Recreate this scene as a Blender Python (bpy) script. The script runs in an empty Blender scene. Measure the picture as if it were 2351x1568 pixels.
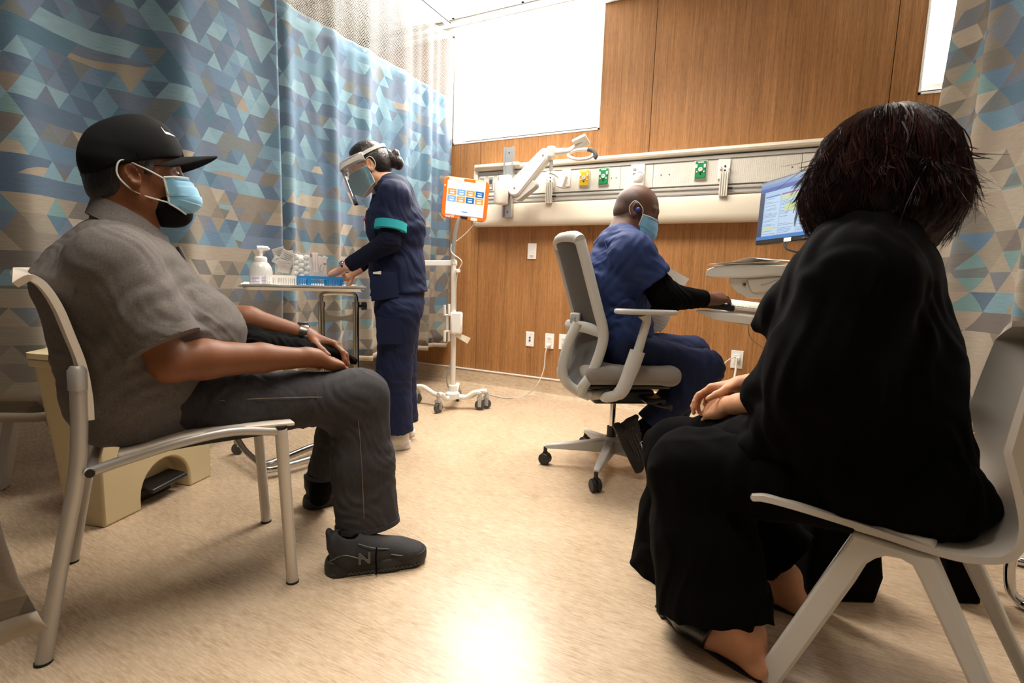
import bpy, bmesh, math, random
import numpy as np
from mathutils import Vector, Matrix

scene = bpy.context.scene
COL = scene.collection
rng = random.Random(7)

# ------------------------------------------------------------------ camera
EYE_H = 0.92
FOC = 1166.0                      # focal length in pixels of the 2351 px wide frame
YAW, PITCH, ROLL = .46685, .12042, .03368
_f = np.array([-math.sin(YAW) * math.cos(PITCH), math.cos(YAW) * math.cos(PITCH), -math.sin(PITCH)])
_r0 = np.array([math.cos(YAW), math.sin(YAW), 0.0])
_u0 = np.cross(_r0, _f)
CR = _r0 * math.cos(ROLL) + _u0 * math.sin(ROLL)
CU = -_r0 * math.sin(ROLL) + _u0 * math.cos(ROLL)
EYE = np.array([0, 0, EYE_H])
cam_d = bpy.data.cameras.new('camera')
cam = bpy.data.objects.new('camera', cam_d)
COL.objects.link(cam)
cam_d.sensor_fit = 'HORIZONTAL'
cam_d.sensor_width = 36.0
cam_d.lens = FOC / 2351 * 36.0
cam_d.clip_start = 0.02
_m = Matrix(((CR[0], CU[0], -_f[0], 0), (CR[1], CU[1], -_f[1], 0), (CR[2], CU[2], -_f[2], EYE_H), (0, 0, 0, 1)))
cam.matrix_world = _m
cam_d.dof.use_dof = True
cam_d.dof.focus_distance = 1.9
cam_d.dof.aperture_fstop = 5.0
scene.camera = cam

# ------------------------------------------------------------------ exposure, world, large lights
scene.view_settings.view_transform = 'Standard'
scene.view_settings.look = 'None'
scene.view_settings.gamma = 1.0
scene.view_settings.use_curve_mapping = False
scene.view_settings.exposure = 1.33
world = bpy.data.worlds.new('clinic_air')
scene.world = world
world.use_nodes = True
world.node_tree.nodes['Background'].inputs['Color'].default_value = (1.0, .93, .85, 1)
world.node_tree.nodes['Background'].inputs['Strength'].default_value = 0.026
SHADE_EMIT = 8.5                  # daylight on the window roller shades


def area_light(name, loc, size, sizey, power, color, rot=(0, 0, 0), spread=180):
    d = bpy.data.lights.new(name, 'AREA')
    d.shape = 'RECTANGLE'
    d.size, d.size_y, d.energy, d.color = size, sizey, power, color
    d.spread = math.radians(spread)
    o = bpy.data.objects.new(name, d)
    o.location = loc
    o.rotation_euler = rot
    COL.objects.link(o)
    return o


# ------------------------------------------------------------------ bearings measured on site: direction of a sight line, and where it meets a known plane
def ray(px, py):
    return _f + CR * ((px - 1175.5) / FOC) - CU * ((py - 784) / FOC)


def onz(px, py, z):
    d = ray(px, py)
    return EYE + d * ((z - EYE_H) / d[2])


def ony(px, py, y):
    d = ray(px, py)
    return EYE + d * (y / d[1])


def onx(px, py, x):
    d = ray(px, py)
    return EYE + d * (x / d[0])


class Plane:
    """A vertical plane through p0 with horizontal normal n; offsets go along n."""

    def __init__(self, p0, n):
        self.p = np.array([p0[0], p0[1], 0.0])
        self.n = np.array([n[0], n[1], 0.0]) / math.hypot(n[0], n[1])

    def __call__(self, px, py, off=0.0):
        d = ray(px, py)
        t = np.dot(self.n, self.p + self.n * off - EYE) / np.dot(self.n, d)
        return EYE + d * t

    def mpp(self, px, py, off=0.0):
        return float(np.dot(self(px, py, off) - EYE, _f)) / FOC


# ------------------------------------------------------------------ materials
def srgb(r, g, b):
    def c(v):
        v /= 255.0
        return v / 12.92 if v <= .04045 else ((v + .055) / 1.055) ** 2.4
    return (c(r), c(g), c(b), 1.0)


def mat(name, rgb, rough=.5, metal=0.0, bump=None, var=None, spec=.5, coat=0, emit=None, sheen=0, sss=0):
    """bump=(scale, strength, stretch xyz) noise relief; var=(scale, amount, stretch) colour mottling."""
    m = bpy.data.materials.new(name)
    m.use_nodes = True
    nt = m.node_tree
    b = nt.nodes['Principled BSDF']
    col = srgb(*rgb)
    b.inputs['Base Color'].default_value = col
    b.inputs['Roughness'].default_value = rough
    b.inputs['Metallic'].default_value = metal
    b.inputs['Specular IOR Level'].default_value = spec
    b.inputs['Coat Weight'].default_value = coat
    if sheen:
        b.inputs['Sheen Weight'].default_value = sheen
        b.inputs['Sheen Roughness'].default_value = .6
    if sss:
        b.inputs['Subsurface Weight'].default_value = sss
        b.inputs['Subsurface Radius'].default_value = (.012, .005, .003)
    if emit:
        b.inputs['Emission Color'].default_value = srgb(*emit[0])
        b.inputs['Emission Strength'].default_value = emit[1]

    def coords(stretch):
        tc = nt.nodes.new('ShaderNodeTexCoord')
        mp = nt.nodes.new('ShaderNodeMapping')
        mp.inputs['Scale'].default_value = stretch
        nt.links.new(tc.outputs['Object'], mp.inputs['Vector'])
        return mp.outputs['Vector']
    if var:
        n = nt.nodes.new('ShaderNodeTexNoise')
        n.inputs['Scale'].default_value = var[0]
        n.inputs['Detail'].default_value = 4
        nt.links.new(coords(var[2] if len(var) > 2 else (1, 1, 1)), n.inputs['Vector'])
        mx = nt.nodes.new('ShaderNodeMix')
        mx.data_type = 'RGBA'
        a = var[1]
        mx.inputs['A'].default_value = tuple(c * (1 - a) for c in col[:3]) + (1,)
        mx.inputs['B'].default_value = tuple(min(1, c * (1 + a)) for c in col[:3]) + (1,)
        nt.links.new(n.outputs['Fac'], mx.inputs['Factor'])
        nt.links.new(mx.outputs['Result'], b.inputs['Base Color'])
    if bump:
        n = nt.nodes.new('ShaderNodeTexNoise')
        n.inputs['Scale'].default_value = bump[0]
        n.inputs['Detail'].default_value = 3
        nt.links.new(coords(bump[2] if len(bump) > 2 else (1, 1, 1)), n.inputs['Vector'])
        bp = nt.nodes.new('ShaderNodeBump')
        bp.inputs['Strength'].default_value = bump[1]
        bp.inputs['Distance'].default_value = bump[3] if len(bump) > 3 else .002
        nt.links.new(n.outputs['Fac'], bp.inputs['Height'])
        nt.links.new(bp.outputs['Normal'], b.inputs['Normal'])
    return m


class NT:
    """Tiny helper for building shader node graphs."""

    def __init__(self, name):
        self.m = bpy.data.materials.new(name)
        self.m.use_nodes = True
        self.t = self.m.node_tree
        self.b = self.t.nodes['Principled BSDF']

    def n(self, kind, **kw):
        nd = self.t.nodes.new(kind)
        for k, v in kw.items():
            setattr(nd, k, v)
        return nd

    def put(self, sock, v):
        if hasattr(v, 'links') or isinstance(v, bpy.types.NodeSocket):
            self.t.links.new(v, sock)
        else:
            sock.default_value = v

    def math(self, op, a, b=0.0, c=0.0):
        nd = self.n('ShaderNodeMath', operation=op)
        self.put(nd.inputs[0], a)
        self.put(nd.inputs[1], b)
        self.put(nd.inputs[2], c)
        return nd.outputs[0]

    def mix(self, f, a, b, blend='MIX'):
        nd = self.n('ShaderNodeMix', data_type='RGBA', blend_type=blend)
        self.put(nd.inputs['Factor'], f)
        self.put(nd.inputs['A'], a)
        self.put(nd.inputs['B'], b)
        return nd.outputs['Result']

    def noise(self, vec, scale, detail=2.0, rough=.5):
        nd = self.n('ShaderNodeTexNoise')
        self.put(nd.inputs['Vector'], vec)
        nd.inputs['Scale'].default_value = scale
        nd.inputs['Detail'].default_value = detail
        nd.inputs['Roughness'].default_value = rough
        return nd.outputs['Fac']

    def comb(self, x, y, z=0.0):
        nd = self.n('ShaderNodeCombineXYZ')
        self.put(nd.inputs[0], x)
        self.put(nd.inputs[1], y)
        self.put(nd.inputs[2], z)
        return nd.outputs[0]

    def ramp(self, f, stops, interp='LINEAR'):
        nd = self.n('ShaderNodeValToRGB')
        cr = nd.color_ramp
        cr.interpolation = interp
        while len(cr.elements) < len(stops):
            cr.elements.new(0.5)
        for e, (p, c) in zip(cr.elements, stops):
            e.position = p
            e.color = c
        self.put(nd.inputs[0], f)
        return nd.outputs[0]

    def bump(self, h, strength, dist=.002):
        nd = self.n('ShaderNodeBump')
        nd.inputs['Strength'].default_value = strength
        nd.inputs['Distance'].default_value = dist
        self.put(nd.inputs['Height'], h)
        self.t.links.new(nd.outputs['Normal'], self.b.inputs['Normal'])


# ------------------------------------------------------------------ objects
def tag(o, label=None, cat=None, group=None, kind=None):
    if label:
        o['label'] = label
    if cat:
        o['category'] = cat
    if group:
        o['group'] = group
    if kind:
        o['kind'] = kind
    return o


def thing(name, label, cat, loc=(0, 0, 0), rz=0.0, group=None):
    o = bpy.data.objects.new(name, None)
    o.empty_display_size = .05
    COL.objects.link(o)
    o.location = loc
    o.rotation_euler = (0, 0, rz)
    return tag(o, label, cat, group)


def link_mesh(name, me, m, parent=None, local=False):
    """Links a mesh; unless local, its vertices are world coordinates and are moved into the parent's frame."""
    if m is not None and not me.materials:
        me.materials.append(m)
    o = bpy.data.objects.new(name, me)
    COL.objects.link(o)
    if parent is not None:
        o.parent = parent
        if not local:
            mw = Matrix.Identity(4)
            p, chain = parent, []
            while p is not None:
                chain.append(Matrix.LocRotScale(p.location, p.rotation_euler, p.scale))
                p = p.parent
            for k in reversed(chain):
                mw = mw @ k
            me.transform(mw.inverted())
    return o


def copy_tree(o, parent=None):
    c = o.copy()
    COL.objects.link(c)
    if parent is not None:
        c.parent = parent
    for ch in list(o.children):
        copy_tree(ch, c)
    return c


def np3(v):
    return np.array([float(v[0]), float(v[1]), float(v[2])])


def unit(v):
    v = np.asarray(v, float)
    return v / (np.linalg.norm(v) + 1e-12)


class MB:
    """Collects shapes into one mesh."""

    def __init__(self, M=None):
        self.v, self.f, self.M, self.sm = [], [], M, []

    def add(self, vs, fs, smooth=False):
        n = len(self.v)
        if self.M is not None:
            vs = [tuple(self.M @ Vector(p)) for p in vs]
        self.v += [tuple(map(float, p)) for p in vs]
        self.f += [tuple(i + n for i in f) for f in fs]
        self.sm += [smooth] * len(fs)
        return self

    def box(self, c, s, R=None):
        hx, hy, hz = s[0] / 2, s[1] / 2, s[2] / 2
        vs = [Vector((x * hx, y * hy, z * hz)) for x in (-1, 1) for y in (-1, 1) for z in (-1, 1)]
        if R is not None:
            vs = [R @ v for v in vs]
        vs = [v + Vector(c) for v in vs]
        return self.add(vs, [(0, 1, 3, 2), (4, 6, 7, 5), (0, 4, 5, 1), (2, 3, 7, 6), (0, 2, 6, 4), (1, 5, 7, 3)])

    def hexa(self, vs):
        """8 corners ordered bottom ring then top ring."""
        return self.add(vs, [(3, 2, 1, 0), (4, 5, 6, 7), (0, 1, 5, 4), (1, 2, 6, 5), (2, 3, 7, 6), (3, 0, 4, 7)])

    def tube(self, pts, r, n=12, closed=False, flat=None, caps=True):
        """Tube along points; r scalar or list. flat=(axis, factor) squashes the section."""
        pts = [np3(p) for p in pts]
        N = len(pts)
        rs = [r] * N if np.isscalar(r) else list(r)
        vs, prev = [], None
        for i in range(N):
            if closed:
                t = unit(pts[(i + 1) % N] - pts[i - 1])
            else:
                t = unit(pts[min(i + 1, N - 1)] - pts[max(i - 1, 0)])
            if prev is None:
                a = np.array([0, 0, 1.0]) if abs(t[2]) < .9 else np.array([1.0, 0, 0])
            else:
                a = prev
            x = unit(a - t * np.dot(a, t))
            prev = x
            y = np.cross(t, x)
            for k in range(n):
                an = 2 * math.pi * k / n
                o = (x * math.cos(an) + y * math.sin(an)) * rs[i]
                if flat is not None:
                    ax = np.asarray(flat[0], float)
                    o = o + ax * np.dot(o, ax) * (flat[1] - 1)
                vs.append(pts[i] + o)
        fs = []
        for i in range(N if closed else N - 1):
            j = (i + 1) % N
            for k in range(n):
                k2 = (k + 1) % n
                fs.append((i * n + k, i * n + k2, j * n + k2, j * n + k))
        if not closed and caps:
            fs.append(tuple(range(n - 1, -1, -1)))
            fs.append(tuple((N - 1) * n + k for k in range(n)))
        return self.add(vs, fs, True)

    def lathe(self, prof, c=(0, 0, 0), n=24, axis=None):
        """Revolves (radius, height) pairs about the vertical (or axis matrix)."""
        vs = []
        for r, h in prof:
            for k in range(n):
                a = 2 * math.pi * k / n
                p = Vector((r * math.cos(a), r * math.sin(a), h))
                if axis is not None:
                    p = axis @ p
                vs.append(p + Vector(c))
        fs = []
        for i in range(len(prof) - 1):
            for k in range(n):
                k2 = (k + 1) % n
                fs.append((i * n + k, i * n + k2, (i + 1) * n + k2, (i + 1) * n + k))
        fs.append(tuple(range(n - 1, -1, -1)))
        fs.append(tuple((len(prof) - 1) * n + k for k in range(n)))
        return self.add(vs, fs, True)

    def prism(self, poly, d, back=False):
        """Polygon of 3-D points extruded by vector d."""
        d = np.asarray(d, float)
        a = [np3(p) for p in poly]
        b = [p + d for p in a]
        n = len(a)
        fs = [tuple(range(n - 1, -1, -1)), tuple(range(n, 2 * n))]
        fs += [(i, (i + 1) % n, n + (i + 1) % n, n + i) for i in range(n)]
        return self.add(a + b, fs)

    def grid(self, fn, nu, nv, thick=0.0, smooth=True):
        """Sheet from fn(u, v) -> point; with thickness it becomes a closed shell."""
        P = np.array([[np3(fn(i / (nu - 1), j / (nv - 1))) for j in range(nv)] for i in range(nu)])
        du = np.gradient(P, axis=0)
        dv = np.gradient(P, axis=1)
        N = np.cross(du, dv)
        N /= np.linalg.norm(N, axis=2, keepdims=True) + 1e-12
        idx = lambda i, j: i * nv + j
        top = [(idx(i, j), idx(i + 1, j), idx(i + 1, j + 1), idx(i, j + 1)) for i in range(nu - 1) for j in range(nv - 1)]
        if thick == 0:
            return self.add(list(P.reshape(-1, 3)), top, smooth)
        A = (P + N * thick / 2).reshape(-1, 3)
        B = (P - N * thick / 2).reshape(-1, 3)
        o = len(A)
        fs = top + [tuple(o + k for k in reversed(f)) for f in top]
        ring = [idx(i, 0) for i in range(nu)] + [idx(nu - 1, j) for j in range(1, nv)] + [idx(i, nv - 1) for i in range(nu - 2, -1, -1)] + [idx(0, j) for j in range(nv - 2, 0, -1)]
        for k in range(len(ring)):
            a, b = ring[k], ring[(k + 1) % len(ring)]
            fs.append((b, a, o + a, o + b))
        return self.add(list(A) + list(B), fs, smooth)

    def build(self, name, m, parent=None, bevel=0.0, smooth=None, local=False, seg=2, angle=35):
        me = bpy.data.meshes.new(name)
        me.from_pydata(self.v, [], self.f)
        me.update()
        bm = bmesh.new()
        bm.from_mesh(me)
        bmesh.ops.recalc_face_normals(bm, faces=bm.faces)
        bm.to_mesh(me)
        bm.free()
        me.polygons.foreach_set('use_smooth', [True] * len(me.polygons))
        try:
            me.set_sharp_from_angle(angle=math.radians(angle))
        except Exception:
            pass
        o = link_mesh(name, me, m, parent, local)
        if bevel > 0:
            md = o.modifiers.new('bevel', 'BEVEL')
            md.width = bevel
            md.segments = seg
            md.limit_method = 'ANGLE'
            md.angle_limit = math.radians(50)
            md.harden_normals = False
        return o


def curve_pts(pts, n=8):
    """Catmull-Rom through points."""
    P = [np3(p) for p in pts]
    if len(P) < 3:
        return P
    P = [2 * P[0] - P[1]] + P + [2 * P[-1] - P[-2]]
    out = []
    for i in range(1, len(P) - 2):
        for k in range(n):
            t = k / n
            a, b, c, d = P[i - 1], P[i], P[i + 1], P[i + 2]
            out.append(.5 * ((2 * b) + (c - a) * t + (2 * a - 5 * b + 4 * c - d) * t * t + (3 * b - a - 3 * c + d) * t ** 3))
    out.append(P[-2])
    return out


def text_mesh(name, s, size, M, m, parent, depth=.0004, align='CENTER', weight=0.0):
    """Lettering as real geometry on a surface given by matrix M (x right, y up, z out)."""
    cu = bpy.data.curves.new(name, 'FONT')
    cu.body = s
    cu.size = size
    cu.align_x = align
    cu.align_y = 'CENTER'
    cu.extrude = depth
    cu.offset = weight
    cu.resolution_u = 2
    t = bpy.data.objects.new(name, cu)
    COL.objects.link(t)
    dg = bpy.context.evaluated_depsgraph_get()
    dg.update()
    me = bpy.data.meshes.new_from_object(t.evaluated_get(dg))
    bpy.data.objects.remove(t)
    bpy.data.curves.remove(cu)
    me.transform(M)
    me.materials.clear()
    return link_mesh(name, me, m, parent)


def frame(o, x, y=None, z=None):
    """Matrix with origin o and axes x, y, z."""
    x = unit(x)
    if z is None:
        z = unit(np.cross(x, y))
    else:
        z = unit(z)
    y = np.cross(z, x)
    M = Matrix.Identity(4)
    for i in range(3):
        M[i][0], M[i][1], M[i][2], M[i][3] = x[i], y[i], z[i], o[i]
    return M


# ------------------------------------------------------------------ smooth solids: signed distance shapes turned into one skin
def cone(a, b, ra, rb=None, k=.02, wide=None, flat_b=False, flat_a=False, sub=False):
    return dict(t='c', a=np3(a), b=np3(b), ra=ra, rb=ra if rb is None else rb, k=k, wide=wide, fb=flat_b, fa=flat_a, sub=sub)


def ell(c, r, axes=None, k=.02, sub=False):
    A = np.eye(3) if axes is None else np.array([unit(x) for x in axes])
    return dict(t='e', c=np3(c), r=np.array(r, float), A=A, k=k, sub=sub)


def rbox(c, h, axes=None, rr=.01, k=.01, sub=False):
    A = np.eye(3) if axes is None else np.array([unit(x) for x in axes])
    return dict(t='b', c=np3(c), r=np.array(h, float), A=A, rr=rr, k=k, sub=sub)


def cut(p, n, k=.004):
    """Removes what lies on the side n points to."""
    return dict(t='p', c=np3(p), n=unit(n), k=k, sub=False)


def prim_d(q, P):
    if q['t'] == 'c':
        a, b = q['a'], q['b']
        ab = b - a
        L2 = float(ab @ ab) + 1e-12
        v = P - a
        t = np.clip(v @ ab / L2, 0, 1)
        w = v - t[:, None] * ab
        if q['wide'] is not None:
            ax, s = q['wide']
            ax = unit(ax)
            w = w + np.outer(w @ ax, ax) * (1 / s - 1)
        d = np.sqrt((w * w).sum(1)) - (q['ra'] + (q['rb'] - q['ra']) * t)
        if q['fb']:
            d = np.maximum(d, (P - b) @ unit(ab))
        if q['fa']:
            d = np.maximum(d, (a - P) @ unit(ab))
        return d
    if q['t'] == 'e':
        L = (P - q['c']) @ q['A'].T
        k0 = np.sqrt(((L / q['r']) ** 2).sum(1))
        k1 = np.sqrt(((L / q['r'] ** 2) ** 2).sum(1)) + 1e-9
        return k0 * (k0 - 1) / k1
    if q['t'] == 'b':
        L = np.abs((P - q['c']) @ q['A'].T) - (q['r'] - q['rr'])
        return np.sqrt((np.maximum(L, 0) ** 2).sum(1)) + np.minimum(L.max(1), 0) - q['rr']
    return (P - q['c']) @ q['n']


def prim_box(q):
    if q['t'] == 'c':
        m = max(q['ra'], q['rb']) * (max(1, q['wide'][1]) if q['wide'] is not None else 1)
        return np.minimum(q['a'], q['b']) - m, np.maximum(q['a'], q['b']) + m
    if q['t'] in 'eb':
        m = np.abs(q['A']).T @ q['r']
        return q['c'] - m, q['c'] + m
    return None


def field(prims, P, dist=None, lim=None):
    d = np.full(len(P), 9.0)
    for i, q in enumerate(prims):
        if dist is not None:
            sel = np.nonzero(dist[i] < lim)[0]
            if not len(sel):
                continue
        else:
            sel = slice(None)
        e = prim_d(q, P[sel])
        o = d[sel]
        k = q['k']
        if q['t'] == 'p':
            h = np.maximum(k - np.abs(o - e), 0) / k
            d[sel] = np.maximum(o, e) + h * h * k * .25
        elif q['sub']:
            h = np.maximum(k - np.abs(o + e), 0) / k
            d[sel] = np.maximum(o, -e) + h * h * k * .25
        else:
            h = np.maximum(k - np.abs(o - e), 0) / k
            d[sel] = np.minimum(o, e) - h * h * k * .25
    return d


def skin_mesh(name, prims, step, disp=None, m=None, parent=None, relax=1, marg=.02):
    los, his = zip(*[b for b in map(prim_box, [q for q in prims if not q['sub']]) if b is not None])
    lo = np.min(los, 0) - marg - step * 2
    hi = np.max(his, 0) + marg + step * 2
    B = 8
    nb = np.ceil((hi - lo) / (step * B)).astype(int)
    bi = np.stack(np.meshgrid(*[np.arange(k) for k in nb], indexing='ij'), -1).reshape(-1, 3)
    cen = lo + (bi + .5) * step * B
    hd = step * B * math.sqrt(3) / 2
    d = field(prims, cen)
    keep = np.abs(d) < hd * 1.7 + .03
    bi, cen = bi[keep], cen[keep]
    near = [prim_d(q, cen) if q['t'] != 'p' else np.zeros(len(cen)) for q in prims]
    dk = d[keep]
    g = np.arange(B + 1)
    loc = np.stack(np.meshgrid(g, g, g, indexing='ij'), -1).reshape(-1, 3)
    V = np.empty((len(bi), (B + 1) ** 3), np.float32)
    CH = 300
    for s in range(0, len(bi), CH):
        b = bi[s:s + CH]
        P = (lo + (b[:, None, :] * B + loc[None]) * step).reshape(-1, 3)
        rel = [np.repeat(nn[s:s + CH] - np.maximum(dk[s:s + CH], -.03), len(loc)) if not q['sub'] else np.repeat(np.abs(nn[s:s + CH]) * 0 + np.maximum(nn[s:s + CH], 0), len(loc)) for q, nn in zip(prims, near)]
        # a shape far away from a block cannot shape its surface
        rr = []
        for q, x in zip(prims, rel):
            rr.append(x - q['k'])
        D = field(prims, P, rr, hd * 2.2 + .01)
        if disp is not None:
            D = D + disp(P)
        V[s:s + CH] = D.reshape(len(b), -1)
    V = V.reshape(-1, B + 1, B + 1, B + 1)
    ins = V < 0
    c8 = [(i, j, k) for i in (0, 1) for j in (0, 1) for k in (0, 1)]
    cnt = sum(ins[:, i:i + B, j:j + B, k:k + B].astype(np.int8) for i, j, k in c8)
    act = np.argwhere((cnt > 0) & (cnt < 8))
    vals = np.stack([V[act[:, 0], act[:, 1] + i, act[:, 2] + j, act[:, 3] + k] for i, j, k in c8], 1)
    cell = bi[act[:, 0]] * B + act[:, 1:]
    S = np.zeros((len(act), 3))
    C = np.zeros(len(act))
    c8a = np.array(c8, float)
    for x in range(8):
        for y in range(x + 1, 8):
            if abs(c8a[x] - c8a[y]).sum() != 1:
                continue
            va, vb = vals[:, x], vals[:, y]
            cr = (va < 0) != (vb < 0)
            t = np.where(cr, va / np.where(cr, va - vb, 1), 0)
            S += np.where(cr[:, None], c8a[x] + t[:, None] * (c8a[y] - c8a[x]), 0)
            C += cr
    pos = lo + (cell + S / C[:, None]) * step
    dim = nb * B + 2
    cid = (cell[:, 0] * dim[1] + cell[:, 1]) * dim[2] + cell[:, 2]
    order = np.argsort(cid)
    sid = cid[order]
    off = [dim[1] * dim[2], dim[2], 1]
    quads = []
    for ax, cn in ((0, 4), (1, 2), (2, 1)):
        sel = np.nonzero((vals[:, 0] < 0) != (vals[:, cn] < 0))[0]
        b, c = [(1, 2), (2, 0), (0, 1)][ax]
        ids = np.stack([cid[sel], cid[sel] - off[b], cid[sel] - off[b] - off[c], cid[sel] - off[c]], 1)
        p = np.clip(np.searchsorted(sid, ids), 0, len(sid) - 1)
        ok = (sid[p] == ids).all(1)
        q = order[p][ok]
        fl = vals[sel, 0][ok] < 0
        q[~fl] = q[~fl][:, ::-1]
        quads.append(q)
    Q = np.concatenate(quads)
    for _ in range(relax):
        acc = np.zeros_like(pos)
        n = np.zeros(len(pos))
        for x in range(4):
            y = (x + 1) % 4
            np.add.at(acc, Q[:, x], pos[Q[:, y]])
            np.add.at(acc, Q[:, y], pos[Q[:, x]])
            np.add.at(n, Q[:, x], 1)
            np.add.at(n, Q[:, y], 1)
        pos = pos * .5 + acc / np.maximum(n, 1)[:, None] * .5
    me = bpy.data.meshes.new(name)
    me.vertices.add(len(pos))
    me.vertices.foreach_set('co', pos.astype(np.float32).ravel())
    me.loops.add(len(Q) * 4)
    me.loops.foreach_set('vertex_index', Q.astype(np.int32).ravel())
    me.polygons.add(len(Q))
    me.polygons.foreach_set('loop_start', np.arange(0, len(Q) * 4, 4, dtype=np.int32))
    me.update(calc_edges=True)
    me.validate()
    me.polygons.foreach_set('use_smooth', [True] * len(me.polygons))
    return link_mesh(name, me, m, parent)


def folds(dirs, amp):
    """Cloth folds: warped sine ridges. dirs: list of (direction, wavelength, strength[, centre, radius])."""
    def fn(P):
        w = .02 * np.sin(P @ np.array([23., 11., -17.])) + .015 * np.sin(P @ np.array([-13., 29., 19.]))
        out = np.zeros(len(P))
        for q in dirs:
            d, lam, s = q[:3]
            x = (P @ unit(d) + w) * 2 * math.pi / lam
            v = .6 * np.sin(x) + .7 * (1 - 2 * np.abs(np.sin(x / 2 + .6))) + .4 * np.sin((P @ unit(d) * 1.7 + w * 1.6) * 2 * math.pi / lam + 1.3)
            if len(q) > 3:
                r2 = ((P - q[3]) ** 2).sum(1)
                s = s * np.exp(-r2 / (q[4] ** 2))
            out += v * s
        return out * amp
    return fn
# ------------------------------------------------------------------ materials of the room
WALL_Y = 3.75
CEIL_Z = 2.95


def wood_material():
    g = NT('wood_veneer')
    tc = g.n('ShaderNodeTexCoord')
    mp = g.n('ShaderNodeMapping')
    g.t.links.new(tc.outputs['Object'], mp.inputs['Vector'])
    mp.inputs['Scale'].default_value = (1, 1, .02)
    v = mp.outputs['Vector']
    a = g.noise(v, 10, 3, .6)
    b = g.noise(v, 105, 5, .75)
    c = g.noise(v, 380, 3, .7)
    mp2 = g.n('ShaderNodeMapping')
    g.t.links.new(tc.outputs['Object'], mp2.inputs['Vector'])
    mp2.inputs['Scale'].default_value = (1, 1, .05)
    fine = g.noise(mp2.outputs['Vector'], 420, 2, .6)
    h = g.math('ADD', g.math('MULTIPLY', a, .24), g.math('MULTIPLY', b, .46))
    h = g.math('ADD', h, g.math('MULTIPLY', c, .30))
    col = g.ramp(h, [(.34, srgb(110, 75, 43)), (.46, srgb(152, 106, 63)), (.56, srgb(176, 126, 78)), (.68, srgb(198, 149, 99))])
    dark = g.ramp(fine, [(.34, (.55, .5, .45, 1)), (.5, (1, 1, 1, 1))])
    col = g.mix(.55, col, g.mix(1.0, col, dark, 'MULTIPLY'))
    g.t.links.new(col, g.b.inputs['Base Color'])
    g.b.inputs['Roughness'].default_value = .42
    g.b.inputs['Specular IOR Level'].default_value = .35
    g.bump(fine, .12, .0008)
    return g.m


def floor_material(name='vinyl_floor'):
    g = NT(name)
    tc = g.n('ShaderNodeTexCoord')
    mp = g.n('ShaderNodeMapping')
    g.t.links.new(tc.outputs['Object'], mp.inputs['Vector'])
    mp.inputs['Scale'].default_value = (.11, 1, 1)
    v = mp.outputs['Vector']
    wob = g.noise(tc.outputs['Object'], 9, 2)
    a = g.noise(v, 215, 4, .75)
    b = g.noise(v, 50, 3, .6)
    cl = g.noise(tc.outputs['Object'], 2.2, 2)
    h = g.math('ADD', g.math('MULTIPLY', a, .65), g.math('MULTIPLY', b, .25))
    h = g.math('ADD', h, g.math('MULTIPLY', wob, .10))
    col = g.ramp(h, [(.36, srgb(132, 109, 85)), (.44, srgb(180, 156, 128)), (.53, srgb(198, 175, 148)), (.66, srgb(212, 193, 168))])
    col = g.mix(.22, col, g.ramp(cl, [(.3, srgb(184, 156, 124)), (.7, srgb(214, 192, 162))]))
    g.t.links.new(col, g.b.inputs['Base Color'])
    g.put(g.b.inputs['Roughness'], g.math('ADD', .21, g.math('MULTIPLY', a, .12)))
    g.b.inputs['Specular IOR Level'].default_value = .5
    g.bump(a, .05, .0006)
    return g.m


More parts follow.
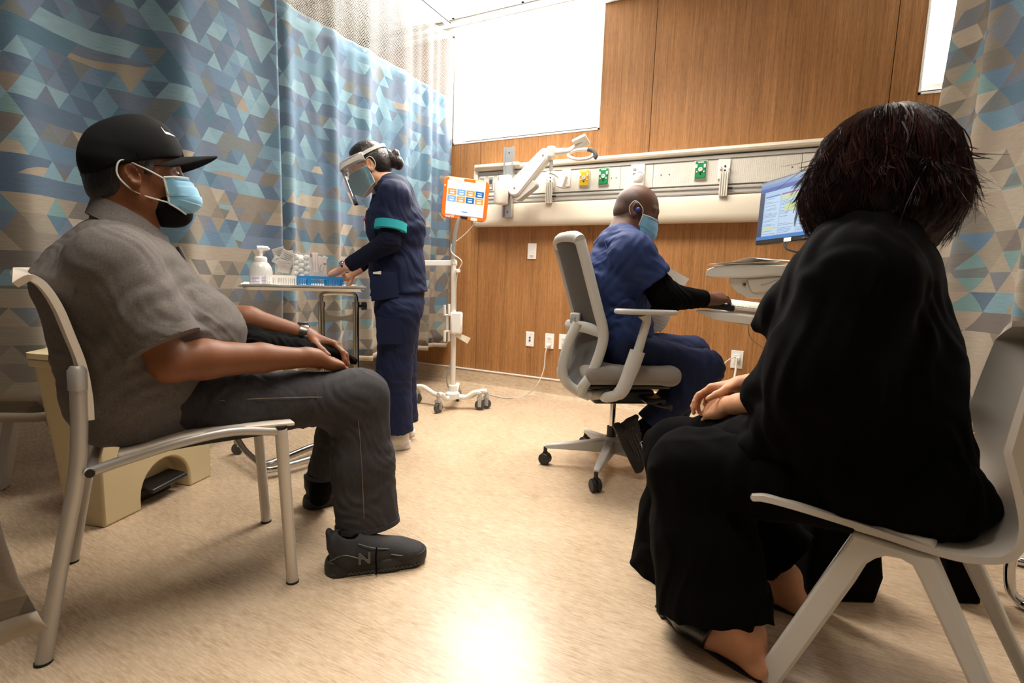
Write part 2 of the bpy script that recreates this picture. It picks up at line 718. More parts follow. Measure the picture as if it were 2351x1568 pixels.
def curtain_material(name, blue_lo, blue_hi, h=.069, w=.098, seed=0.0, transl=.3, value=1.0):
    """Printed triangles: bluer towards the top, sandier towards the hem."""
    g = NT(name)
    uv = g.n('ShaderNodeUVMap', uv_map='UVMap')
    sp = g.n('ShaderNodeSeparateXYZ')
    g.t.links.new(uv.outputs[0], sp.inputs[0])
    u, v = sp.outputs[0], sp.outputs[1]
    y = g.math('DIVIDE', v, h)
    j = g.math('FLOOR', y)
    fy = g.math('SUBTRACT', y, j)
    x = g.math('SUBTRACT', g.math('DIVIDE', u, w), g.math('MULTIPLY', y, .5))
    i = g.math('FLOOR', x)
    fx = g.math('SUBTRACT', x, i)
    up = g.math('GREATER_THAN', g.math('ADD', fx, fy), 1.0)

    def white(a, b, c):
        nd = g.n('ShaderNodeTexWhiteNoise', noise_dimensions='3D')
        g.t.links.new(g.comb(a, b, c), nd.inputs['Vector'])
        return nd.outputs['Value']
    r0 = white(i, j, seed + 3.3)
    join = g.math('MULTIPLY', up, g.math('GREATER_THAN', r0, .60))
    left = g.math('SUBTRACT', 1.0, g.math('GREATER_THAN', r0, .73))
    above = g.math('MULTIPLY', g.math('GREATER_THAN', r0, .73), g.math('SUBTRACT', 1.0, g.math('GREATER_THAN', r0, .86)))
    right = g.math('GREATER_THAN', r0, .86)
    ii = g.math('ADD', i, g.math('MULTIPLY', join, right))
    jj = g.math('ADD', j, g.math('MULTIPLY', join, above))
    up2 = g.math('MULTIPLY', up, g.math('SUBTRACT', 1.0, join))
    run = g.math('FLOOR', g.math('DIVIDE', g.math('ADD', ii, g.math('MULTIPLY', jj, 1.6)), 3.1))
    stripe = g.math('GREATER_THAN', white(run, jj, seed + 9.1), .78)
    ci = g.math('ADD', g.math('MULTIPLY', ii, g.math('SUBTRACT', 1.0, stripe)), g.math('MULTIPLY', run, stripe))
    cu = g.math('MULTIPLY', up2, g.math('SUBTRACT', 1.0, stripe))
    h1 = white(ci, jj, g.math('ADD', cu, seed))
    h2 = white(g.math('ADD', ci, 51.0), jj, g.math('ADD', cu, seed))
    tz = g.n('ShaderNodeMapRange')
    g.put(tz.inputs[0], v)
    tz.inputs[1].default_value = .55
    tz.inputs[2].default_value = 1.75
    tz.inputs[3].default_value = blue_lo
    tz.inputs[4].default_value = blue_hi
    # broad bands so that neighbouring rows share a family of colours
    band = g.noise(g.comb(g.math('MULTIPLY', u, .5), g.math('MULTIPLY', v, 2.6), seed), 2.0, 1)
    rowr = white(g.math('FLOOR', g.math('DIVIDE', ci, 7.0)), jj, seed + 21.0)
    isb = g.math('LESS_THAN', g.math('ADD', g.math('ADD', g.math('MULTIPLY', h2, .42), g.math('MULTIPLY', rowr, .42)), g.math('MULTIPLY', band, .26)), g.math('ADD', tz.outputs[0], .08))
    blue = g.ramp(h1, [(0, srgb(76, 105, 133)), (.13, srgb(92, 135, 158)), (.26, srgb(107, 152, 169)), (.38, srgb(94, 111, 134)), (.50, srgb(80, 120, 151)),
                       (.62, srgb(117, 158, 173)), (.72, srgb(98, 122, 151)), (.82, srgb(65, 109, 134)), (.92, srgb(112, 120, 121))], 'CONSTANT')
    sand = g.ramp(h1, [(0, srgb(163, 149, 128)), (.17, srgb(134, 123, 109)), (.30, srgb(149, 138, 120)), (.44, srgb(117, 110, 104)), (.56, srgb(173, 160, 141)),
                       (.68, srgb(120, 114, 102)), (.76, srgb(117, 122, 131)), (.86, srgb(165, 147, 128)), (.95, srgb(107, 149, 150))], 'CONSTANT')
    col = g.mix(isb, sand, blue)
    yarn = g.noise(g.comb(g.math('MULTIPLY', u, 14), g.math('MULTIPLY', v, 420), 0), 1.0, 3, .6)
    col = g.mix(.38, col, g.mix(1.0, col, g.ramp(yarn, [(.3, (.52, .52, .55, 1)), (.7, (1.25, 1.25, 1.22, 1))]), 'MULTIPLY'))
    hs_ = g.n('ShaderNodeHueSaturation')
    hs_.inputs['Saturation'].default_value = .80
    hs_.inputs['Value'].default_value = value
    g.put(hs_.inputs['Color'], col)
    col = hs_.outputs[0]
    g.t.links.new(col, g.b.inputs['Base Color'])
    g.b.inputs['Roughness'].default_value = .75
    g.b.inputs['Sheen Weight'].default_value = .15
    g.b.inputs['Specular IOR Level'].default_value = .2
    g.bump(yarn, .12, .0006)
    out = g.t.nodes['Material Output']
    tr = g.n('ShaderNodeBsdfTranslucent')
    g.t.links.new(col, tr.inputs['Color'])
    ms = g.n('ShaderNodeMixShader')
    ms.inputs[0].default_value = transl
    g.t.links.new(g.b.outputs[0], ms.inputs[1])
    g.t.links.new(tr.outputs[0], ms.inputs[2])
    g.t.links.new(ms.outputs[0], out.inputs['Surface'])
    return g.m


def netting_material():
    g = NT('white_netting')
    uv = g.n('ShaderNodeUVMap', uv_map='UVMap')
    mp = g.n('ShaderNodeMapping')
    g.t.links.new(uv.outputs[0], mp.inputs['Vector'])
    mp.inputs['Scale'].default_value = (75, 110, 1)
    sp = g.n('ShaderNodeSeparateXYZ')
    g.t.links.new(mp.outputs[0], sp.inputs[0])
    row = g.math('FLOOR', sp.outputs[1])
    x = g.math('FRACT', g.math('ADD', sp.outputs[0], g.math('MULTIPLY', row, .5)))
    y = g.math('FRACT', sp.outputs[1])
    dx = g.math('SUBTRACT', x, .5)
    dy = g.math('SUBTRACT', y, .5)
    d = g.math('ADD', g.math('MULTIPLY', dx, dx), g.math('MULTIPLY', dy, dy))
    hole = g.math('LESS_THAN', d, .20)
    g.b.inputs['Base Color'].default_value = srgb(196, 192, 184)
    g.b.inputs['Roughness'].default_value = .8
    tl = g.n('ShaderNodeBsdfTranslucent')
    tl.inputs[0].default_value = srgb(214, 210, 204)
    ms0 = g.n('ShaderNodeMixShader')
    ms0.inputs[0].default_value = .25
    g.t.links.new(g.b.outputs[0], ms0.inputs[1])
    g.t.links.new(tl.outputs[0], ms0.inputs[2])
    tr = g.n('ShaderNodeBsdfTransparent')
    ms = g.n('ShaderNodeMixShader')
    g.t.links.new(hole, ms.inputs[0])
    g.t.links.new(ms0.outputs[0], ms.inputs[1])
    g.t.links.new(tr.outputs[0], ms.inputs[2])
    g.t.links.new(ms.outputs[0], g.t.nodes['Material Output'].inputs['Surface'])
    return g.m


M_WOOD = wood_material()
M_FLOOR = floor_material()
M_WHITE = mat('white_paint', (236, 234, 228), .6)
M_TILE = mat('ceiling_tile', (238, 236, 230), .9, bump=(300, .3))
M_SHADE = mat('roller_shade', (245, 245, 242), .8, emit=((255, 252, 247), SHADE_EMIT))
M_CREAM = mat('cream_paint', (214, 205, 190), .7)
M_CREAMP = mat('cream_plastic', (222, 212, 193), .38, bump=(900, .06))
M_OFFW = mat('off_white_plastic', (228, 224, 214), .35)
M_WHITEP = mat('white_plastic', (240, 238, 233), .32)
M_GREYP = mat('grey_plastic', (176, 174, 168), .4)
M_DGREY = mat('dark_grey_plastic', (70, 70, 70), .45)
M_BLACKP = mat('black_plastic', (18, 18, 18), .42)
M_RUBBER = mat('black_rubber', (14, 14, 14), .7)
M_ALU = mat('aluminium', (196, 196, 194), .38, .85)
M_STEEL = mat('stainless_steel', (190, 188, 184), .22, 1.0)
M_CHROME = mat('chrome', (205, 205, 205), .12, 1.0)
M_GAP = mat('shadow_gap', (60, 42, 28), .8)

# ------------------------------------------------------------------ floor, walls, ceiling
b = MB()
b.box((-1.5, .6, -.03), (9.0, 6.5, .06))
tag(b.build('floor', M_FLOOR), kind='structure')

wb = MB()
W1 = (-2.515, -1.229, 2.041)
W2 = (.649, 1.95, 2.046)
for x0, x1, z0, z1 in [(-5, W1[0], 0, CEIL_Z), (W1[0], W1[1], 0, W1[2]), (W1[1], W2[0], 0, CEIL_Z), (W2[0], W2[1], 0, W2[2]), (W2[1], 3, 0, CEIL_Z)]:
    wb.box(((x0 + x1) / 2, WALL_Y + .10, (z0 + z1) / 2), (x1 - x0, .16, z1 - z0))
wall_back = tag(wb.build('wall_back', M_GAP), kind='structure')
G = .0022
for rects in ([(-5.0, -3.618, .135, CEIL_Z)],
              [(-3.618, W1[0], .135, CEIL_Z), (W1[0], -2.238, .135, W1[2])],
              [(-2.238, W1[1], .135, W1[2]), (W1[1], -.858, .135, CEIL_Z)],
              [(-.858, .516, .135, CEIL_Z)],
              [(.516, W2[0], .135, CEIL_Z), (W2[0], 1.89, .135, W2[2])],
              [(1.89, W2[1], .135, W2[2]), (W2[1], 3.0, .135, CEIL_Z)]):
    p = MB()
    for n, (x0, x1, z0, z1) in enumerate(rects):
        a = x0 + (G if n == 0 else 0)
        c = x1 - (G if n == len(rects) - 1 else 0)
        p.box(((a + c) / 2, WALL_Y + .01, (z0 + z1) / 2), (c - a, .02, z1 - z0))
    p.build('wood_panel', M_WOOD, wall_back)

bb = MB()
prof = [(WALL_Y - .001, .135), (WALL_Y - .012, .135), (WALL_Y - .012, .05), (WALL_Y - .022, .022), (WALL_Y - .05, .004), (WALL_Y - .055, 0), (WALL_Y - .001, 0)]
bb.prism([(-5, y, z) for y, z in prof], (8, 0, 0))
tag(bb.build('baseboard_back', floor_material('vinyl_cove')), kind='structure')
tb = MB().box((-1, WALL_Y - .009, .138), (8, .016, .008))
tag(tb.build('trim_1', M_WHITE), kind='structure')
tag(MB().box((-5.55, .6, 1.475), (.1, 6.5, 2.95)).build('wall_left', M_CREAM), kind='structure')
tag(MB().box((3.05, .6, 1.475), (.1, 6.5, 2.95)).build('wall_right', M_CREAM), kind='structure')

ceiling = tag(MB().box((-1.5, .6, CEIL_Z + .06), (9, 6.5, .08)).build('ceiling', M_WHITE), kind='structure')
T = .61
gridbars = MB()
for ix in range(-9, 5):
    x0 = -2.42 + ix * T
    if x0 < -5.4 or x0 > 2.4:
        continue
    for iy in range(0, 8):
        y1 = WALL_Y - .17 - iy * T
        MB().box((x0 + T / 2, y1 - T / 2, CEIL_Z + .012), (T - .028, T - .028, .018)).build('ceiling_tile', M_TILE, ceiling, bevel=.004, seg=1)
gb = MB()
for ix in range(-5, 9):
    gb.box((-2.42 + ix * T - T, 1.3, CEIL_Z + .012), (.024, 4.6, .02))
for iy in range(0, 9):
    gb.box((-1.5, WALL_Y - .17 - iy * T, CEIL_Z + .012), (8, .024, .02))
gb.build('grid_bar', mat('ceiling_grid', (205, 203, 198), .5), ceiling)
tr = MB()
tr.box((-1.2, WALL_Y - .075, CEIL_Z - .005), (7.6, .15, .03))
tr.box((-1.2, WALL_Y - .045, CEIL_Z - .03), (7.6, .09, .03))
tag(tr.build('trim_2', M_WHITE, bevel=.004), kind='structure')

for nm, (x0, x1, zs) in (('window_1', W1), ('window_2', W2)):
    w = MB()
    for z0, z1 in ((zs, zs + .012),):
        w.box(((x0 + x1) / 2, WALL_Y + .06, zs + .006), (x1 - x0, .13, .012))
    w.box((x0 + .006, WALL_Y + .06, (zs + CEIL_Z) / 2), (.012, .13, CEIL_Z - zs))
    w.box((x1 - .006, WALL_Y + .06, (zs + CEIL_Z) / 2), (.012, .13, CEIL_Z - zs))
    wo = tag(w.build(nm, M_WHITE), kind='structure')
    MB().box(((x0 + x1) / 2, WALL_Y + .035, (zs + .055 + CEIL_Z) / 2), (x1 - x0 - .03, .004, CEIL_Z - zs - .055)).build('roller_shade', M_SHADE, wo)
    MB().box(((x0 + x1) / 2, WALL_Y + .030, zs + .045), (x1 - x0 - .03, .018, .03)).build('hem_bar', M_WHITEP, wo, bevel=.004)

# ceiling lamps
M_DIFF = mat('lamp_diffuser', (250, 245, 235), .6, emit=((255, 236, 212), 1.5))
for k, (x, y, pw, lb) in enumerate(((-.85, 2.62, 11.5, 'recessed ceiling lamp above the office chair'), (-1.80, 2.72, 13.5, 'recessed ceiling lamp above the nurse'), (-.95, .75, 8.5, 'recessed ceiling lamp above the near floor'))):
    t = thing('ceiling_lamp', lb, 'lamp', (x, y, CEIL_Z - .012))
    MB().box((x, y, CEIL_Z - .004), (1.22, .61, .012)).build('lamp_frame', M_WHITE, t, bevel=.003)
    MB().box((x, y, CEIL_Z - .010), (1.14, .53, .006)).build('diffuser', M_DIFF, t)
    area_light('ceiling_lamp_light', (x, y, CEIL_Z - .018), 1.1, .5, pw, (1.0, .945, .87) if k < 2 else (1.0, .95, .88), spread=124)

# curtain track
M_TRACK = mat('track_white', (235, 233, 228), .35)
trk = thing('curtain_track', 'white ceiling track that carries the long patterned curtain', 'curtain track', (-2.48, 2.0, CEIL_Z))
MB().box((-2.48, 1.85, CEIL_Z - .014), (.035, 3.55, .022)).build('rail', M_TRACK, trk)
MB().box((-2.459, 1.85, CEIL_Z - .016), (.006, 3.55, .006)).build('slot', M_BLACKP, trk)
for k in range(12):
    y = 3.55 - k * .14
    MB().tube([(-2.48, y, CEIL_Z - .025), (-2.48, y, CEIL_Z - .06), (-2.476, y + .006, CEIL_Z - .075)], .003, 6).build('glider', M_TRACK, trk)


# ------------------------------------------------------------------ curtains
def curtain(name, label, path, z0, z1, amp, lam, m, full=1.18, nz=30, ph=0.0, flare=0.0, net=None, step=.012, side=1, hemm=None, irregular=.5, edge=0.0):
    """Hanging cloth along a floor path; u follows the cloth, v the height."""
    P = [np3((p[0], p[1], 0)) for p in curve_pts([(a, c, 0) for a, c in path], 16)]
    seg = [0]
    for a, c in zip(P, P[1:]):
        seg.append(seg[-1] + np.linalg.norm(c - a))
    L = seg[-1]
    n = int(L / step)
    root = None

    def sheet(nm, za, zb, mm, parent, nv, extra=0.0):
        vs, uvs = [], []
        for i in range(n + 1):
            s = L * i / n
            k = min(max(np.searchsorted(seg, s) - 1, 0), len(P) - 2)
            t = (s - seg[k]) / (seg[k + 1] - seg[k] + 1e-9)
            p = P[k] + (P[k + 1] - P[k]) * t
            tg = unit(P[k + 1] - P[k])
            nr = np.array([-tg[1], tg[0], 0]) * side
            w1 = s / lam * 2 * math.pi + ph + irregular * 1.6 * math.sin(s * 3.1 + ph) + irregular * .9 * math.sin(s * 7.7 + 2 * ph)
            for j in range(nv + 1):
                z = za + (zb - za) * j / nv
                low = (z1 - z) / (z1 - z0)
                a = amp * (.55 + .75 * min(1.3, max(0, low)))
                off = a * (math.sin(w1) + .35 * math.sin(2 * w1 + .8 + low) + .18 * math.sin(3.1 * w1 + 2))
                off += amp * .25 * math.sin(s * 5 + z * 2.2 + ph)
                q = p + nr * (off + extra + flare * low * low) + tg * (edge * (1 - math.exp(-(z - z0) / .15)) - .015) * (1 if edge else 0)
                vs.append((q[0], q[1], z + (.004 * math.sin(w1) if j in (0, nv) else 0)))
                uvs.append((s * full, z))
        fs = [(i * (nv + 1) + j, (i + 1) * (nv + 1) + j, (i + 1) * (nv + 1) + j + 1, i * (nv + 1) + j + 1) for i in range(n) for j in range(nv)]
        me = bpy.data.meshes.new(nm)
        me.from_pydata(vs, [], fs)
        uvl = me.uv_layers.new(name='UVMap')
        li = np.empty(len(me.loops), np.int32)
        me.loops.foreach_get('vertex_index', li)
        uvl.data.foreach_set('uv', np.array(uvs, np.float32)[li].ravel())
        me.polygons.foreach_set('use_smooth', [True] * len(me.polygons))
        o = link_mesh(nm, me, mm, parent)
        if mm is not M_NET:
            sd = o.modifiers.new('thick', 'SOLIDIFY')
            sd.thickness = .0015
            sd.offset = 0
        return o
    root = thing(name, label, 'curtain', (P[0][0], P[0][1], z0))
    sheet('cloth', z0 + .035, z1, m, root, nz)
    sheet('hem', z0, z0 + .036, hemm or M_HEM, root, 2, -.001)
    if net:
        sheet('netting', z1 - .004, net, M_NET, root, 8)
        sheet('top_binding', z1 - .006, z1 + .010, M_BIND, root, 1, .0015)
    return root


M_NET = netting_material()
M_HEM = mat('hem_cloth', (150, 138, 120), .8, bump=(700, .2))
M_BIND = mat('binding_cloth', (96, 124, 134), .8)
M_CURT = curtain_material('triangle_print_cloth', .20, .84)
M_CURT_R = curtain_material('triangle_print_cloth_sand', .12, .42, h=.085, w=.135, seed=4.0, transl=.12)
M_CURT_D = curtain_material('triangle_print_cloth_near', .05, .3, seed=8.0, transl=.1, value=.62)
curtain('privacy_curtain', 'long blue and sand triangle print curtain hanging behind the nurse, netting along its top',
        [(-2.50, 1.90), (-2.485, 2.4), (-2.48, 3.0), (-2.48, 3.715)], .335, 2.37, .026, .30, M_CURT, net=CEIL_Z - .085, ph=.6)
curtain('privacy_curtain', 'blue and sand triangle print curtain hanging behind the man in the black cap',
        [(-2.52, -.55), (-2.53, .3), (-2.51, 1.0), (-2.45, 1.5), (-2.44, 1.985)],   .335, 2.60, .052, .62, M_CURT, net=CEIL_Z - .085, ph=2.2)
# ------------------------------------------------------------------ headwall and what is fixed to the back wall
def WP(px, py, y):
    return ony(px, py, y)


X0, X1 = -2.235, .62
hw = thing('headwall', 'long cream hospital headwall panel with rail, mounted on the wood wall', 'headwall', (X0, WALL_Y, 1.35))


def xprism(poly, x0, x1):
    return MB().prism([(x0, y, z) for y, z in poly], (x1 - x0, 0, 0))


xprism([(3.749, 1.35), (3.69, 1.346), (3.665, 1.352), (3.652, 1.372), (3.650, 1.40), (3.655, 1.50), (3.665, 1.522), (3.749, 1.522)], X0, X1).build('bumper', M_CREAMP, hw, bevel=.006)
xprism([(3.749, 1.526), (3.668, 1.526), (3.662, 1.534), (3.662, 1.546), (3.672, 1.548), (3.672, 1.562), (3.662, 1.564), (3.662, 1.576), (3.668, 1.58), (3.749, 1.58)], X0 + .03, X1).build('equipment_rail', mat('rail_silver', (205, 202, 196), .35, .25), hw)
xprism([(3.749, 1.584), (3.70, 1.584), (3.70, 1.592), (3.749, 1.592)], X0 + .03, X1).build('lower_groove', M_GREYP, hw)
seams = [X0 + .03, -1.93, -1.03, -.80, .10, X1]
for a, c in zip(seams, seams[1:]):
    p = MB()
    p.box(((a + c) / 2, 3.712, 1.672), (c - a - .003, .074, .158))
    n = int((c - a) / .011)
    for k in range(n):
        p.box((a + .006 + k * .011, 3.6745, 1.672), (.0035, .0012, .150))
    p.build('fascia_panel', M_OFFW, hw)
xprism([(3.749, 1.753), (3.668, 1.753), (3.668, 1.776), (3.700, 1.782), (3.70, 1.79), (3.749, 1.79)], X0 + .03, X1).build('grey_strip', M_GREYP, hw)
xprism([(3.749, 1.786), (3.664, 1.786), (3.648, 1.794), (3.643, 1.806), (3.648, 1.820), (3.662, 1.828), (3.749, 1.832)], X0, X1).build('top_rail', M_CREAMP, hw, bevel=.004)
MB().prism([(X0 - .012, y, z) for y, z in [(3.749, 1.36), (3.68, 1.36), (3.655, 1.385), (3.655, 1.79), (3.68, 1.82), (3.749, 1.82)]], (.04, 0, 0)).build('end_cap', M_CREAMP, hw, bevel=.012)
for x in (-1.095, -1.06, -.745, -.69, .05):
    MB().lathe([(.004, 0), (.004, .002), (.002, .003)], (x, 3.674, 1.672), 10, Matrix.Rotation(math.radians(90), 3, 'X')).build('screw', M_DGREY, hw)

M_RED = mat('red_plastic', (176, 40, 36), .4)
M_MODULE = mat('module_grey', (150, 152, 150), .45)
for i, (px, lb) in enumerate(((1108, 'leftmost'), (1128, 'second from the left'), (1149, 'third from the left'))):
    c = WP(px, 420, 3.672)
    t = thing('power_module', 'grey electrical module with red socket at the headwall end, %s' % lb, 'outlet', (c[0], 3.672, c[2]), group='grey power modules')
    MB().box((c[0], 3.670, 1.685), (.056, .008, .12)).build('plate', M_OFFW, t, bevel=.002)
    MB().box((c[0], 3.665, 1.685), (.042, .006, .10)).build('insert', M_MODULE, t, bevel=.002)
    MB().box((c[0], 3.661, 1.70), (.022, .005, .032)).build('socket', M_RED if i != 1 else M_DGREY, t, bevel=.002)
    MB().box((c[0], 3.661, 1.648), (.016, .005, .014)).build('switch', M_WHITEP, t, bevel=.001)

M_YEL = mat('yellow_plastic', (232, 190, 40), .4)
M_GRN = mat('green_plastic', (22, 140, 82), .4)


def gas_outlet(x, z, m, lb):
    t = thing('gas_outlet', lb, 'gas outlet', (x, 3.672, z))
    MB().box((x, 3.668, z), (.080, .010, .122)).build('backplate', M_OFFW, t, bevel=.003)
    MB().box((x, 3.660, z), (.070, .010, .112)).build('faceplate', m, t, bevel=.004)
    RX = Matrix.Rotation(math.radians(90), 3, 'X')
    MB().lathe([(.014, 0), (.014, .006), (.011, .008), (.008, .008), (.008, .004)], (x, 3.655, z), 18, RX).build('port', M_WHITEP, t)
    MB().lathe([(.005, 0), (.005, .005)], (x, 3.655, z - .026), 12, RX).build('latch_hole', M_BLACKP, t)
    for sx in (-1, 1):
        MB().box((x + sx * .026, 3.653, z + .022), (.013, .006, .024)).build('latch', M_WHITEP, t, bevel=.002)
        MB().lathe([(.005, 0), (.005, .004)], (x + sx * .022, 3.655, z - .014), 10, RX).build('pin', M_WHITEP, t)
    MB().box((x, 3.6545, z + .047), (.036, .001, .006)).build('label_strip', M_WHITEP, t)


gas_outlet(-1.297, 1.682, M_YEL, 'yellow gas outlet on the headwall panel')
gas_outlet(-1.150, 1.684, M_GRN, 'green gas outlet beside the yellow one on the headwall')
gas_outlet(-.487, 1.688, M_GRN, 'green gas outlet alone near the right end of the headwall')


def bracket(x, lb):
    t = thing('slide_bracket', lb, 'bracket', (x, 3.672, 1.63))
    MB().box((x - .006, 3.666, 1.685), (.074, .012, .125)).build('plate', M_WHITEP, t, bevel=.003)
    for sx in (-1, 1):
        MB().box((x + sx * .026, 3.652, 1.69), (.012, .020, .022)).build('hook', M_WHITEP, t, bevel=.003)
    for dz in (0, -.026):
        MB().lathe([(.006, 0), (.006, .004)], (x, 3.660, 1.70 + dz), 10, Matrix.Rotation(math.radians(90), 3, 'X')).build('hole', M_BLACKP, t)
    ch = MB().box((x, 3.648, 1.585), (.052, .010, .155))
    for sx in (-.021, -.007, .007, .021):
        ch.box((x + sx, 3.638, 1.585), (.008, .014, .155))
    ch.build('slide_channel', M_ALU if False else M_OFFW, t, bevel=.001)
    MB().tube([(x + .026, 3.645, 1.558), (x + .055, 3.645, 1.558)], .007, 10).build('knob', M_BLACKP, t)


bracket(-1.565, 'white slide bracket hanging on the rail below the monitor arm')
bracket(-.336, 'white slide bracket on the rail near the computer screen')
t = thing('outlet_plate', 'white outlet plate on headwall left of the yellow gas outlet', 'outlet', (-1.44, 3.672, 1.69))
MB().box((-1.44, 3.668, 1.69), (.07, .008, .125)).build('plate', M_WHITEP, t, bevel=.003)
for dz in (.028, -.028):
    MB().box((-1.44, 3.663, 1.69 + dz), (.034, .005, .028)).build('socket', M_OFFW, t, bevel=.004)

t = thing('vacuum_regulator', 'white vacuum regulator with knob and coloured marks above the seated worker', 'regulator', (-.90, 3.672, 1.66))
MB().box((-.905, 3.664, 1.668), (.098, .016, .165)).build('plate', M_WHITEP, t, bevel=.004)
for k, (m, dz) in enumerate(((M_MODULE, .05), (M_GRN, .018), (M_RED, -.014))):
    MB().box((-.925, 3.654, 1.668 + dz), (.022, .005, .012)).build('mark', m, t)
MB().tube([(-.875, 3.66, 1.675), (-.875, 3.60, 1.675)], .016, 14).build('stem', M_ALU, t)
MB().lathe([(.0, 0), (.03, .002), (.036, .014), (.036, .045), (.026, .055), (0, .056)], (-.872, 3.55, 1.606), 20).build('knob', M_WHITEP, t)
MB().tube([(-.875, 3.61, 1.672), (-.874, 3.56, 1.655)], .012, 10).build('elbow', M_WHITEP, t)

# monitor arm on its vertical track
A = thing('monitor_arm', 'white articulated monitor arm on a vertical track over the headwall', 'monitor arm', (-1.915, 3.65, 1.41))
MB().box((-1.905, 3.635, 1.675), (.078, .024, .535)).box((-1.940, 3.618, 1.675), (.010, .022, .535)).box((-1.870, 3.618, 1.675), (.010, .022, .535)).build('track', M_ALU, A)
for z in (1.45, 1.90):
    MB().lathe([(.006, 0), (.006, .003)], (-1.905, 3.622, z), 10, Matrix.Rotation(math.radians(90), 3, 'X')).build('screw', M_DGREY, A)
MB().box((-1.915, 3.592, 1.665), (.098, .05, .12)).build('carriage', M_OFFW, A, bevel=.012)
MB().lathe([(.05, 0), (.056, .01), (.056, .16), (.046, .17)], (-1.93, 3.555, 1.50), 24).build('pivot_column', M_OFFW, A, bevel=.003)
YA = 3.50
e0, e1 = WP(1187, 432, YA), WP(1252, 358, YA)
ax = unit(e1 - e0)
pn = np.array([-ax[2], 0, ax[0]])


def slab(mb, a, c, wa, wc, y0, y1, n=10):
    d = unit(np.array([c[0] - a[0], 0, c[2] - a[2]]))
    p = np.array([-d[2], 0, d[0]])
    out = []
    for k in range(n + 1):
        an = math.pi * (.5 + k / n)
        out.append(np.array([a[0], y0, a[2]]) + (d * math.cos(an) + p * math.sin(an)) * wa)
    for k in range(n + 1):
        an = math.pi * (-.5 + k / n)
        out.append(np.array([c[0], y0, c[2]]) + (d * math.cos(an) + p * math.sin(an)) * wc)
    mb.prism(out, (0, y1 - y0, 0))
    return mb


slab(MB(), e0, e1, .066, .048, 3.465, 3.53).build('lower_arm', M_OFFW, A, bevel=.010)
slab(MB(), e0 + pn * .004, e0 + ax * .30, .058, .035, 3.458, 3.47).build('arm_cover', M_WHITEP, A, bevel=.004)
slab(MB(), WP(1190, 446, YA), WP(1225, 425, YA), .05, .03, 3.475, 3.54).build('counterbalance', M_GREYP, A, bevel=.006)
for p in (e0, e1):
    MB().lathe([(.009, 0), (.009, .006), (.005, .008)], (p[0], 3.459, p[2]), 12, Matrix.Rotation(math.radians(90), 3, 'X')).build('bolt', M_GREYP, A)
j = WP(1267, 352, YA)
MB().lathe([(.030, 0), (.034, .006), (.034, .066), (.026, .074)], (j[0], 3.49, j[2] - .03), 20).build('elbow_joint', M_OFFW, A)
f0, f1 = WP(1267, 350, YA), WP(1308, 346, YA)
MB().tube([f0, (f0 + f1) / 2, f1], [.026, .024, .020], 12).build('forearm', M_OFFW, A)
post0, post1 = WP(1266, 368, YA), WP(1265, 398, YA)
MB().tube([post0, post1], .013, 14).build('post', M_ALU, A)
MB().tube(curve_pts([WP(1262, 396, YA), WP(1272, 398, YA), WP(1284, 406, YA), WP(1290, 412, YA)], 5), .013, 10).build('tilt_arm', M_OFFW, A)
c = WP(1291, 417, YA)
MB().box((c[0], YA, c[2]), (.050, .060, .09), Matrix.Rotation(.25, 3, 'Y')).build('mount_block', M_OFFW, A, bevel=.006)
hp = WP(1336, 326, YA)
MB().box((hp[0] - .005, YA, hp[2]), (.10, .09, .022), Matrix.Rotation(-.35, 3, 'Y') @ Matrix.Rotation(-.5, 3, 'X')).build('mount_plate', M_OFFW, A, bevel=.003)
MB().tube([f1, WP(1322, 336, YA), hp], [.020, .016, .014], 12).build('tilt_neck', M_OFFW, A)
lo = [WP(1306, 352, YA), WP(1318, 346, YA), WP(1345, 343, YA), WP(1358, 346, YA)]
hl = [WP(px, py, YA) for px, py in ((1306, 352), (1322, 345), (1352, 343))]
hl2 = [WP(px, py, YA) for px, py in ((1356, 361), (1330, 366), (1310, 362))]
MB().tube(curve_pts(hl + [WP(1362, 350, YA)] + hl2 + [WP(1305, 357, YA)], 5), .012, 10, closed=True).build('handle_ring', M_OFFW, A)
MB().tube(curve_pts([WP(1350, 343, YA), WP(1360, 346, YA), WP(1368, 358, YA), WP(1364, 364, YA)], 5), [.015] * 15 + [.012], 10).build('handle_grip', M_GREYP if False else M_DGREY, A)

# cream light strip lying along the top rail by the arm
ls = MB().box((-2.02, 3.648, 1.815), (.40, .06, .028))
t = tag(ls.build('light_strip', M_CREAMP, bevel=.008), 'cream strip lamp housing lying along the headwall top, left end', 'lamp housing')


# ------------------------------------------------------------------ wall plates
def plate(name, lb, cat, x, z, w=.074, h=.118, group=None):
    t = thing(name, lb, cat, (x, WALL_Y, z), group=group)
    MB().box((x, WALL_Y - .003, z), (w, .007, h)).build('plate', M_WHITEP, t, bevel=.002)
    return t


t = plate('wall_switch', 'tall white rocker control plate alone on the wood wall', 'switch', -1.736, 1.154, .076, .125)
MB().box((-1.736, WALL_Y - .008, 1.154), (.034, .006, .070)).build('rocker', M_WHITEP, t, bevel=.001)
MB().box((-1.736, WALL_Y - .0068, 1.105), (.028, .001, .003)).build('mark', M_GREYP, t)
t = plate('data_outlet', 'white data outlet plate with two blue jacks low on wall', 'outlet', -1.725, .447, .072, .120)
M_BLUEJ = mat('blue_plastic', (30, 80, 140), .4)
for dz in (.012, -.012):
    MB().box((-1.725, WALL_Y - .008, .447 + dz), (.014, .006, .014)).build('jack', M_BLUEJ, t, bevel=.001)
for dx, dz in ((.012, .04), (.012, -.045)):
    MB().box((-1.725 + dx, WALL_Y - .0068, .447 + dz), (.022, .001, .012)).build('label_strip', M_OFFW, t)


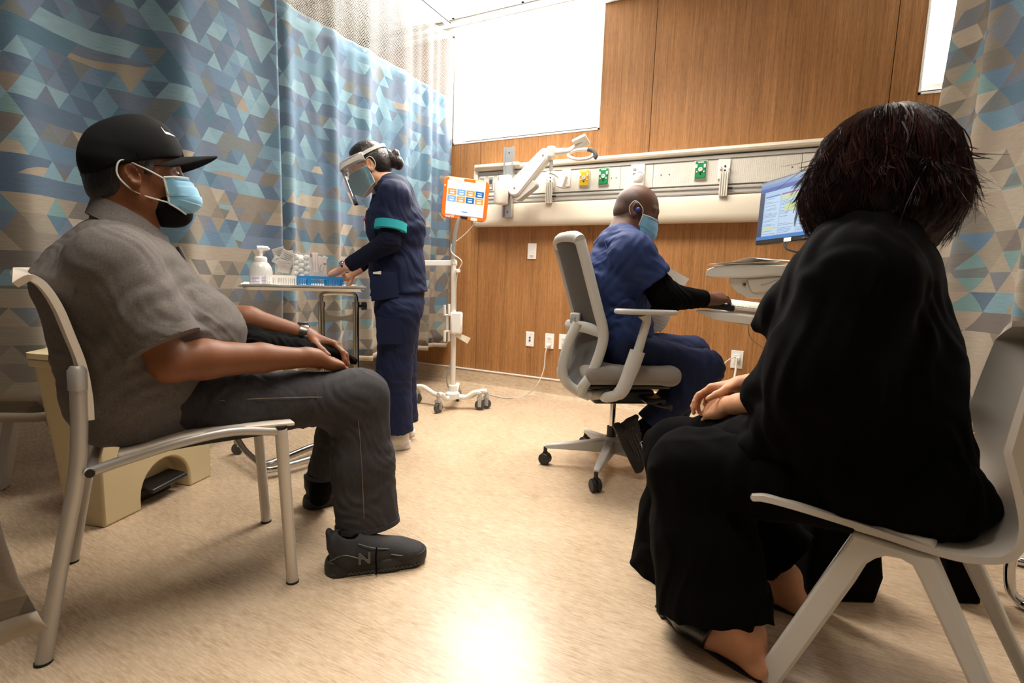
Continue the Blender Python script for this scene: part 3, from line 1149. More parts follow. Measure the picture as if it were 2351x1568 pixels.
def duplex(lb, x, z):
    t = plate('power_outlet', lb, 'outlet', x, z, .076, .122)
    MB().box((x, WALL_Y - .008, z), (.036, .005, .070)).build('receptacle', M_OFFW, t, bevel=.002)
    for dz in (.020, -.020):
        for dx in (-.007, .007):
            MB().box((x + dx, WALL_Y - .0108, z + dz + .002), (.002, .0012, .009)).build('slot', M_DGREY, t)
        MB().box((x, WALL_Y - .0108, z + dz - .008), (.004, .0012, .004)).build('slot', M_DGREY, t)
    return t


duplex('white power outlet with the tablet stand cable plugged in', -1.552, .444)
duplex('white power outlet half hidden by the office chair back', -1.432, .447)
duplex('white power outlet with cords under the keyboard tray', -.171, .435)
M_CABLE = mat('white_cable', (206, 202, 192), .45)
M_CABLEG = mat('grey_cable', (150, 148, 142), .5)
# ------------------------------------------------------------------ tablet on its rolling stand
S = thing('tablet_stand', 'white rolling tablet stand on five castors beside the wood wall', 'stand', (-1.942, 2.955, 0))
hub = np.array([-1.945, 2.955, .10])
M_STW = mat('stand_white', (226, 222, 214), .35)
MB().lathe([(.05, -.02), (.05, .015), (.032, .03), (.03, .07), (.026, .075)], hub, 24).build('hub', M_STW, S)
casters = [onz(958, 925, 0), onz(1006, 948, 0), onz(1101, 941, 0), onz(1097, 906, 0), onz(1022, 900, 0)]
casters[4] = hub + unit(np.array([-.4, .9, 0])) * .24
casters[3] = hub + unit(np.array([.75, .55, 0])) * .24
for k, c in enumerate(casters):
    c = np.array([c[0], c[1], 0])
    d = c - np.array([hub[0], hub[1], 0])
    mid = hub + d * .45
    lg = MB().tube(curve_pts([hub, (mid[0], mid[1], .085), (hub[0] + d[0] * .8, hub[1] + d[1] * .8, .125), (c[0], c[1], .125)], 5), .017, 10).build('leg', M_STW, S)
    w = unit(np.array([-d[1], d[0], 0]))
    cs = MB()
    cs.tube([(c[0], c[1], .125), (c[0], c[1], .09)], .013, 12)
    cs.box((c[0], c[1], .083), (.030, .030, .02))
    for s in (-1, 1):
        q = c + w * .017 * s
        cs.hexa([q + np.array(v) for v in ((-.012, -.003, .025), (.012, -.003, .025), (.012, .003, .025), (-.012, .003, .025), (-.014, -.003, .085), (.014, -.003, .085), (.014, .003, .085), (-.014, .003, .085))])
    co = cs.build('castor', M_GREYP, S)
    axis = Matrix(((d[0], 0, w[0]), (d[1], 0, w[1]), (0, 0, 0))) if False else None
    R = frame((0, 0, 0), unit(d), z=w).to_3x3()
    MB().lathe([(.012, -.011), (.034, -.011), (.036, -.007), (.036, .007), (.034, .011), (.012, .011)], (c[0], c[1], .036), 20, R).build('wheel', M_DGREY, co)
TS = Plane((-1.95, 2.95), (.56, -.83))
MB().tube([hub, TS(1041, 800), TS(1041, 604)], .018, 14).build('pole', M_STW, S)
MB().tube([TS(1041, 606), TS(1041, 596)], .022, 14).build('clamp', M_STW, S)
MB().tube(curve_pts([TS(1041, 604), TS(1041, 580), TS(1044, 545), TS(1051, 512), TS(1056, 500)], 6), .013, 12).build('gooseneck', M_ALU, S)
a, c = TS(1046, 604), TS(968, 604)
MB().prism([a + np.array([0, -.014, -.018]), c + np.array([0, -.014, -.018]), c + np.array([0, -.014, .018]), a + np.array([0, -.014, .018])], (.006, .028, 0)).build('side_arm', M_STW, S, bevel=.004)
bk = TS(1048, 741, .03)
MB().box(bk, (.082, .05, .15), Matrix.Rotation(.5, 3, 'Z')).build('power_brick', M_WHITEP, S, bevel=.012)
hk = MB()
for px, y0, y1 in ((1021, 700, 724), (1031, 698, 724), (1021, 760, 784), (1031, 760, 783)):
    hk.tube([TS(px, y0, .02), TS(px, y1, .02)], .009, 8)
hk.tube([TS(1021, 723, .02), TS(1040, 724, .01)], .006, 8).tube([TS(1021, 761, .02), TS(1040, 760, .01)], .006, 8).tube([TS(1027, 724, .01), TS(1027, 760, .01)], .010, 8)
hk.build('cable_hooks', M_OFFW, S)
lt = [TS(1043, 771, .03), TS(1052, 764, .03), TS(1080, 776, .04), TS(1073, 789, .04)]
MB().prism(lt, (.001, .001, 0)).build('paper_tag', mat('tag_paper', (226, 216, 196), .7), S)
MB().tube(curve_pts([TS(1036, 560, .03), TS(1037, 580, .03), TS(1060, 600, .04), TS(1052, 622, .03), TS(1047, 650, .03), TS(1046, 712, .03)], 7), .004, 8).build('cable', M_CABLE, S)
MB().tube(curve_pts([TS(1092, 510, -.02), TS(1070, 535, -.01), TS(1045, 556, .0)], 6), .0022, 6).build('thin_cable', M_CABLE, S)
MB().lathe([(.004, 0), (.018, .006), (.018, .02), (.004, .026)], TS(1051, 622, .03) - np.array([0, 0, .013]), 14).build('cable_clip', M_WHITEP, S)
MB().tube(curve_pts([TS(1043, 790, .0), TS(1044, 815, 0), TS(1028, 850, 0), (hub[0] - .06, hub[1] + .02, .17), (hub[0] - .05, hub[1] + .1, .05)], 7), .005, 8).build('cord', M_CABLEG, S)

pl = WP(1258, 793, 3.71)
cp = [(pl[0], 3.70, pl[2]), WP(1252, 812, 3.68), WP(1248, 850, 3.66), WP(1232, 885, 3.62)]
cp += [onz(1205, 908, .006), onz(1170, 914, .006), onz(1140, 910, .006), onz(1110, 902, .006), onz(1080, 900, .006)]
pc = MB().tube(curve_pts(cp, 8), .0045, 8).build('power_cord', M_CABLE, S)
RXP = Matrix.Rotation(math.radians(90), 3, 'X')
MB().lathe([(.011, 0), (.016, .004), (.016, .03), (.008, .04)], (pl[0], WALL_Y - .012, pl[2]), 14, RXP).build('plug', M_WHITEP, pc)
tl, tr_, bl = TS(1022, 403), TS(1127, 417), TS(1010, 498)
cx = (tr_ + bl) / 2
ex, ey = unit(tr_ - tl), unit(tl - bl)
TM = frame(cx, ex, ey)
w2, h2 = np.linalg.norm(tr_ - tl) / 2, np.linalg.norm(tl - bl) / 2
TB = thing('tablet', 'tablet in an orange case showing coloured language tiles, atop the stand', 'tablet', tuple(cx))
M_ORANGE = mat('orange_case', (236, 112, 28), .4)


def rrect(w, h, r, z, n=5):
    out = []
    for sx, sy, a0 in ((1, 1, 0), (-1, 1, 90), (-1, -1, 180), (1, -1, 270)):
        for k in range(n + 1):
            a = math.radians(a0 + 90 * k / n)
            out.append((sx * (w - r) + r * math.cos(a), sy * (h - r) + r * math.sin(a), z))
    return out


MB(TM).prism(rrect(w2, h2, .035, -.020), (0, 0, .022)).build('case', M_ORANGE, TB, bevel=.004)
sw, sh = w2 * .80, h2 * .79
MB(TM).prism(rrect(sw + .005, sh + .005, .006, .0015), (0, 0, .0016)).build('bezel', M_OFFW, TB)


def emissive(name, rgb, s=1.0):
    return mat(name, (10, 10, 10), .3, emit=(rgb, s * .42))


M_SCRW = emissive('screen_white', (238, 246, 255), 1.25)
MB(TM).prism(rrect(sw, sh, .004, .0030), (0, 0, .0012)).build('screen', M_SCRW, TB)
so, sb1, sb2 = emissive('tile_orange', (250, 180, 70), 1), emissive('tile_light_blue', (150, 195, 235), 1), emissive('tile_blue', (56, 118, 186), 1)
tiles = [so, sb1, so, sb2, sb1, so, sb2, so]
for k in range(8):
    cx_, cy_ = (-.75 + .5 * (k % 4)) * sw, (.36 if k < 4 else -.06) * sh
    tt = MB(TM).box((cx_, cy_, .0045), (sw * .46, sh * .38, .0008)).build('language_tile', tiles[k], TB)
    MB(TM).prism([(x + cx_, y + cy_ - sh * .07, z) for x, y, z in rrect(sw * .12, sh * .045, sh * .04, .0051)], (0, 0, .0005)).build('button', M_SCRW, tt)
    MB(TM).box((cx_, cy_ + sh * .07, .0052), (sw * .24, sh * .035, .0005)).build('caption', M_SCRW, tt)
MB(TM).box((0, -sh * .8, .0045), (sw * .30, sh * .05, .0008)).build('footer_mark', sb2, TB)
text_mesh('maker_name', 'martti', .024, TM @ Matrix.Translation((-w2 * .62, -h2 * .89, .0024)), M_WHITEP, TB, weight=.0006)
for x, y, w in ((-w2 * .45, h2 * .9, .10), (w2 * .60, h2 * .88, .07), (w2 * .45, -h2 * .92, .045)):
    MB(TM).box((x, y, .0026), (w, .019, .001)).build('paper_label', mat('label_paper', (240, 226, 206), .6), TB)
MB(TM).lathe([(.004, 0), (.006, .0005), (.006, .001)], (-w2 * .93, h2 * .55, .002), 14).build('home_button', M_OFFW, TB)
for sx in (-1, 1):
    MB(TM).box((sx * w2 * .985, -.02, -.008), (.006, .05, .012)).build('side_clip', M_BLACKP, TB, bevel=.001)
MB(TM).box((.0, -h2 * .90, .0028), (.05, .016, .003)).build('camera_slot', M_BLACKP, TB, bevel=.001)

# ------------------------------------------------------------------ instrument stand with tray
TPn = np.array([.79, -.61, 0])
TP = Plane((-2.02, 1.76), TPn)
TZ = .852
tl_, tr2 = TP(552, 650), TP(832, 660)
along = unit(np.array([tr2[0] - tl_[0], tr2[1] - tl_[1], 0]))
tc = (tl_ + tr2) / 2
tc[2] = TZ
half = np.linalg.norm((tr2 - tl_)[:2]) / 2
TRM = frame(tc, along, z=(0, 0, 1))
I = thing('instrument_stand', 'steel instrument stand with two uprights carrying the supply tray', 'stand', tuple(np.array([tc[0], tc[1], 0])))
up1, up2 = TP(738, 690), TP(817, 690)
for u in (up1, up2):
    MB().tube([(u[0], u[1], .05), (u[0], u[1], TZ - .09)], .0155, 14).build('upright', M_STEEL, I)
    MB().tube([(u[0], u[1], TZ - .095), (u[0], u[1], TZ - .07)], .018, 14).build('collar', M_STEEL, I)
lp = MB()
lp.tube(curve_pts([(up1[0], up1[1], TZ - .09), (up1[0], up1[1], TZ - .045)] + [tuple(up1 * .85 + up2 * .15)[:2] + (TZ - .028,), tuple(up1 * .15 + up2 * .85)[:2] + (TZ - .028,)] + [(up2[0], up2[1], TZ - .045), (up2[0], up2[1], TZ - .09)], 6), .011, 12)
lp.build('tray_loop', M_STEEL, I)
MB().grid(lambda u, v: up1 * (1 - u) + up2 * u + np.array([0, 0, -(up1 * (1 - u) + up2 * u)[2] + TZ - .125 - .055 * v - .018 * math.sin(math.pi * u) * (1 - 2 * v)]), 12, 3, .004).build('brace_plate', M_GREYP, I)
kb = MB()
kc = up2 + along * .040
for a in range(6):
    an = a * math.pi / 3
    kb.tube([(kc[0], kc[1], TZ - .09), tuple(np.array([kc[0], kc[1], TZ - .09]) + (TPn * math.cos(an) + np.array([0, 0, 1]) * math.sin(an)) * .020)], .010, 8)
kb.tube([(up2[0], up2[1], TZ - .09), (kc[0], kc[1], TZ - .09)], .007, 10)
kb.tube([tuple(np.array([kc[0], kc[1], TZ - .09]) - along * .012), tuple(np.array([kc[0], kc[1], TZ - .09]) + along * .012)], .022, 16)
kb.build('clamp_knob', M_BLACKP, I)
e1 = onz(600, 1068, .045)
MB().tube(curve_pts([(up1[0], up1[1], .05), up1 * np.array([1, 1, 0]) + np.array([0, 0, .045]) - along * .06, e1 + along * .06 - TPn * .03, e1, e1 + along * .06 + TPn * .06, up2 * np.array([1, 1, 0]) + np.array([.06, 0, .045]) - along * .05, (up2[0], up2[1], .05)], 8), .016, 12).build('base_loop', M_STEEL, I)
fc = onz(545, 1020, .05)
MB().tube(curve_pts([e1, (e1 + fc) / 2 + np.array([-.02, 0, .01]), fc + np.array([0, 0, .03])], 6), .014, 12).build('base_rail', M_STEEL, I)
for q in (fc, np.array([up2[0], up2[1], .05]) + along * .02, np.array([up1[0], up1[1], .05]) - TPn * .16):
    cs = MB().tube([(q[0], q[1], .085), (q[0], q[1], .05)], .010, 10).box((q[0], q[1], .055), (.026, .022, .03)).build('castor', M_STEEL, I)
    R = frame((0, 0, 0), along, z=TPn).to_3x3()
    MB().lathe([(.008, -.012), (.026, -.012), (.028, -.008), (.028, .008), (.026, .012), (.008, .012)], (q[0], q[1], .028), 18, R).build('wheel', M_DGREY, cs)
MB().tube([np.array([up1[0], up1[1], .05]), np.array([up1[0], up1[1], .06]) - TPn * .16], .012, 10).build('base_rail', M_STEEL, I)

tray = thing('supply_tray', 'shallow stainless tray holding supplies on the instrument stand', 'tray', tuple(tc))
HW = .19


def tray_pt(u, v):
    x = (u * 2 - 1)
    y = (v * 2 - 1)
    r = max(abs(x), abs(y))
    z = -.012 if r < .9 else -.012 + .018 * min(1, (r - .9) / .07)
    if r > .97:
        z = .006 - .004 * (r - .97) / .03
    return (x * half, y * HW, z)


MB(TRM).grid(tray_pt, 41, 41, .002).build('tray_pan', M_STEEL, tray)
M_PAPER = mat('white_paper', (236, 230, 220), .7)


def liner_pt(u, v):
    x, y = u * 2 - 1, v * 2 - 1
    r = max(abs(x), abs(y))
    z = -.0085 + (.022 * max(0, (r - .88) / .12) ** 1.2) + .0015 * math.sin(9 * x + 5 * y)
    return (x * half * .97, y * HW * .96, z)


tag(MB(TRM).grid(liner_pt, 30, 24, .0006).build('paper_liner', M_PAPER), 'white paper sheet lining the supply tray', 'paper')
TB0 = TZ - .0075


def tray_at(px, off):
    p = TP(px, 650, off)
    return np.array([p[0], p[1], TB0])


# hand-wash pump bottle
pb = tray_at(600, .03)
B = thing('pump_bottle', 'clear round pump bottle of hand sanitiser, left end of the tray', 'bottle', tuple(pb))
M_BOTTLE = mat('bottle_plastic', (206, 205, 203), .22, spec=.6)
MB().lathe([(.0, .001), (.044, .001), (.049, .006), (.050, .05), (.049, .078), (.044, .098), (.034, .114), (.024, .122)], pb, 32).build('body', M_BOTTLE, B)
MB().lathe([(.026, .118), (.027, .122), (.027, .138), (.022, .144), (.010, .146)], pb, 28).build('collar', M_WHITEP, B)
MB().lathe([(.0085, .144), (.0085, .165), (.011, .167), (.011, .176), (.008, .178)], pb, 18).build('pump_stem', M_WHITEP, B)
hx = along
MB().tube(curve_pts([pb + np.array([0, 0, .182]) - hx * .014, pb + np.array([0, 0, .183]) + hx * .01, pb + np.array([0, 0, .182]) + hx * .030, pb + np.array([0, 0, .177]) + hx * .036], 5), [.011] * 6 + [.010] * 5 + [.006] * 5, 12).build('pump_head', M_WHITEP, B)
M_LAV = mat('lavender_print', (150, 146, 190), .5)
lab = MB().grid(lambda u, v: pb + np.array([0, 0, .008 + .048 * v]) + (unit(TPn) * math.cos((u - .45) * 2.2) + along * math.sin((u - .45) * 2.2)) * .0506, 14, 2, .0004).build('label', mat('bottle_label', (226, 224, 230), .5), B)
for k in range(2):
    for r in range(6):
        a0 = (-.40 + k * .42)
        MB().grid(lambda u, v: pb + np.array([0, 0, .014 + r * .0068 + .0035 * v]) + (unit(TPn) * math.cos((a0 + .34 * u * (1 if r % 3 else .6)) * 2.2) + along * math.sin((a0 + .34 * u * (1 if r % 3 else .6)) * 2.2)) * .0510, 6, 2, .0002).build('print_line', M_LAV, lab)


def basket(px0, px1, off0, off1, h, m, lb, flare=.006):
    a, c = tray_at(px0, off1), tray_at(px1, off1)
    L = np.linalg.norm(c - a)
    D = off1 - off0
    M = frame(a, along, z=(0, 0, 1))
    t = thing('basket', lb, 'basket', tuple(a))
    MB(M).box((L / 2, D / 2, .002), (L - .012, D - .012, .003)).build('floor', m, t)
    y0, y1 = 0, D
    for nm, p0, p1, nn in (('front_side', (0, 0), (L, 0), (0, -1)), ('back_side', (0, D), (L, D), (0, 1)), ('end_side', (0, 0), (0, D), (-1, 0)), ('end_side', (L, 0), (L, D), (1, 0))):
        p0, p1, nn = np.array(p0), np.array(p1), np.array(nn)
        ln = np.linalg.norm(p1 - p0)
        d = (p1 - p0) / ln
        s = MB(M)
        n = max(4, int(ln / .0075))

        def q(t_, z, o=0):
            p = p0 + d * t_ + nn * (flare * (z / h) - flare + o)
            return (p[0], p[1], z)
        for k in range(n + 1):
            x = ln * k / n
            s.hexa([q(x - .0016, .004), q(x + .0016, .004), q(x + .0016, .004, -.0016), q(x - .0016, .004, -.0016), q(x - .0016, h - .008), q(x + .0016, h - .008), q(x + .0016, h - .008, -.0016), q(x - .0016, h - .008, -.0016)])
        for z0, z1 in ((0, .007), (h - .012, h)):
            s.hexa([q(0, z0), q(ln, z0), q(ln, z0, -.002), q(0, z0, -.002), q(0, z1, .001), q(ln, z1, .001), q(ln, z1, -.002), q(0, z1, -.002)])
        m0 = int(n * .3)
        for x0 in (ln * .22, ln * .62):
            if ln > .12:
                s.hexa([q(x0, .004), q(x0 + .016, .004), q(x0 + .016, .004, -.0016), q(x0, .004, -.0016), q(x0, h - .008), q(x0 + .016, h - .008), q(x0 + .016, h - .008, -.0016), q(x0, h - .008, -.0016)])
        s.build(nm, m, t)
    return a, L, D


M_BBLUE = mat('bright_blue_plastic', (14, 124, 190), .4)
a_, L_, D_ = basket(612, 682, -.05, .09, .062, M_WHITEP, 'white slotted basket between the pump bottle and the blue basket')
basket(682, 788, -.01, .10, .062, M_BBLUE, 'bright blue slotted basket under the nurse\'s hands')
M_CLEAR = NT('clear_acrylic')
M_CLEAR.b.inputs['Base Color'].default_value = (.95, .95, .95, 1)
M_CLEAR.b.inputs['Roughness'].default_value = .08
_tr = M_CLEAR.n('ShaderNodeBsdfTransparent')
_ms = M_CLEAR.n('ShaderNodeMixShader')
_ms.inputs[0].default_value = .88
M_CLEAR.t.links.new(M_CLEAR.b.outputs[0], _ms.inputs[1])
M_CLEAR.t.links.new(_tr.outputs[0], _ms.inputs[2])
M_CLEAR.t.links.new(_ms.outputs[0], M_CLEAR.t.nodes['Material Output'].inputs['Surface'])
M_CLEAR = M_CLEAR.m


def clear_box(px0, px1, off0, off1, z0, z1, lb, name='clear_container'):
    a, c = tray_at(px0, off1), tray_at(px1, off1)
    L, D = np.linalg.norm(c - a), off1 - off0
    M = frame(a, along, z=(0, 0, 1))
    t = thing(name, lb, 'container', tuple(a))
    s = MB(M)
    w = .0018
    s.box((L / 2, D / 2, z0 + w / 2), (L, D, w))
    s.box((L / 2, 0, (z0 + z1) / 2), (L, w, z1 - z0)).box((L / 2, D, (z0 + z1) / 2), (L, w, z1 - z0))
    s.box((0, D / 2, (z0 + z1) / 2), (w, D, z1 - z0)).box((L, D / 2, (z0 + z1) / 2), (w, D, z1 - z0))
    s.build('walls', M_CLEAR, t)
    s = MB(M)
    for x, y in ((0, 0), (L, 0)):
        s.box((x, y, (z0 + z1) / 2), (.003, .003, z1 - z0))
    s.box((L / 2, 0, z1), (L, .003, .003)).box((0, D / 2, z1), (.003, D, .003)).box((L, D / 2, z1), (.003, D, .003))
    s.build('edge', mat('acrylic_edge', (226, 222, 214), .15), t)
    return t, M, L, D


_t, _M, _L, _D = clear_box(634, 671, -.10, -.02, .004, .145, 'clear container of wipe packets behind the white basket')
M_FOIL = mat('packet_foil', (205, 203, 198), .35, .25)
M_PACKP = mat('packet_print', (120, 120, 122), .5)
M_PINKP = mat('pink_print', (226, 168, 158), .5)
pk = [(642, 583, -18, 24, .0), (659, 594, 24, 28, .03), (646, 604, -38, 18, .02), (652, 612, 10, 24, .028), (668, 606, 40, 18, .012), (637, 598, -60, 16, .01), (664, 586, -8, 18, -.01)]
for k, (px, py, rot, s, of) in enumerate(pk):
    p = TP(px, py, -.035 + of)
    M = frame(p, along, z=unit(TPn + np.array([0, 0, .15 * (k % 3 - 1)]))) @ Matrix.Rotation(math.radians(-rot), 4, 'Z')
    h_ = s * TP.mpp(px, py) * .55
    where = ['topmost, leaning left', 'large one in front, tilted right', 'edge-on one at the left', 'lowest one with pink print', 'small one at the right edge', 'steeply tilted one far left', 'half hidden one at the back'][k]
    t = thing('wipe_packet', 'square foil wipe packet in the clear container, %s' % where, 'packet', tuple(p), group='foil wipe packets')
    pr = MB(M)
    pr.prism([(-h_, -h_ * 1.1, 0), (h_, -h_ * 1.1, 0), (h_, h_ * 1.1, 0), (-h_, h_ * 1.1, 0)], (0, 0, .0022))
    pr.build('sachet', M_FOIL, t, bevel=.0009)
    ln = MB(M)
    for r in range(5):
        ln.box((-h_ * .1 * (r % 2), h_ * (.6 - .28 * r), .0026), (h_ * 1.3 - h_ * .25 * (r % 3), h_ * .07, .0003))
    ln.build('print', M_PACKP if k != 3 else M_PINKP, t)
_t, _M, _L, _D = clear_box(674, 712, -.09, .0, .045, .168, 'clear container of cotton balls in the middle of the tray')
MB(_M).lathe([(.012, .168), (.014, .17), (.014, .178), (.012, .18)], (_L * .3, _D * .5, 0), 16).build('lid_knob', M_CLEAR, _t)
M_COTTON = mat('cotton', (246, 242, 232), .95, bump=(160, .6, (1, 1, 1), .003))
for k in range(24):
    x, y, z = (k % 3 + .5) / 3 * _L, (.2 if k % 2 else .6) * _D, .060 + (k // 3) * .0130
    c = _M @ Vector((x + rng.uniform(-.004, .004), y, z))
    prm = [ell(c, (.0155 + rng.uniform(-.002, .003), .015, .0135))]
    me_o = skin_mesh('cotton_ball', prm, .003, folds([((1, .3, .2), .011, 1), ((.2, 1, .5), .013, 1)], .0006), M_COTTON, None, marg=.004)
    tag(me_o, 'white cotton ball in the clear container', 'cotton ball', 'cotton balls in the container')
_t, _M, _L, _D = clear_box(714, 750, -.08, .0, .045, .150, 'clear container of adhesive bandages at the right of the cotton')
ck = [(724, 602, -2, 11, 22), (732, 606, 14, 8, 18), (741, 604, 22, 9, 17), (736, 612, 4, 6, 16), (746, 615, 0, 5, 16)]
for k, (px, py, rot, w, h) in enumerate(ck):
    p = TP(px, py, -.02 - .008 * k if k != 4 else -.004)
    mpp = TP.mpp(px, py)
    M = frame(p, along, z=unit(TPn)) @ Matrix.Rotation(math.radians(-rot), 4, 'Z')
    where = ['upright, leftmost', 'leaning, second from the left', 'tilted most to the right', 'short, lower middle', 'dark topped, rightmost'][k]
    t = thing('bandage_packet', 'wrapped bandage packet in the clear container, %s' % where, 'packet', tuple(p), group='wrapped bandages')
    MB(M).box((0, 0, 0), (w * 2 * mpp * .62, h * 2 * mpp, .002)).build('wrapper', M_PAPER, t, bevel=.0007)
    ln = MB(M)
    for r in range(3):
        ln.box((w * mpp * (.5 * r - .5), 0, .0012), (w * mpp * .16, h * mpp * 1.7, .0003))
    ln.build('print', M_PINKP, t)
    if k == 4:
        MB(M).box((0, h * mpp * .55, .0013), (w * 2 * mpp * .62, h * mpp * .2, .0005)).build('band', M_DGREY, t)

# ------------------------------------------------------------------ pedal bin
M_BEIGE = mat('beige_plastic', (205, 188, 148), .45, bump=(1200, .05))
fw, fq = unit(np.array([-.287, .957, 0])), unit(np.array([-.957, -.287, 0]))
c0 = onz(240, 1213, 0)
bo = c0 - np.array([0, 0, 0])
BN = thing('pedal_bin', 'tall beige step-on waste bin with arched pedal recess behind the left chair', 'waste bin', tuple(bo))
BM = frame(bo, fw, z=(0, 0, 1))     # x along the front, y towards the back
W_, Dp = .50, .20
H_ = .625


def rr_ring(x0, x1, y0, y1, z, r, n=4):
    out = []
    for cx_, cy_, a0 in ((x1 - r, y1 - r, 0), (x0 + r, y1 - r, 90), (x0 + r, y0 + r, 180), (x1 - r, y0 + r, 270)):
        for k in range(n + 1):
            a = math.radians(a0 + 90 * k / n)
            out.append((cx_ + r * math.cos(a), cy_ + r * math.sin(a), z))
    return out


def loft(mb, rings, caps=True):
    n = len(rings[0])
    vs = [p for r in rings for p in r]
    fs = [(i * n + k, i * n + (k + 1) % n, (i + 1) * n + (k + 1) % n, (i + 1) * n + k) for i in range(len(rings) - 1) for k in range(n)]
    if caps:
        fs += [tuple(range(n - 1, -1, -1)), tuple((len(rings) - 1) * n + k for k in range(n))]
    return mb.add(vs, fs, True)


loft(MB(BM), [rr_ring(.02, W_ - .02, .075, Dp, 0, .03), rr_ring(.0, W_, .075, Dp + .005, .22, .03), rr_ring(-.03, W_ + .03, .0, Dp + .015, .50, .03), rr_ring(-.035, W_ + .035, -.005, Dp + .02, .575, .03)]).build('body', M_BEIGE, BN, angle=50)
loft(MB(BM), [rr_ring(-.05, W_ + .05, -.02, Dp + .028, .575, .035), rr_ring(-.05, W_ + .05, -.02, Dp + .028, .60, .035)]).build('rim', M_BEIGE, BN, bevel=.004)
loft(MB(BM), [rr_ring(-.056, W_ + .056, -.026, Dp + .03, .603, .04), rr_ring(-.056, W_ + .056, -.026, Dp + .03, .622, .04), rr_ring(-.02, W_ + .02, .01, Dp + .0, .632, .04), rr_ring(.0, W_, .03, Dp - .02, .652, .04), rr_ring(.04, W_ - .04, .07, Dp - .06, .658, .04)]).build('lid', M_BEIGE, BN, angle=40)
# foot shroud with arched opening
ar, ac = .115, .265
out = [(0.0, 0), (0.0, .27), (.01, .30), (W_ - .01, .30), (W_, .27), (W_, 0), (ac + ar, 0)]
for k in range(13):
    a = math.pi * k / 12
    out.append((ac + ar * math.cos(a), .045 + ar * math.sin(a) * 1.05))
out += [(ac - ar, 0)]
MB(BM).prism([(x, .0, z) for x, z in out], (0, .085, 0)).build('foot_shroud', M_BEIGE, BN, bevel=.008)
MB(BM).prism([(ac - .085, -.02, .05), (ac + .085, -.02, .06), (ac + .085, -.02, .078), (ac - .085, -.02, .068)], (0, .09, .01)).build('pedal', M_BLACKP, BN, bevel=.006)
MB(BM).box((ac, .07, .04), (.16, .012, .08)).build('recess_back', M_BLACKP, BN)

# ------------------------------------------------------------------ stacking chair of the man in the cap
Rt = np.array([.882, -.472, 0])
p0 = onz(100, 1522, 0)
CN = Plane(p0, Rt)
M_FRAME = mat('silver_frame', (182, 178, 172), .42, .55)
M_FRAME2 = mat('pale_frame', (214, 208, 198), .4, .2)
M_SHELLW = mat('warm_white_shell', (222, 210, 194), .38)
CH = thing('stacking_chair', 'silver legged stacking chair with thin white seat under the man in the cap', 'chair', tuple(p0))
CWID = .50
rn = [p0, CN(140, 1290), CN(175, 1100), CN(182, 990), CN(180, 900), CN(178, 850)]
rail_h = .0


def tube_obj(pts, r, m, nm, root, n=14, **k):
    return MB().tube(pts, r, n, **k).build(nm, m, root)


for off, tag_ in ((0, 'n'), (-CWID, 'f')):
    o = Rt * off
    lg = tube_obj([p + o for p in curve_pts(rn, 5)], .0165, M_FRAME, 'leg', CH)
    tube_obj([p + o for p in (CN(179, 895), CN(177, 850), CN(176, 840))], [.0185, .0185, .012], M_FRAME, 'collar', lg)
    MB().tube([p0 + o - np.array([0, 0, 0]), p0 + o + np.array([0, 0, .006])], .018, 12).build('glide', M_RUBBER, lg)
fn = onz(672, 1336, 0)
ft = CN(645, 984)
for off in (0.0, -.445):
    o = Rt * off
    lg = tube_obj([fn + o, ft + o], .0165, M_FRAME2, 'leg', CH)
    MB().tube([fn + o, fn + o + np.array([0, 0, .006])], .018, 12).build('glide', M_RUBBER, lg)
    MB().tube([ft + o, ft + o + np.array([0, 0, .008])], .0155, 12).build('end_cap', M_BLACKP, lg)
ra, rb = CN(208, 1083), CN(636, 990)
for off in (0.0, -.46):
    o = Rt * off
    rl = tube_obj([p + o for p in curve_pts([ra + np.array([-.01, -.02, 0]), ra, CN(290, 1055), CN(430, 1012), CN(540, 990), rb], 6)], .0125, M_FRAME, 'side_rail', CH)
    MB().tube([ra + o + Rt * .004, ra + o + Rt * .016], .010, 10).build('end_cap', M_BLACKP, rl)
MB().tube([rb - Rt * .0, rb - Rt * .445], .012, 12).build('cross_rail', M_FRAME, CH)
MB().tube([ra - Rt * .0, ra - Rt * .46], .012, 12).build('cross_rail', M_FRAME, CH)
seat_prof = curve_pts([CN(270, 1046), CN(330, 1030), CN(430, 1003), CN(540, 985), CN(640, 975), CN(676, 972)], 5)


def seat_fn(u, v):
    i = u * (len(seat_prof) - 1)
    k = min(int(i), len(seat_prof) - 2)
    p = seat_prof[k] * (1 - (i - k)) + seat_prof[k + 1] * (i - k)
    dip = -.012 * math.sin(math.pi * v)
    inset = .02 * (abs(2 * v - 1) ** 8) * (1 if u < .1 or u > .9 else 0)
    return p - Rt * (.46 * v - .005) + np.array([0, 0, dip])


MB().grid(seat_fn, 28, 16, .010).build('seat', M_SHELLW, CH, bevel=.003)
MB().grid(lambda u, v: seat_fn(.16 + .78 * u, .06 + .88 * v) + np.array([0, 0, -.016 - .012 * math.sin(math.pi * u)]), 16, 8, .012).build('under_pad', M_BLACKP, CH)
back_prof = curve_pts([CN(32, 622), CN(64, 634), CN(100, 655), CN(135, 705), CN(165, 775), CN(190, 840), CN(204, 910), CN(208, 965)], 6)


def back_fn(u, v):
    i = u * (len(back_prof) - 1)
    k = min(int(i), len(back_prof) - 2)
    p = back_prof[k] * (1 - (i - k)) + back_prof[k + 1] * (i - k)
    bow = .035 * math.sin(math.pi * v)
    rnd = .03 * (abs(2 * v - 1) ** 6) * max(0, 1 - u * 6)
    return p - Rt * (CWID * v) - unit(np.array([.472, .882, 0])) * bow + np.array([0, 0, -rnd])


MB().grid(back_fn, 40, 20, .015).build('backrest', M_SHELLW, CH, bevel=.005, seg=3)

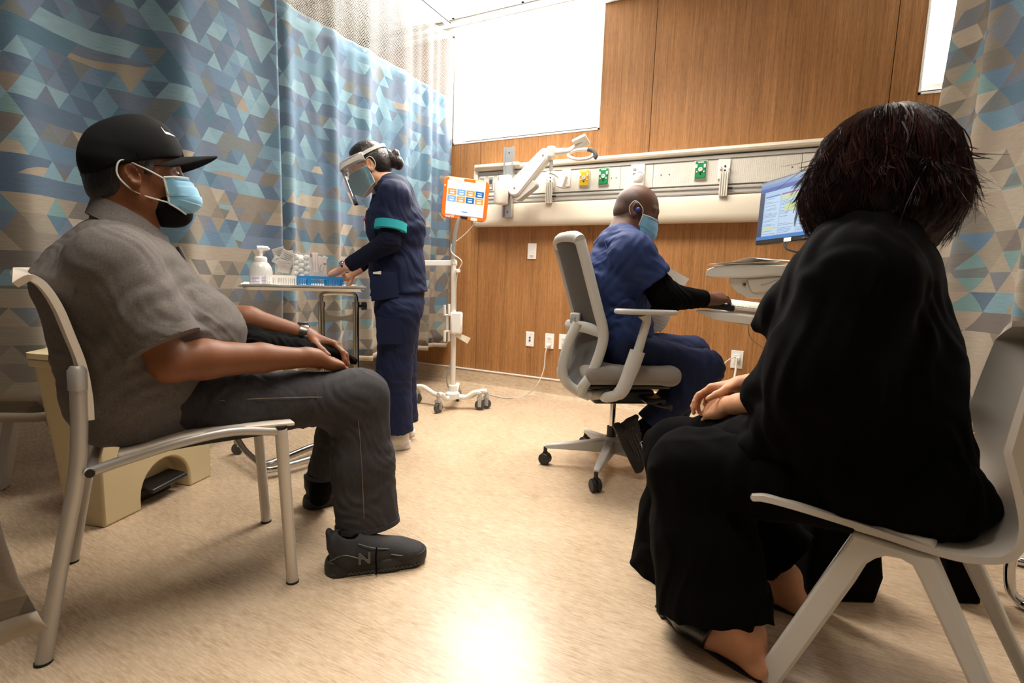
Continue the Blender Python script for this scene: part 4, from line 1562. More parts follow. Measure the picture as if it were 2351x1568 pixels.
# ------------------------------------------------------------------ chair of the woman in black
WF = unit(np.array([-.95, .3, 0]))
WN = unit(np.array([-.3, -.95, 0]))
WO = np.array([.186, 1.194, 0])
WC = Plane(WO, WN)
WL = -WN                              # towards the far side of the chair
UP = np.array([0, 0, 1.0])
M_SHELL2 = mat('grey_white_shell', (196, 188, 176), .5)
M_LEG2 = mat('light_grey_leg', (206, 203, 196), .45)


def wch(F, L, z):
    return WO + WF * F + WL * L + UP * z


def shell_pts():
    # profile: front edge, seat, bend, back, top  (F, z)
    return curve_pts([(.235, 0, .437), (.19, 0, .452), (.05, 0, .446), (-.08, 0, .434), (-.15, 0, .436), (-.205, 0, .462), (-.238, 0, .52), (-.255, 0, .62), (-.268, 0, .72), (-.280, 0, .80), (-.290, 0, .862)], 5)


SP = shell_pts()


def shell_fn(u, v):
    i = u * (len(SP) - 1)
    k = min(int(i), len(SP) - 2)
    p = SP[k] * (1 - (i - k)) + SP[k + 1] * (i - k)
    y = 2 * v - 1
    backness = min(1, max(0, (p[2] - .45) / .2))
    wid = .225 - .045 * max(0, (p[2] - .6) / .26) ** 1.4
    if u < .06:
        wid *= 1 - .35 * (1 - u / .06) ** 2
    if u > .93:
        wid *= 1 - .45 * ((u - .93) / .07) ** 2.2
    edge = abs(y) ** 2.6
    f = p[0] + backness * (.085 * edge)
    z = p[2] + (1 - backness) * (.012 * edge) - (1 - backness) * .004 + (.012 * (1 - y * y) if u > .93 else 0)
    ca, sa, l = math.cos(.15), math.sin(.15), y * wid
    return wch(f * ca + l * sa, .22 + l * ca - f * sa, z)


def build_shell_chair(label, frame_o=None):
    t = thing('shell_chair', label, 'chair', tuple(WO))
    MB().grid(shell_fn, 64, 36, .013).build('seat_shell', M_SHELL2, t)
    top_f, top_r = WC(1957, 1226), WC(2143, 1284)
    for L in (0.012, .40):
        def q(px, py):
            return WC(px, py) + WL * L

        def down(a, c):
            a, c = q(*a), q(*c)
            k = (0 - a[2]) / (c[2] - a[2])
            return a + (c - a) * k
        ff = down((1955, 1226), (1720, 1568 - 6))
        fi = down((1985, 1302), (1795, 1568))
        ri = down((2112, 1345), (2215, 1568))
        rf = down((2146, 1290), (2266, 1568))
        poly = [q(1955, 1228), ff, fi, q(1960, 1342), q(1985, 1302), q(2005, 1290), q(2030, 1284), q(2065, 1291), q(2092, 1306), q(2112, 1345), ri, rf, q(2146, 1288)]
        fr = MB().prism(poly, WL * .038).build('leg_frame', M_LEG2, t, bevel=.007)
        MB().prism([q(1950, 1205), q(1957, 1223), q(2143, 1279), q(2146, 1262), q(2135, 1250), q(1962, 1198)], WL * .045).build('seat_bracket', M_SHELL2, t, bevel=.004)
        for p in (ff, rf):
            c = p + WL * .019 + (WF * -.02 if p is ff else WF * .015)
            MB().box((c[0], c[1], .003), (.03, .03, .006)).build('glide', M_RUBBER, fr)
    for F in (-.02, -.11):
        MB().tube([wch(F, .03, .40), wch(F, .42, .40)], .011, 10).build('cross_bar', M_ALU, t)
    return t


WCH = build_shell_chair('pale shell chair on splayed A-frame legs under the woman in black')
far = copy_tree(WCH)
far['label'] = 'chair beyond the long curtain, only one pale leg showing under its hem'
fl = onz(17, 1128, 0)
far.rotation_euler = (0, 0, math.radians(150))
far.location = (fl[0] - .12, fl[1] + .12, 0)

# ------------------------------------------------------------------ chrome cantilever chair and pole base at the right edge
CC = thing('cantilever_chair', 'chrome tube chair partly in view at the right edge behind the shell chair', 'chair', (.75, 1.95, 0))
RP = Plane((.75, 1.95), (-.35, -.94))
ctub = MB()
tA = [RP(2324, 1275), RP(2318, 1320), RP(2324, 1362), RP(2345, 1400), RP(2375, 1425)]
tA = [np.array([p[0], p[1], max(p[2], .018)]) for p in tA]
tA += [np.array([.95, 1.98, .018]), np.array([1.15, 2.02, .018])]
top = [tA[0] + UP * .20 + np.array([.015, 0, 0]), tA[0] + UP * .38 + np.array([.03, 0, 0])]
pts = list(reversed(top)) + tA
for dy in (0, .46):
    MB().tube([p + np.array([.09, .33, 0]) * (dy / .46) for p in curve_pts(pts, 6)], .0145, 12).build('side_tube', M_CHROME, CC)
b0 = top[-1]
MB().grid(lambda u, v: b0 + np.array([.42 * u, .07 * u, .01]) + np.array([.09, .33, 0]) * v, 6, 6, .03).build('seat', M_BLACKP, CC, bevel=.01)
MB().tube([tA[-1], tA[-1] + np.array([.09, .33, 0])], .0145, 12).build('floor_tube', M_CHROME, CC)

PB = thing('pole_stand', 'chrome pole with a ribbed foot behind the right shell chair', 'stand', (.645, 2.04, 0))
pf = onz(2222, 1338, 0)
MB().tube([pf + UP * .09, pf + UP * .62], .013, 14).build('pole', M_CHROME, PB)
MB().lathe([(.030, 0), (.030, .02), (.018, .03), (.022, .045), (.018, .058), (.022, .07), (.016, .084), (.016, .1)], pf, 20).build('foot', M_CHROME, PB)
MB().tube(curve_pts([pf + np.array([.03, .25, .008]), pf + np.array([.14, .30, .008]), pf + np.array([.30, .22, .008]), pf + np.array([.5, .26, .008])], 8), .008, 8)
tag(MB().tube(curve_pts([pf + np.array([.03, .22, .009]), pf + np.array([.12, .28, .009]), pf + np.array([.26, .24, .009]), pf + np.array([.5, .30, .009])], 8), .008, 8).build('floor_cable', M_RUBBER), 'black cable on the floor beside the chrome pole', 'cord')

# ------------------------------------------------------------------ computer workstation on the wall
Y = 2.75
TLm, BLm = ony(1750, 420, Y), ony(1733, 563, Y)
mx = np.array([math.cos(math.radians(57)), -math.sin(math.radians(57)), 0])
my = unit(TLm - BLm - mx * np.dot(TLm - BLm, mx))
MW, MH = .53, np.linalg.norm(TLm - BLm)
MM = frame(BLm, mx, my)
MO = thing('computer_monitor', 'black framed monitor showing a blue chart page beside the seated worker', 'monitor', tuple(BLm))
MB(MM).box((MW / 2, MH / 2, -.016), (MW, MH, .03)).build('housing', M_BLACKP, MO, bevel=.004)
MB(MM).box((MW / 2, MH / 2, -.03), (MW * .6, MH * .6, .04)).build('back_cover', M_BLACKP, MO, bevel=.01)
bz = .007
SX0, SX1, SY0, SY1 = bz, MW - bz, .021, MH - bz
M_SCB = emissive('screen_pale_blue', (168, 196, 226), .95)
MB(MM).box(((SX0 + SX1) / 2, (SY0 + SY1) / 2, -.0005), (SX1 - SX0, SY1 - SY0, .002)).build('screen', M_SCB, MO)


def scr(x0, y0, x1, y1, m, nm, z=.001, par=MO):
    """fractions of the screen from its top left corner"""
    w, h = SX1 - SX0, SY1 - SY0
    return MB(MM).box((SX0 + w * (x0 + x1) / 2, SY1 - h * (y0 + y1) / 2, z), (w * (x1 - x0), h * (y1 - y0), .0008)).build(nm, m, par)


sc = {k: emissive('screen_' + k, v, 1) for k, v in dict(title=(96, 130, 190), navy=(58, 84, 152), side=(60, 72, 96), white=(186, 208, 230), yellow=(196, 208, 150), grey=(130, 146, 172), line=(120, 140, 176), pink=(150, 90, 130), task=(70, 124, 190)).items()}
scr(0, 0, 1, .06, sc['grey'], 'title_bar')
scr(0, .06, 1, .11, sc['title'], 'menu_bar')
scr(0, .11, 1, .18, sc['navy'], 'banner')
scr(0, .18, .07, .945, sc['side'], 'side_bar')
scr(0, .945, 1, 1, sc['task'], 'task_bar')
for x0, x1 in ((.09, .30), (.32, .54), (.56, .76), (.78, .98)):
    scr(x0, .26, x1, .93, sc['white'], 'column')
    scr(x0, .26, x1, .285, sc['title'] if x0 != .32 else sc['pink'], 'column_heading', .0016)
    r_ = random.Random(int(x0 * 100))
    ln = MB(MM)
    w, h = SX1 - SX0, SY1 - SY0
    for k in range(26):
        y = .31 + k * .024
        if r_.random() < .2:
            continue
        xa, xb = x0 + .005, x0 + .02 + (x1 - x0 - .03) * r_.uniform(.4, 1)
        ln.box((SX0 + w * (xa + xb) / 2, SY1 - h * y, .0018), (w * (xb - xa), h * .007, .0006))
    ln.build('text_lines', sc['line'], MO)
scr(.38, .44, .54, .56, sc['yellow'], 'highlight', .0022)
scr(.32, .30, .54, .36, sc['yellow'], 'highlight', .0022)
scr(.09, .80, .26, .84, sc['yellow'], 'highlight', .0022)
MB(MM).box((.245, .0095, .0008), (.05, .017, .0012)).build('asset_sticker', M_WHITEP, MO)
for k in range(5):
    MB(MM).box((.35 + .022 * k, .010, .0005), (.006, .002, .001)).build('button', M_GREYP, MO)
cm = BLm + mx * .26 + my * .16
back = np.array([MM[0][2], MM[1][2], 0]) * -1
WK = thing('workstation_arm', 'white wall mounted keyboard and shelf arm with printed bracket, by the monitor', 'workstation', (.35, 3.7, .9))
wall_pt = np.array([.55, WALL_Y - .03, 1.0])
MB().box((.55, WALL_Y - .022, 1.05), (.12, .036, .9)).build('wall_track', M_ALU, WK)
MB().tube(curve_pts([cm + back * .05, cm + back * .14, cm + back * .16 - UP * .2, (cm + back * .16) * .4 + wall_pt * .6 + UP * .05, wall_pt + UP * .02], 6), .022, 12).build('arm', M_OFFW, WK)
SPL = Plane((-.12, 2.62), (.56, -.83))
# upper shelf
sh = [SPL(1619, 634), SPL(1622, 618), SPL(1640, 611), SPL(1700, 607), SPL(1800, 609), SPL(1800, 632), SPL(1760, 633), SPL(1720, 637), SPL(1660, 638), SPL(1625, 637)]
dpt = np.array([.56, -.83, 0]) * -.30
dpt = np.array([.20, .26, 0])
MB().prism(sh, dpt).build('upper_shelf', M_WHITEP, WK, bevel=.008)
br = [SPL(1646, 637), SPL(1652, 655), SPL(1668, 672), SPL(1680, 676), SPL(1690, 684), SPL(1760, 687), SPL(1800, 684), SPL(1800, 632), SPL(1700, 636)]
MB().prism([p + dpt * .2 for p in br], dpt * .5).build('tilt_bracket', M_GREYP if False else M_OFFW, WK, bevel=.010)
MB().prism([p + dpt * .12 for p in (SPL(1700, 640), SPL(1712, 672), SPL(1760, 668), SPL(1775, 636))], dpt * .1).build('bracket_cheek', M_OFFW, WK, bevel=.010)
MB().lathe([(.008, 0), (.008, .004)], SPL(1686, 652, .004) + dpt * .2, 12, frame((0, 0, 0), unit(dpt), z=unit(-dpt) if False else np.array([.56, -.83, 0])).to_3x3()).build('bolt', M_DGREY, WK)
MB().tube([SPL(1748, 655, .01), SPL(1770, 648, .01), SPL(1784, 642, .01)], .004, 8).build('lever', M_ALU, WK)
MB().tube([SPL(1790, 660) + dpt * .4, SPL(1830, 640) + dpt, wall_pt - UP * .15], .03, 12).build('support_arm', M_OFFW, WK)
# keyboard tray
kt = [SPL(1594, 714), SPL(1600, 711), SPL(1745, 728), SPL(1800, 735), SPL(1800, 752), SPL(1720, 745), SPL(1640, 735), SPL(1610, 722)]
MB().prism(kt, dpt * 1.0).build('keyboard_tray', M_WHITEP, WK, bevel=.006)
MB().prism([p + dpt * .3 for p in (SPL(1640, 736), SPL(1668, 747), SPL(1800, 752), SPL(1800, 735))], dpt * .4).build('tray_bracket', M_GREYP, WK, bevel=.006)
MB().tube([SPL(1790, 745) + dpt * .5, SPL(1800, 690) + dpt * .5], .02, 10).build('drop_post', M_OFFW, WK)
MB().tube(curve_pts([SPL(1672, 748) + dpt * .4, SPL(1670, 780) + dpt * .5, SPL(1660, 812) + dpt, SPL(1656, 826) + dpt * 1.5], 6), .002, 6).build('cable', M_CABLEG, WK)
MB().tube(curve_pts([BLm + mx * .22, BLm + mx * .26 - UP * .035, BLm + mx * .34 - UP * .045 + back * .04, cm + back * .12 - UP * .12], 6), .005, 8).build('monitor_cable', M_RUBBER, WK)
pc = MB().tube(curve_pts([WP(1692, 822, 3.70), WP(1690, 840, 3.68), WP(1687, 862, 3.64), WP(1680, 890, 3.6), onz(1690, 935, .006)], 8), .007, 8).build('power_cord', M_CABLE, WK)
MB().box((-.166, WALL_Y - .026, .442), (.032, .034, .032)).build('plug', M_WHITEP, pc, bevel=.005)
MB().tube(curve_pts([WP(1694, 819, 3.715), WP(1680, 822, 3.70), WP(1668, 830, 3.68), WP(1660, 838, 3.68)], 8), .004, 8).build('lead', M_CABLE, pc)
# keyboard with keys, wrist rest, papers
ko = SPL(1640, 706) + dpt * .15
kx, ky = unit(SPL(1745, 722) - SPL(1640, 709)), unit(dpt)
KM = frame(SPL(1652, 711) + dpt * .22 + UP * .004, kx, ky)
KB = thing('keyboard', 'white keyboard on the pull-out tray under the worker\'s hand', 'keyboard', tuple(ko))
MB(KM).box((.15, .07, .006), (.34, .14, .014)).build('body', M_WHITEP, KB, bevel=.003)
key0 = MB(KM).box((0, 0, .015), (.017, .017, .006)).build('key', M_OFFW, KB, bevel=.0015, seg=1)
for r in range(6):
    for c in range(17):
        if r == 0 and c == 0:
            continue
        kk = key0.copy()
        COL.objects.link(kk)
        kk.location = (KM @ Vector((.0 + c * .019, .013 + r * .0205, 0))) - (KM @ Vector((0, 0, 0)))
        kk.parent = KB
key0.location = (KM @ Vector((0, .013, 0))) - (KM @ Vector((0, 0, 0)))
WRM = frame(SPL(1600, 709) + UP * .005, unit(SPL(1700, 720) - SPL(1600, 709)), ky)
tag(MB(WRM).tube(curve_pts([(-.0, .02, .010), (.05, .024, .012), (.13, .026, .012), (.19, .022, .010)], 5), .015, 12).build('wrist_rest', M_RUBBER), 'black wrist rest along the near edge of the keyboard tray', 'wrist rest')


def sheet(name, lb, fn, m=M_PAPER):
    return tag(MB().grid(fn, 12, 12, .0008).build(name, m), lb, 'paper')


A_, B_, C_ = SPL(1612, 612, .02), SPL(1745, 603, .02), dpt
for k, lb in enumerate(('lower loose paper lying on the upper workstation shelf', 'upper curled paper lying on the workstation shelf, bulging in the middle')):
    sheet('paper', lb, lambda u, v: A_ + (B_ - A_) * (u * .95 + .03 * k) + C_ * (.1 + .75 * v) + UP * (.008 + .006 * k + (.016 * math.exp(-((u - .72) / .2) ** 2) if k else .002 * math.sin(6 * u))))

# ------------------------------------------------------------------ curtains at the right and at the left foreground edge
curtain('privacy_curtain', 'sandy triangle print curtain hanging behind the woman in black',
        [(.735, 3.62), (.745, 3.3), (.79, 2.9), (.84, 2.55), (.88, 2.38)], .34, 2.94, .045, .42, M_CURT_R, ph=1.2, nz=24, full=1.25)
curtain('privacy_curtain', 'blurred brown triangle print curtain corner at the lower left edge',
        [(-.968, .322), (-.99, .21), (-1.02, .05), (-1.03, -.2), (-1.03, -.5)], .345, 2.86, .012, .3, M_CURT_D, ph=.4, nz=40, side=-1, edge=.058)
# ------------------------------------------------------------------ people: shared builders
def skin_mat(name, rgb, sss=.06):
    return mat(name, rgb, .54, spec=.4, var=(38, .14), bump=(260, .10, (1, 1, 1), .001), sss=.02)


M_SKIN_D = skin_mat('skin_deep_brown', (120, 72, 42))
M_SKIN_D2 = skin_mat('skin_dark_brown', (96, 62, 46))
M_SKIN_L = skin_mat('skin_light', (226, 170, 138))
M_SKIN_T = skin_mat('skin_tan', (206, 150, 114))
M_EYE = mat('eye_white', (222, 214, 204), .2)
M_IRIS = mat('eye_iris', (40, 26, 18), .15)
M_HAIR = mat('black_hair', (16, 13, 12), .42, bump=(240, .5, (1, 1, .15), .003))
M_HAIRG = mat('greying_hair', (62, 56, 52), .6, bump=(500, .8, (1, 1, 1), .003))
M_MASKB = mat('mask_blue', (128, 188, 222), .7, bump=(900, .15), sheen=.2)
M_MASKW = mat('mask_white', (226, 226, 222), .7)
M_MASKK = mat('black_cloth_mask', (9, 9, 10), .9, spec=.2)
M_POLO = mat('heather_grey_knit', (100, 94, 90), .9, var=(240, .48), bump=(900, .35, (1, 1, 1), .0012), spec=.2)
M_JEANS = mat('charcoal_denim', (58, 56, 58), .85, var=(160, .35, (1, 1, .3)), bump=(1100, .35, (1, 1, .4), .001), spec=.2)
M_STITCH = mat('tan_stitching', (128, 108, 92), .8)
M_BLACKC = mat('black_cloth', (6, 5, 5), .95, bump=(800, .2), spec=.08)
M_CAP = mat('black_cotton', (7, 7, 7), .85, bump=(900, .25), spec=.2)
M_NAVY = mat('navy_scrubs', (20, 30, 62), .75, bump=(900, .15), var=(14, .12), spec=.25)
M_NAVYD = mat('dark_navy_knit', (15, 19, 40), .85, bump=(700, .2), spec=.2)
M_BLUES = mat('blue_scrubs', (36, 52, 98), .75, bump=(900, .15), var=(14, .12), spec=.25)
M_TEAL = mat('teal_trim', (30, 166, 176), .7)
M_SHOEB = mat('black_mesh_shoe', (34, 32, 32), .75, bump=(420, .6, (1, 1, 1), .002))
M_SOLEB = mat('black_sole', (30, 28, 27), .6, bump=(120, .4, (1, 1, 3), .003))
M_SHOEW = mat('white_shoe', (226, 220, 212), .45)
M_LEATHER = mat('black_leather', (10, 10, 11), .3, coat=.3)


def person(name, label, loc):
    return thing(name, label, 'person', loc)


def rot_about(v, axis, ang):
    axis = unit(axis)
    return v * math.cos(ang) + np.cross(axis, v) * math.sin(ang) + axis * np.dot(axis, v) * (1 - math.cos(ang))


def head_prims(c, f, s, S=1.0, jaw=1.0, ears=True):
    """c between the ears; f forward; s sideways."""
    f, s = unit(f), unit(s)
    u = unit(np.cross(s, f))
    if u[2] < 0:
        u = -u

    def p(a, b, h):
        return c + (f * a + s * b + u * h) * S
    A = (f, s, u)
    q = [ell(p(-.008, 0, .035), np.array((.098, .077, .088)) * S, A, .01),
         ell(p(.035, 0, -.018), np.array((.060, .062, .090)) * S, A, .03 * S),
         ell(p(.080, 0, -.098), np.array((.022, .026, .020)) * S, A, .02 * S)]
    for d in (-1, 1):
        q += [cone(p(.0, d * .048, -.052), p(.070, d * .016, -.096), .027 * S * jaw, .021 * S, .025 * S),
              cone(p(.086, d * .008, .032), p(.072, d * .046, .032), .012 * S, .010 * S, .015 * S),
              ell(p(.058, d * .044, -.022), np.array((.030, .021, .030)) * S, A, .02 * S)]
    q += [cone(p(.090, 0, .022), p(.110, 0, -.020), .008 * S, .0125 * S, .012 * S)]
    for d in (-1, 1):
        q += [ell(p(.100, d * .012, -.022), np.array((.012, .008, .008)) * S, A, .008 * S),
              dict(ell(p(.104, d * .033, .010), np.array((.018, .020, .013)) * S, A, .014 * S), sub=True),
              ell(p(.079, d * .033, .010), np.array((.0145, .0145, .0135)) * S, A, .004 * S)]
    q += [ell(p(.094, 0, -.057), np.array((.012, .025, .0065)) * S, A, .006 * S), ell(p(.092, 0, -.069), np.array((.012, .021, .007)) * S, A, .006 * S)]
    if ears:
        for d in (-1, 1):
            ea = (unit(f * .95 + u * .25), unit(s * d + f * -.45), unit(u * .97 - f * .22))
            q += [ell(p(-.012, d * .080, .0), np.array((.021, .010, .034)) * S, ea, .006 * S),
                  dict(ell(p(-.004, d * .089, .002), np.array((.011, .008, .020)) * S, ea, .005 * S), sub=True),
                  ell(p(-.006, d * .080, -.026), np.array((.011, .008, .011)) * S, ea, .006 * S)]
    return q, p, (f, s, u)


def add_eyes(p, fr, S, root):
    for d in (-1, 1):
        c = p(.083, d * .033, .010)
        e = skin_mesh('eye', [ell(c, np.array((.0115, .0125, .0078)) * S, fr, .002)], .0015, None, M_EYE, root, 0, .004)
        skin_mesh('iris', [ell(p(.0912, d * .033, .009), np.array((.0040, .0055, .0055)) * S, fr, .002)], .001, None, M_IRIS, e, 0, .003)


def limb(pts, radii, k=.02):
    return [cone(pts[i], pts[i + 1], radii[i], radii[i + 1], k) for i in range(len(pts) - 1)]


def finger_chain(kn, d, th, back, curl, lens, r, S):
    q, p = [], kn
    ang = 0.0
    for j in range(3):
        ang += curl * (.8 if j == 0 else 1.0)
        v = d * math.cos(ang) - back * math.sin(ang)
        e = p + v * lens[j] * S
        r0 = (r - .0006 * j) * S
        q.append(cone(p, e, r0 * 1.04, r0 * .92, .0035 * S))
        p = e
    return q, p, v


def hand(w, d, back, thumb, curl=(.5, .55, .6, .65), tc=.5, S=1.0, rf=.0085, nails=None):
    d = unit(d)
    back = unit(back - d * np.dot(back, d))
    th = unit(thumb - d * np.dot(thumb, d) - back * np.dot(thumb, back))
    q = []
    offs = (.027, .009, -.009, -.026)
    base = (.088, .092, .088, .080)
    lens = ((.042, .026, .020), (.047, .029, .021), (.043, .027, .020), (.034, .021, .018))
    q.append(cone(w - d * .03 * S, w + d * .01 * S, .025 * S, .024 * S, .015, (th, 1.15)))
    for i in range(4):
        kn = w + (d * base[i] + th * offs[i]) * S
        q.append(cone(w + (d * .012 + th * offs[i] * .6) * S, kn, .014 * S, .0115 * S, .012 * S))
    q.append(ell(w + (d * .045 + th * .020 - back * .010) * S, np.array((.032, .020, .015)) * S, (d, th, back), .012 * S))
    q.append(ell(w + (d * .045 - th * .020 - back * .010) * S, np.array((.035, .014, .013)) * S, (d, th, back), .012 * S))
    tips = []
    for i in range(4):
        kn = w + (d * base[i] + th * offs[i]) * S
        di = unit(d + th * offs[i] * 3)
        a, e, v = finger_chain(kn, di, th, back, curl[i], lens[i], rf - (.001 if i == 3 else 0), S)
        q += a
        tips.append((e, v))
    b = w + (d * .022 + th * .024 - back * .006) * S
    v = unit(d * .62 + th * .70 - back * .30)
    for j, L in enumerate((.042, .033, .026)):
        e = b + v * L * S
        q.append(cone(b, e, (.0125 - .0012 * j) * S, (.0115 - .0014 * j) * S, .006 * S))
        b = e
        v = unit(v + (d * .75 - th * .45 - back * .25) * tc)
    tips.append((b, v))
    return q, tips


def surgical_mask(p, fr, S, root, top=.012, bot=-.118, reach=.123, side=.062, loops=True, m=None, cheek=.030, pleats=3):
    """Pleated mask over nose, mouth and chin with white binding and ear loops."""
    f, s, u = fr
    m = m or M_MASKB

    def pt(v, w, out=0.0):
        # v 0 top .. 1 bottom, w -1..1 side to side
        h = top + (bot - top) * v
        prof = reach - .020 * (1 - v) ** 2.2 * 1.0 - .040 * max(0, (v - .62) / .38) ** 1.7 + .004 * math.sin(v * math.pi)
        saw = ((v * (pleats + 1)) % 1.0)
        ple = .0034 * (1 - saw) * (1 if .12 < v < .92 else 0) * (1 - .6 * abs(w))
        t = abs(w)
        fx = cheek + (prof - cheek) * (1 - t ** 2.1)
        sx = side * math.copysign(min(1, 1.18 * t ** .82), w) * (1 - .12 * v) if t > 0 else 0
        sx *= 1 / 1.18 if False else 1
        hh = h * (1 - .30 * t ** 2 * (1 if v > .5 else .15)) - .006 * t * (1 - v)
        return p(fx + ple + out, sx, hh)
    M_ = MB().grid(lambda a, b: pt(b, a * 2 - 1), 41, 49, .0012).build('mask', m, root, angle=50)
    ed = MB()
    for w in (-1, 1):
        ed.tube([pt(v / 14, w, .0005) for v in range(15)], .0028, 6)
    for v in (0, 1):
        ed.tube([pt(v, w / 10 - 1, .001) for w in range(21)], .0022, 6)
    ed.build('binding', M_MASKW, M_)
    st = MB()
    for v in (.05, .08, .93, .96):
        st.tube([pt(v, w / 10 - 1, .0014) for w in range(1, 20)], .0006, 4)
    st.build('seam', mat('mask_seam', (70, 120, 150), .7), M_)
    if loops:
        for d in (-1, 1):
            MB().tube(curve_pts([pt(.03, d), p(.02, d * .080, .016), p(-.020, d * .088, .034), p(-.036, d * .088, .010), p(-.030, d * .085, -.016), p(.0, d * .074, -.045), pt(.96, d)], 6), .0020, 6).build('ear_loop', M_MASKW, M_)
    return M_


def sneaker(heel, toe, root, m_up, m_sole, up=UP, H=.115, W=.052, sole_h=.028, laces=None, ankle=None, name='shoe', tab=True):
    """Shoe from heel to toe points (on the sole); up is the direction of the ankle."""
    x = unit(toe - heel)
    L = np.linalg.norm(toe - heel)
    z = unit(up - x * np.dot(up, x))
    y = np.cross(z, x)

    def g(a, b, h):
        return heel + x * a * L + y * b + z * h
    q = [cone(g(.16, 0, sole_h * .9), g(.17, 0, H * .82), W * .74, W * .70, .01),
         cone(g(.20, 0, sole_h + .02), g(.72, 0, sole_h + .006), W * .80, W * .66, .03, (y, 1.25)),
         cone(g(.18, 0, H * .66), g(.66, 0, sole_h + .022), W * .66, W * .46, .03),
         ell(g(.81, .0, sole_h + .002), (L * .18, W * .90, .027), (x, y, z), .03),
         cone(g(.30, 0, H * .75), g(.45, 0, H * .62), W * .42, W * .40, .02),
         cut(g(0, 0, sole_h * .7), -z)]
    if tab:
        q.insert(-1, cone(g(.045, 0, H * .72), g(.015, 0, H * 1.08), .014, .010, .02, (y, 1.8)))
    q.append(dict(cone(g(.20, 0, H * .86), g(.22, 0, H * 1.4), W * .56, W * .6, .006), sub=True))
    o = skin_mesh(name, q, .004, None, m_up, root)
    qs = [cone(g(.15, 0, sole_h * .45), g(.60, 0, sole_h * .40), W * .90, W * .86, .03),
          cone(g(.60, 0, sole_h * .42), g(.80, 0, sole_h * .62), W * .94, W * .88, .03),
          ell(g(.84, 0, sole_h * .8), (L * .165, W * .84, W), (x, y, z), .02),
          ell(g(.10, 0, sole_h * .5), (L * .12, W * .80, W), (x, y, z), .02),
          cut(g(0, 0, sole_h * 1.25) , z, .004), cut(g(0, 0, 0), -z, .004)]
    skin_mesh('sole', qs, .004, None, m_sole, o)
    if laces is not None:
        lc = MB()
        for k in range(5):
            t = .36 + .075 * k
            h = H * .90 - (H * .42) * (k / 5) ** .9
            lc.tube(curve_pts([g(t, -.026, h - .014), g(t + .01, 0, h), g(t, .026, h - .014)], 5), .003, 6)
            lc.tube(curve_pts([g(t, -.026, h - .014), g(t + .05, 0, h - .004), g(t + .07, .026, h - .022)], 5), .0026, 6)
        lc.build('laces', laces, o)
    return o, g


def swoosh(o, M, size, m):
    """Curved tick emblem in the plane of M (x along it, y up)."""
    up, lo = [], []
    for k in range(15):
        t = k / 14
        x = t
        ylo = .42 * (1 - t) ** 2.2 * 0 + .05 + .33 * max(0, (t - .18) / .82) ** 1.25 + .42 * max(0, (.20 - t) / .20) ** 1.4
        th = .17 * math.sin(math.pi * min(1, t * 1.25 + .08)) ** 1.0 if t < .6 else .17 * math.sin(math.pi * min(1, .6 * 1.25 + .08)) * (1 - (t - .6) / .4)
        lo.append((x * size, ylo * size, 0))
        up.append((x * size, (ylo + max(th, .012)) * size, 0))
    return MB(M).prism(lo + up[::-1], (0, 0, .0012)).build('emblem', m, o)


def wristband(c, d, r, w, m, nm, root, n=28):
    d = unit(d)
    return MB().lathe([(r, -w / 2), (r + .002, -w / 2), (r + .003, 0), (r + .002, w / 2), (r, w / 2)], c, n, frame((0, 0, 0), np.cross(d, [.3, .2, .9]), z=d).to_3x3()).build(nm, m, root)


# ================================================================== 1. the seated man in the cap
PMp, PMn, MF = (-1.52, .857), np.array([.882, -.472, 0]), unit(np.array([.472, .882, 0]))
PM = Plane(PMp, PMn)
NN = unit(PMn)
MAN = person('person', 'seated man in a black cap, blue mask, grey polo shirt and dark jeans', tuple(PM(310, 960) * np.array([1, 1, 0])))
hs = 1.04
hc = PM(314, 412)
hf = unit(MF * .97 + UP * .14)
hq, hp_, hfr = head_prims(hc, hf, NN, hs)
sh_n, sh_f = PM(262, 610, .175), PM(262, 600, -.165)
el_n, wr_n = PM(392, 835, .235), PM(722, 822, .135)
el_f, wr_f = PM(470, 720, -.235), PM(700, 768, -.10)
body = list(hq)
body += [cone(hc - UP * .03 - MF * .03, PM(288, 545), .066, .075, .03), cone(PM(285, 550), PM(270, 640), .065, .075, .04, (NN, 1.4)),
         cone(PM(270, 640), PM(310, 800), .09, .14, .05, (NN, 1.2)), cone(PM(310, 800), PM(330, 930), .14, .12, .05, (NN, 1.2))]
body += limb([sh_n, PM(330, 730, .215), el_n], [.056, .050, .043]) + limb([el_n, PM(470, 825, .215), PM(600, 822, .17), wr_n], [.045, .050, .040, .027])
body += limb([sh_f, el_f], [.055, .045]) + limb([el_f, PM(570, 735, -.17), wr_f], [.044, .044, .028])
h1, tips1 = hand(PM(725, 822, .13), PM(790, 838, .08) - PM(725, 822, .13), UP * 1.0 + NN * .25, -NN, (.30, .34, .40, .48), .35, 1.05)
h2, tips2 = hand(PM(708, 772, -.10), PM(800, 800, -.02) - PM(708, 772, -.10) , UP * .75 - NN * .1 + MF * .2, NN, (.55, .60, .66, .72), .5, 1.1)
body += h1 + h2
skin_mesh('body', body, .004, None, M_SKIN_D, MAN)
add_eyes(hp_, hfr, hs, MAN)
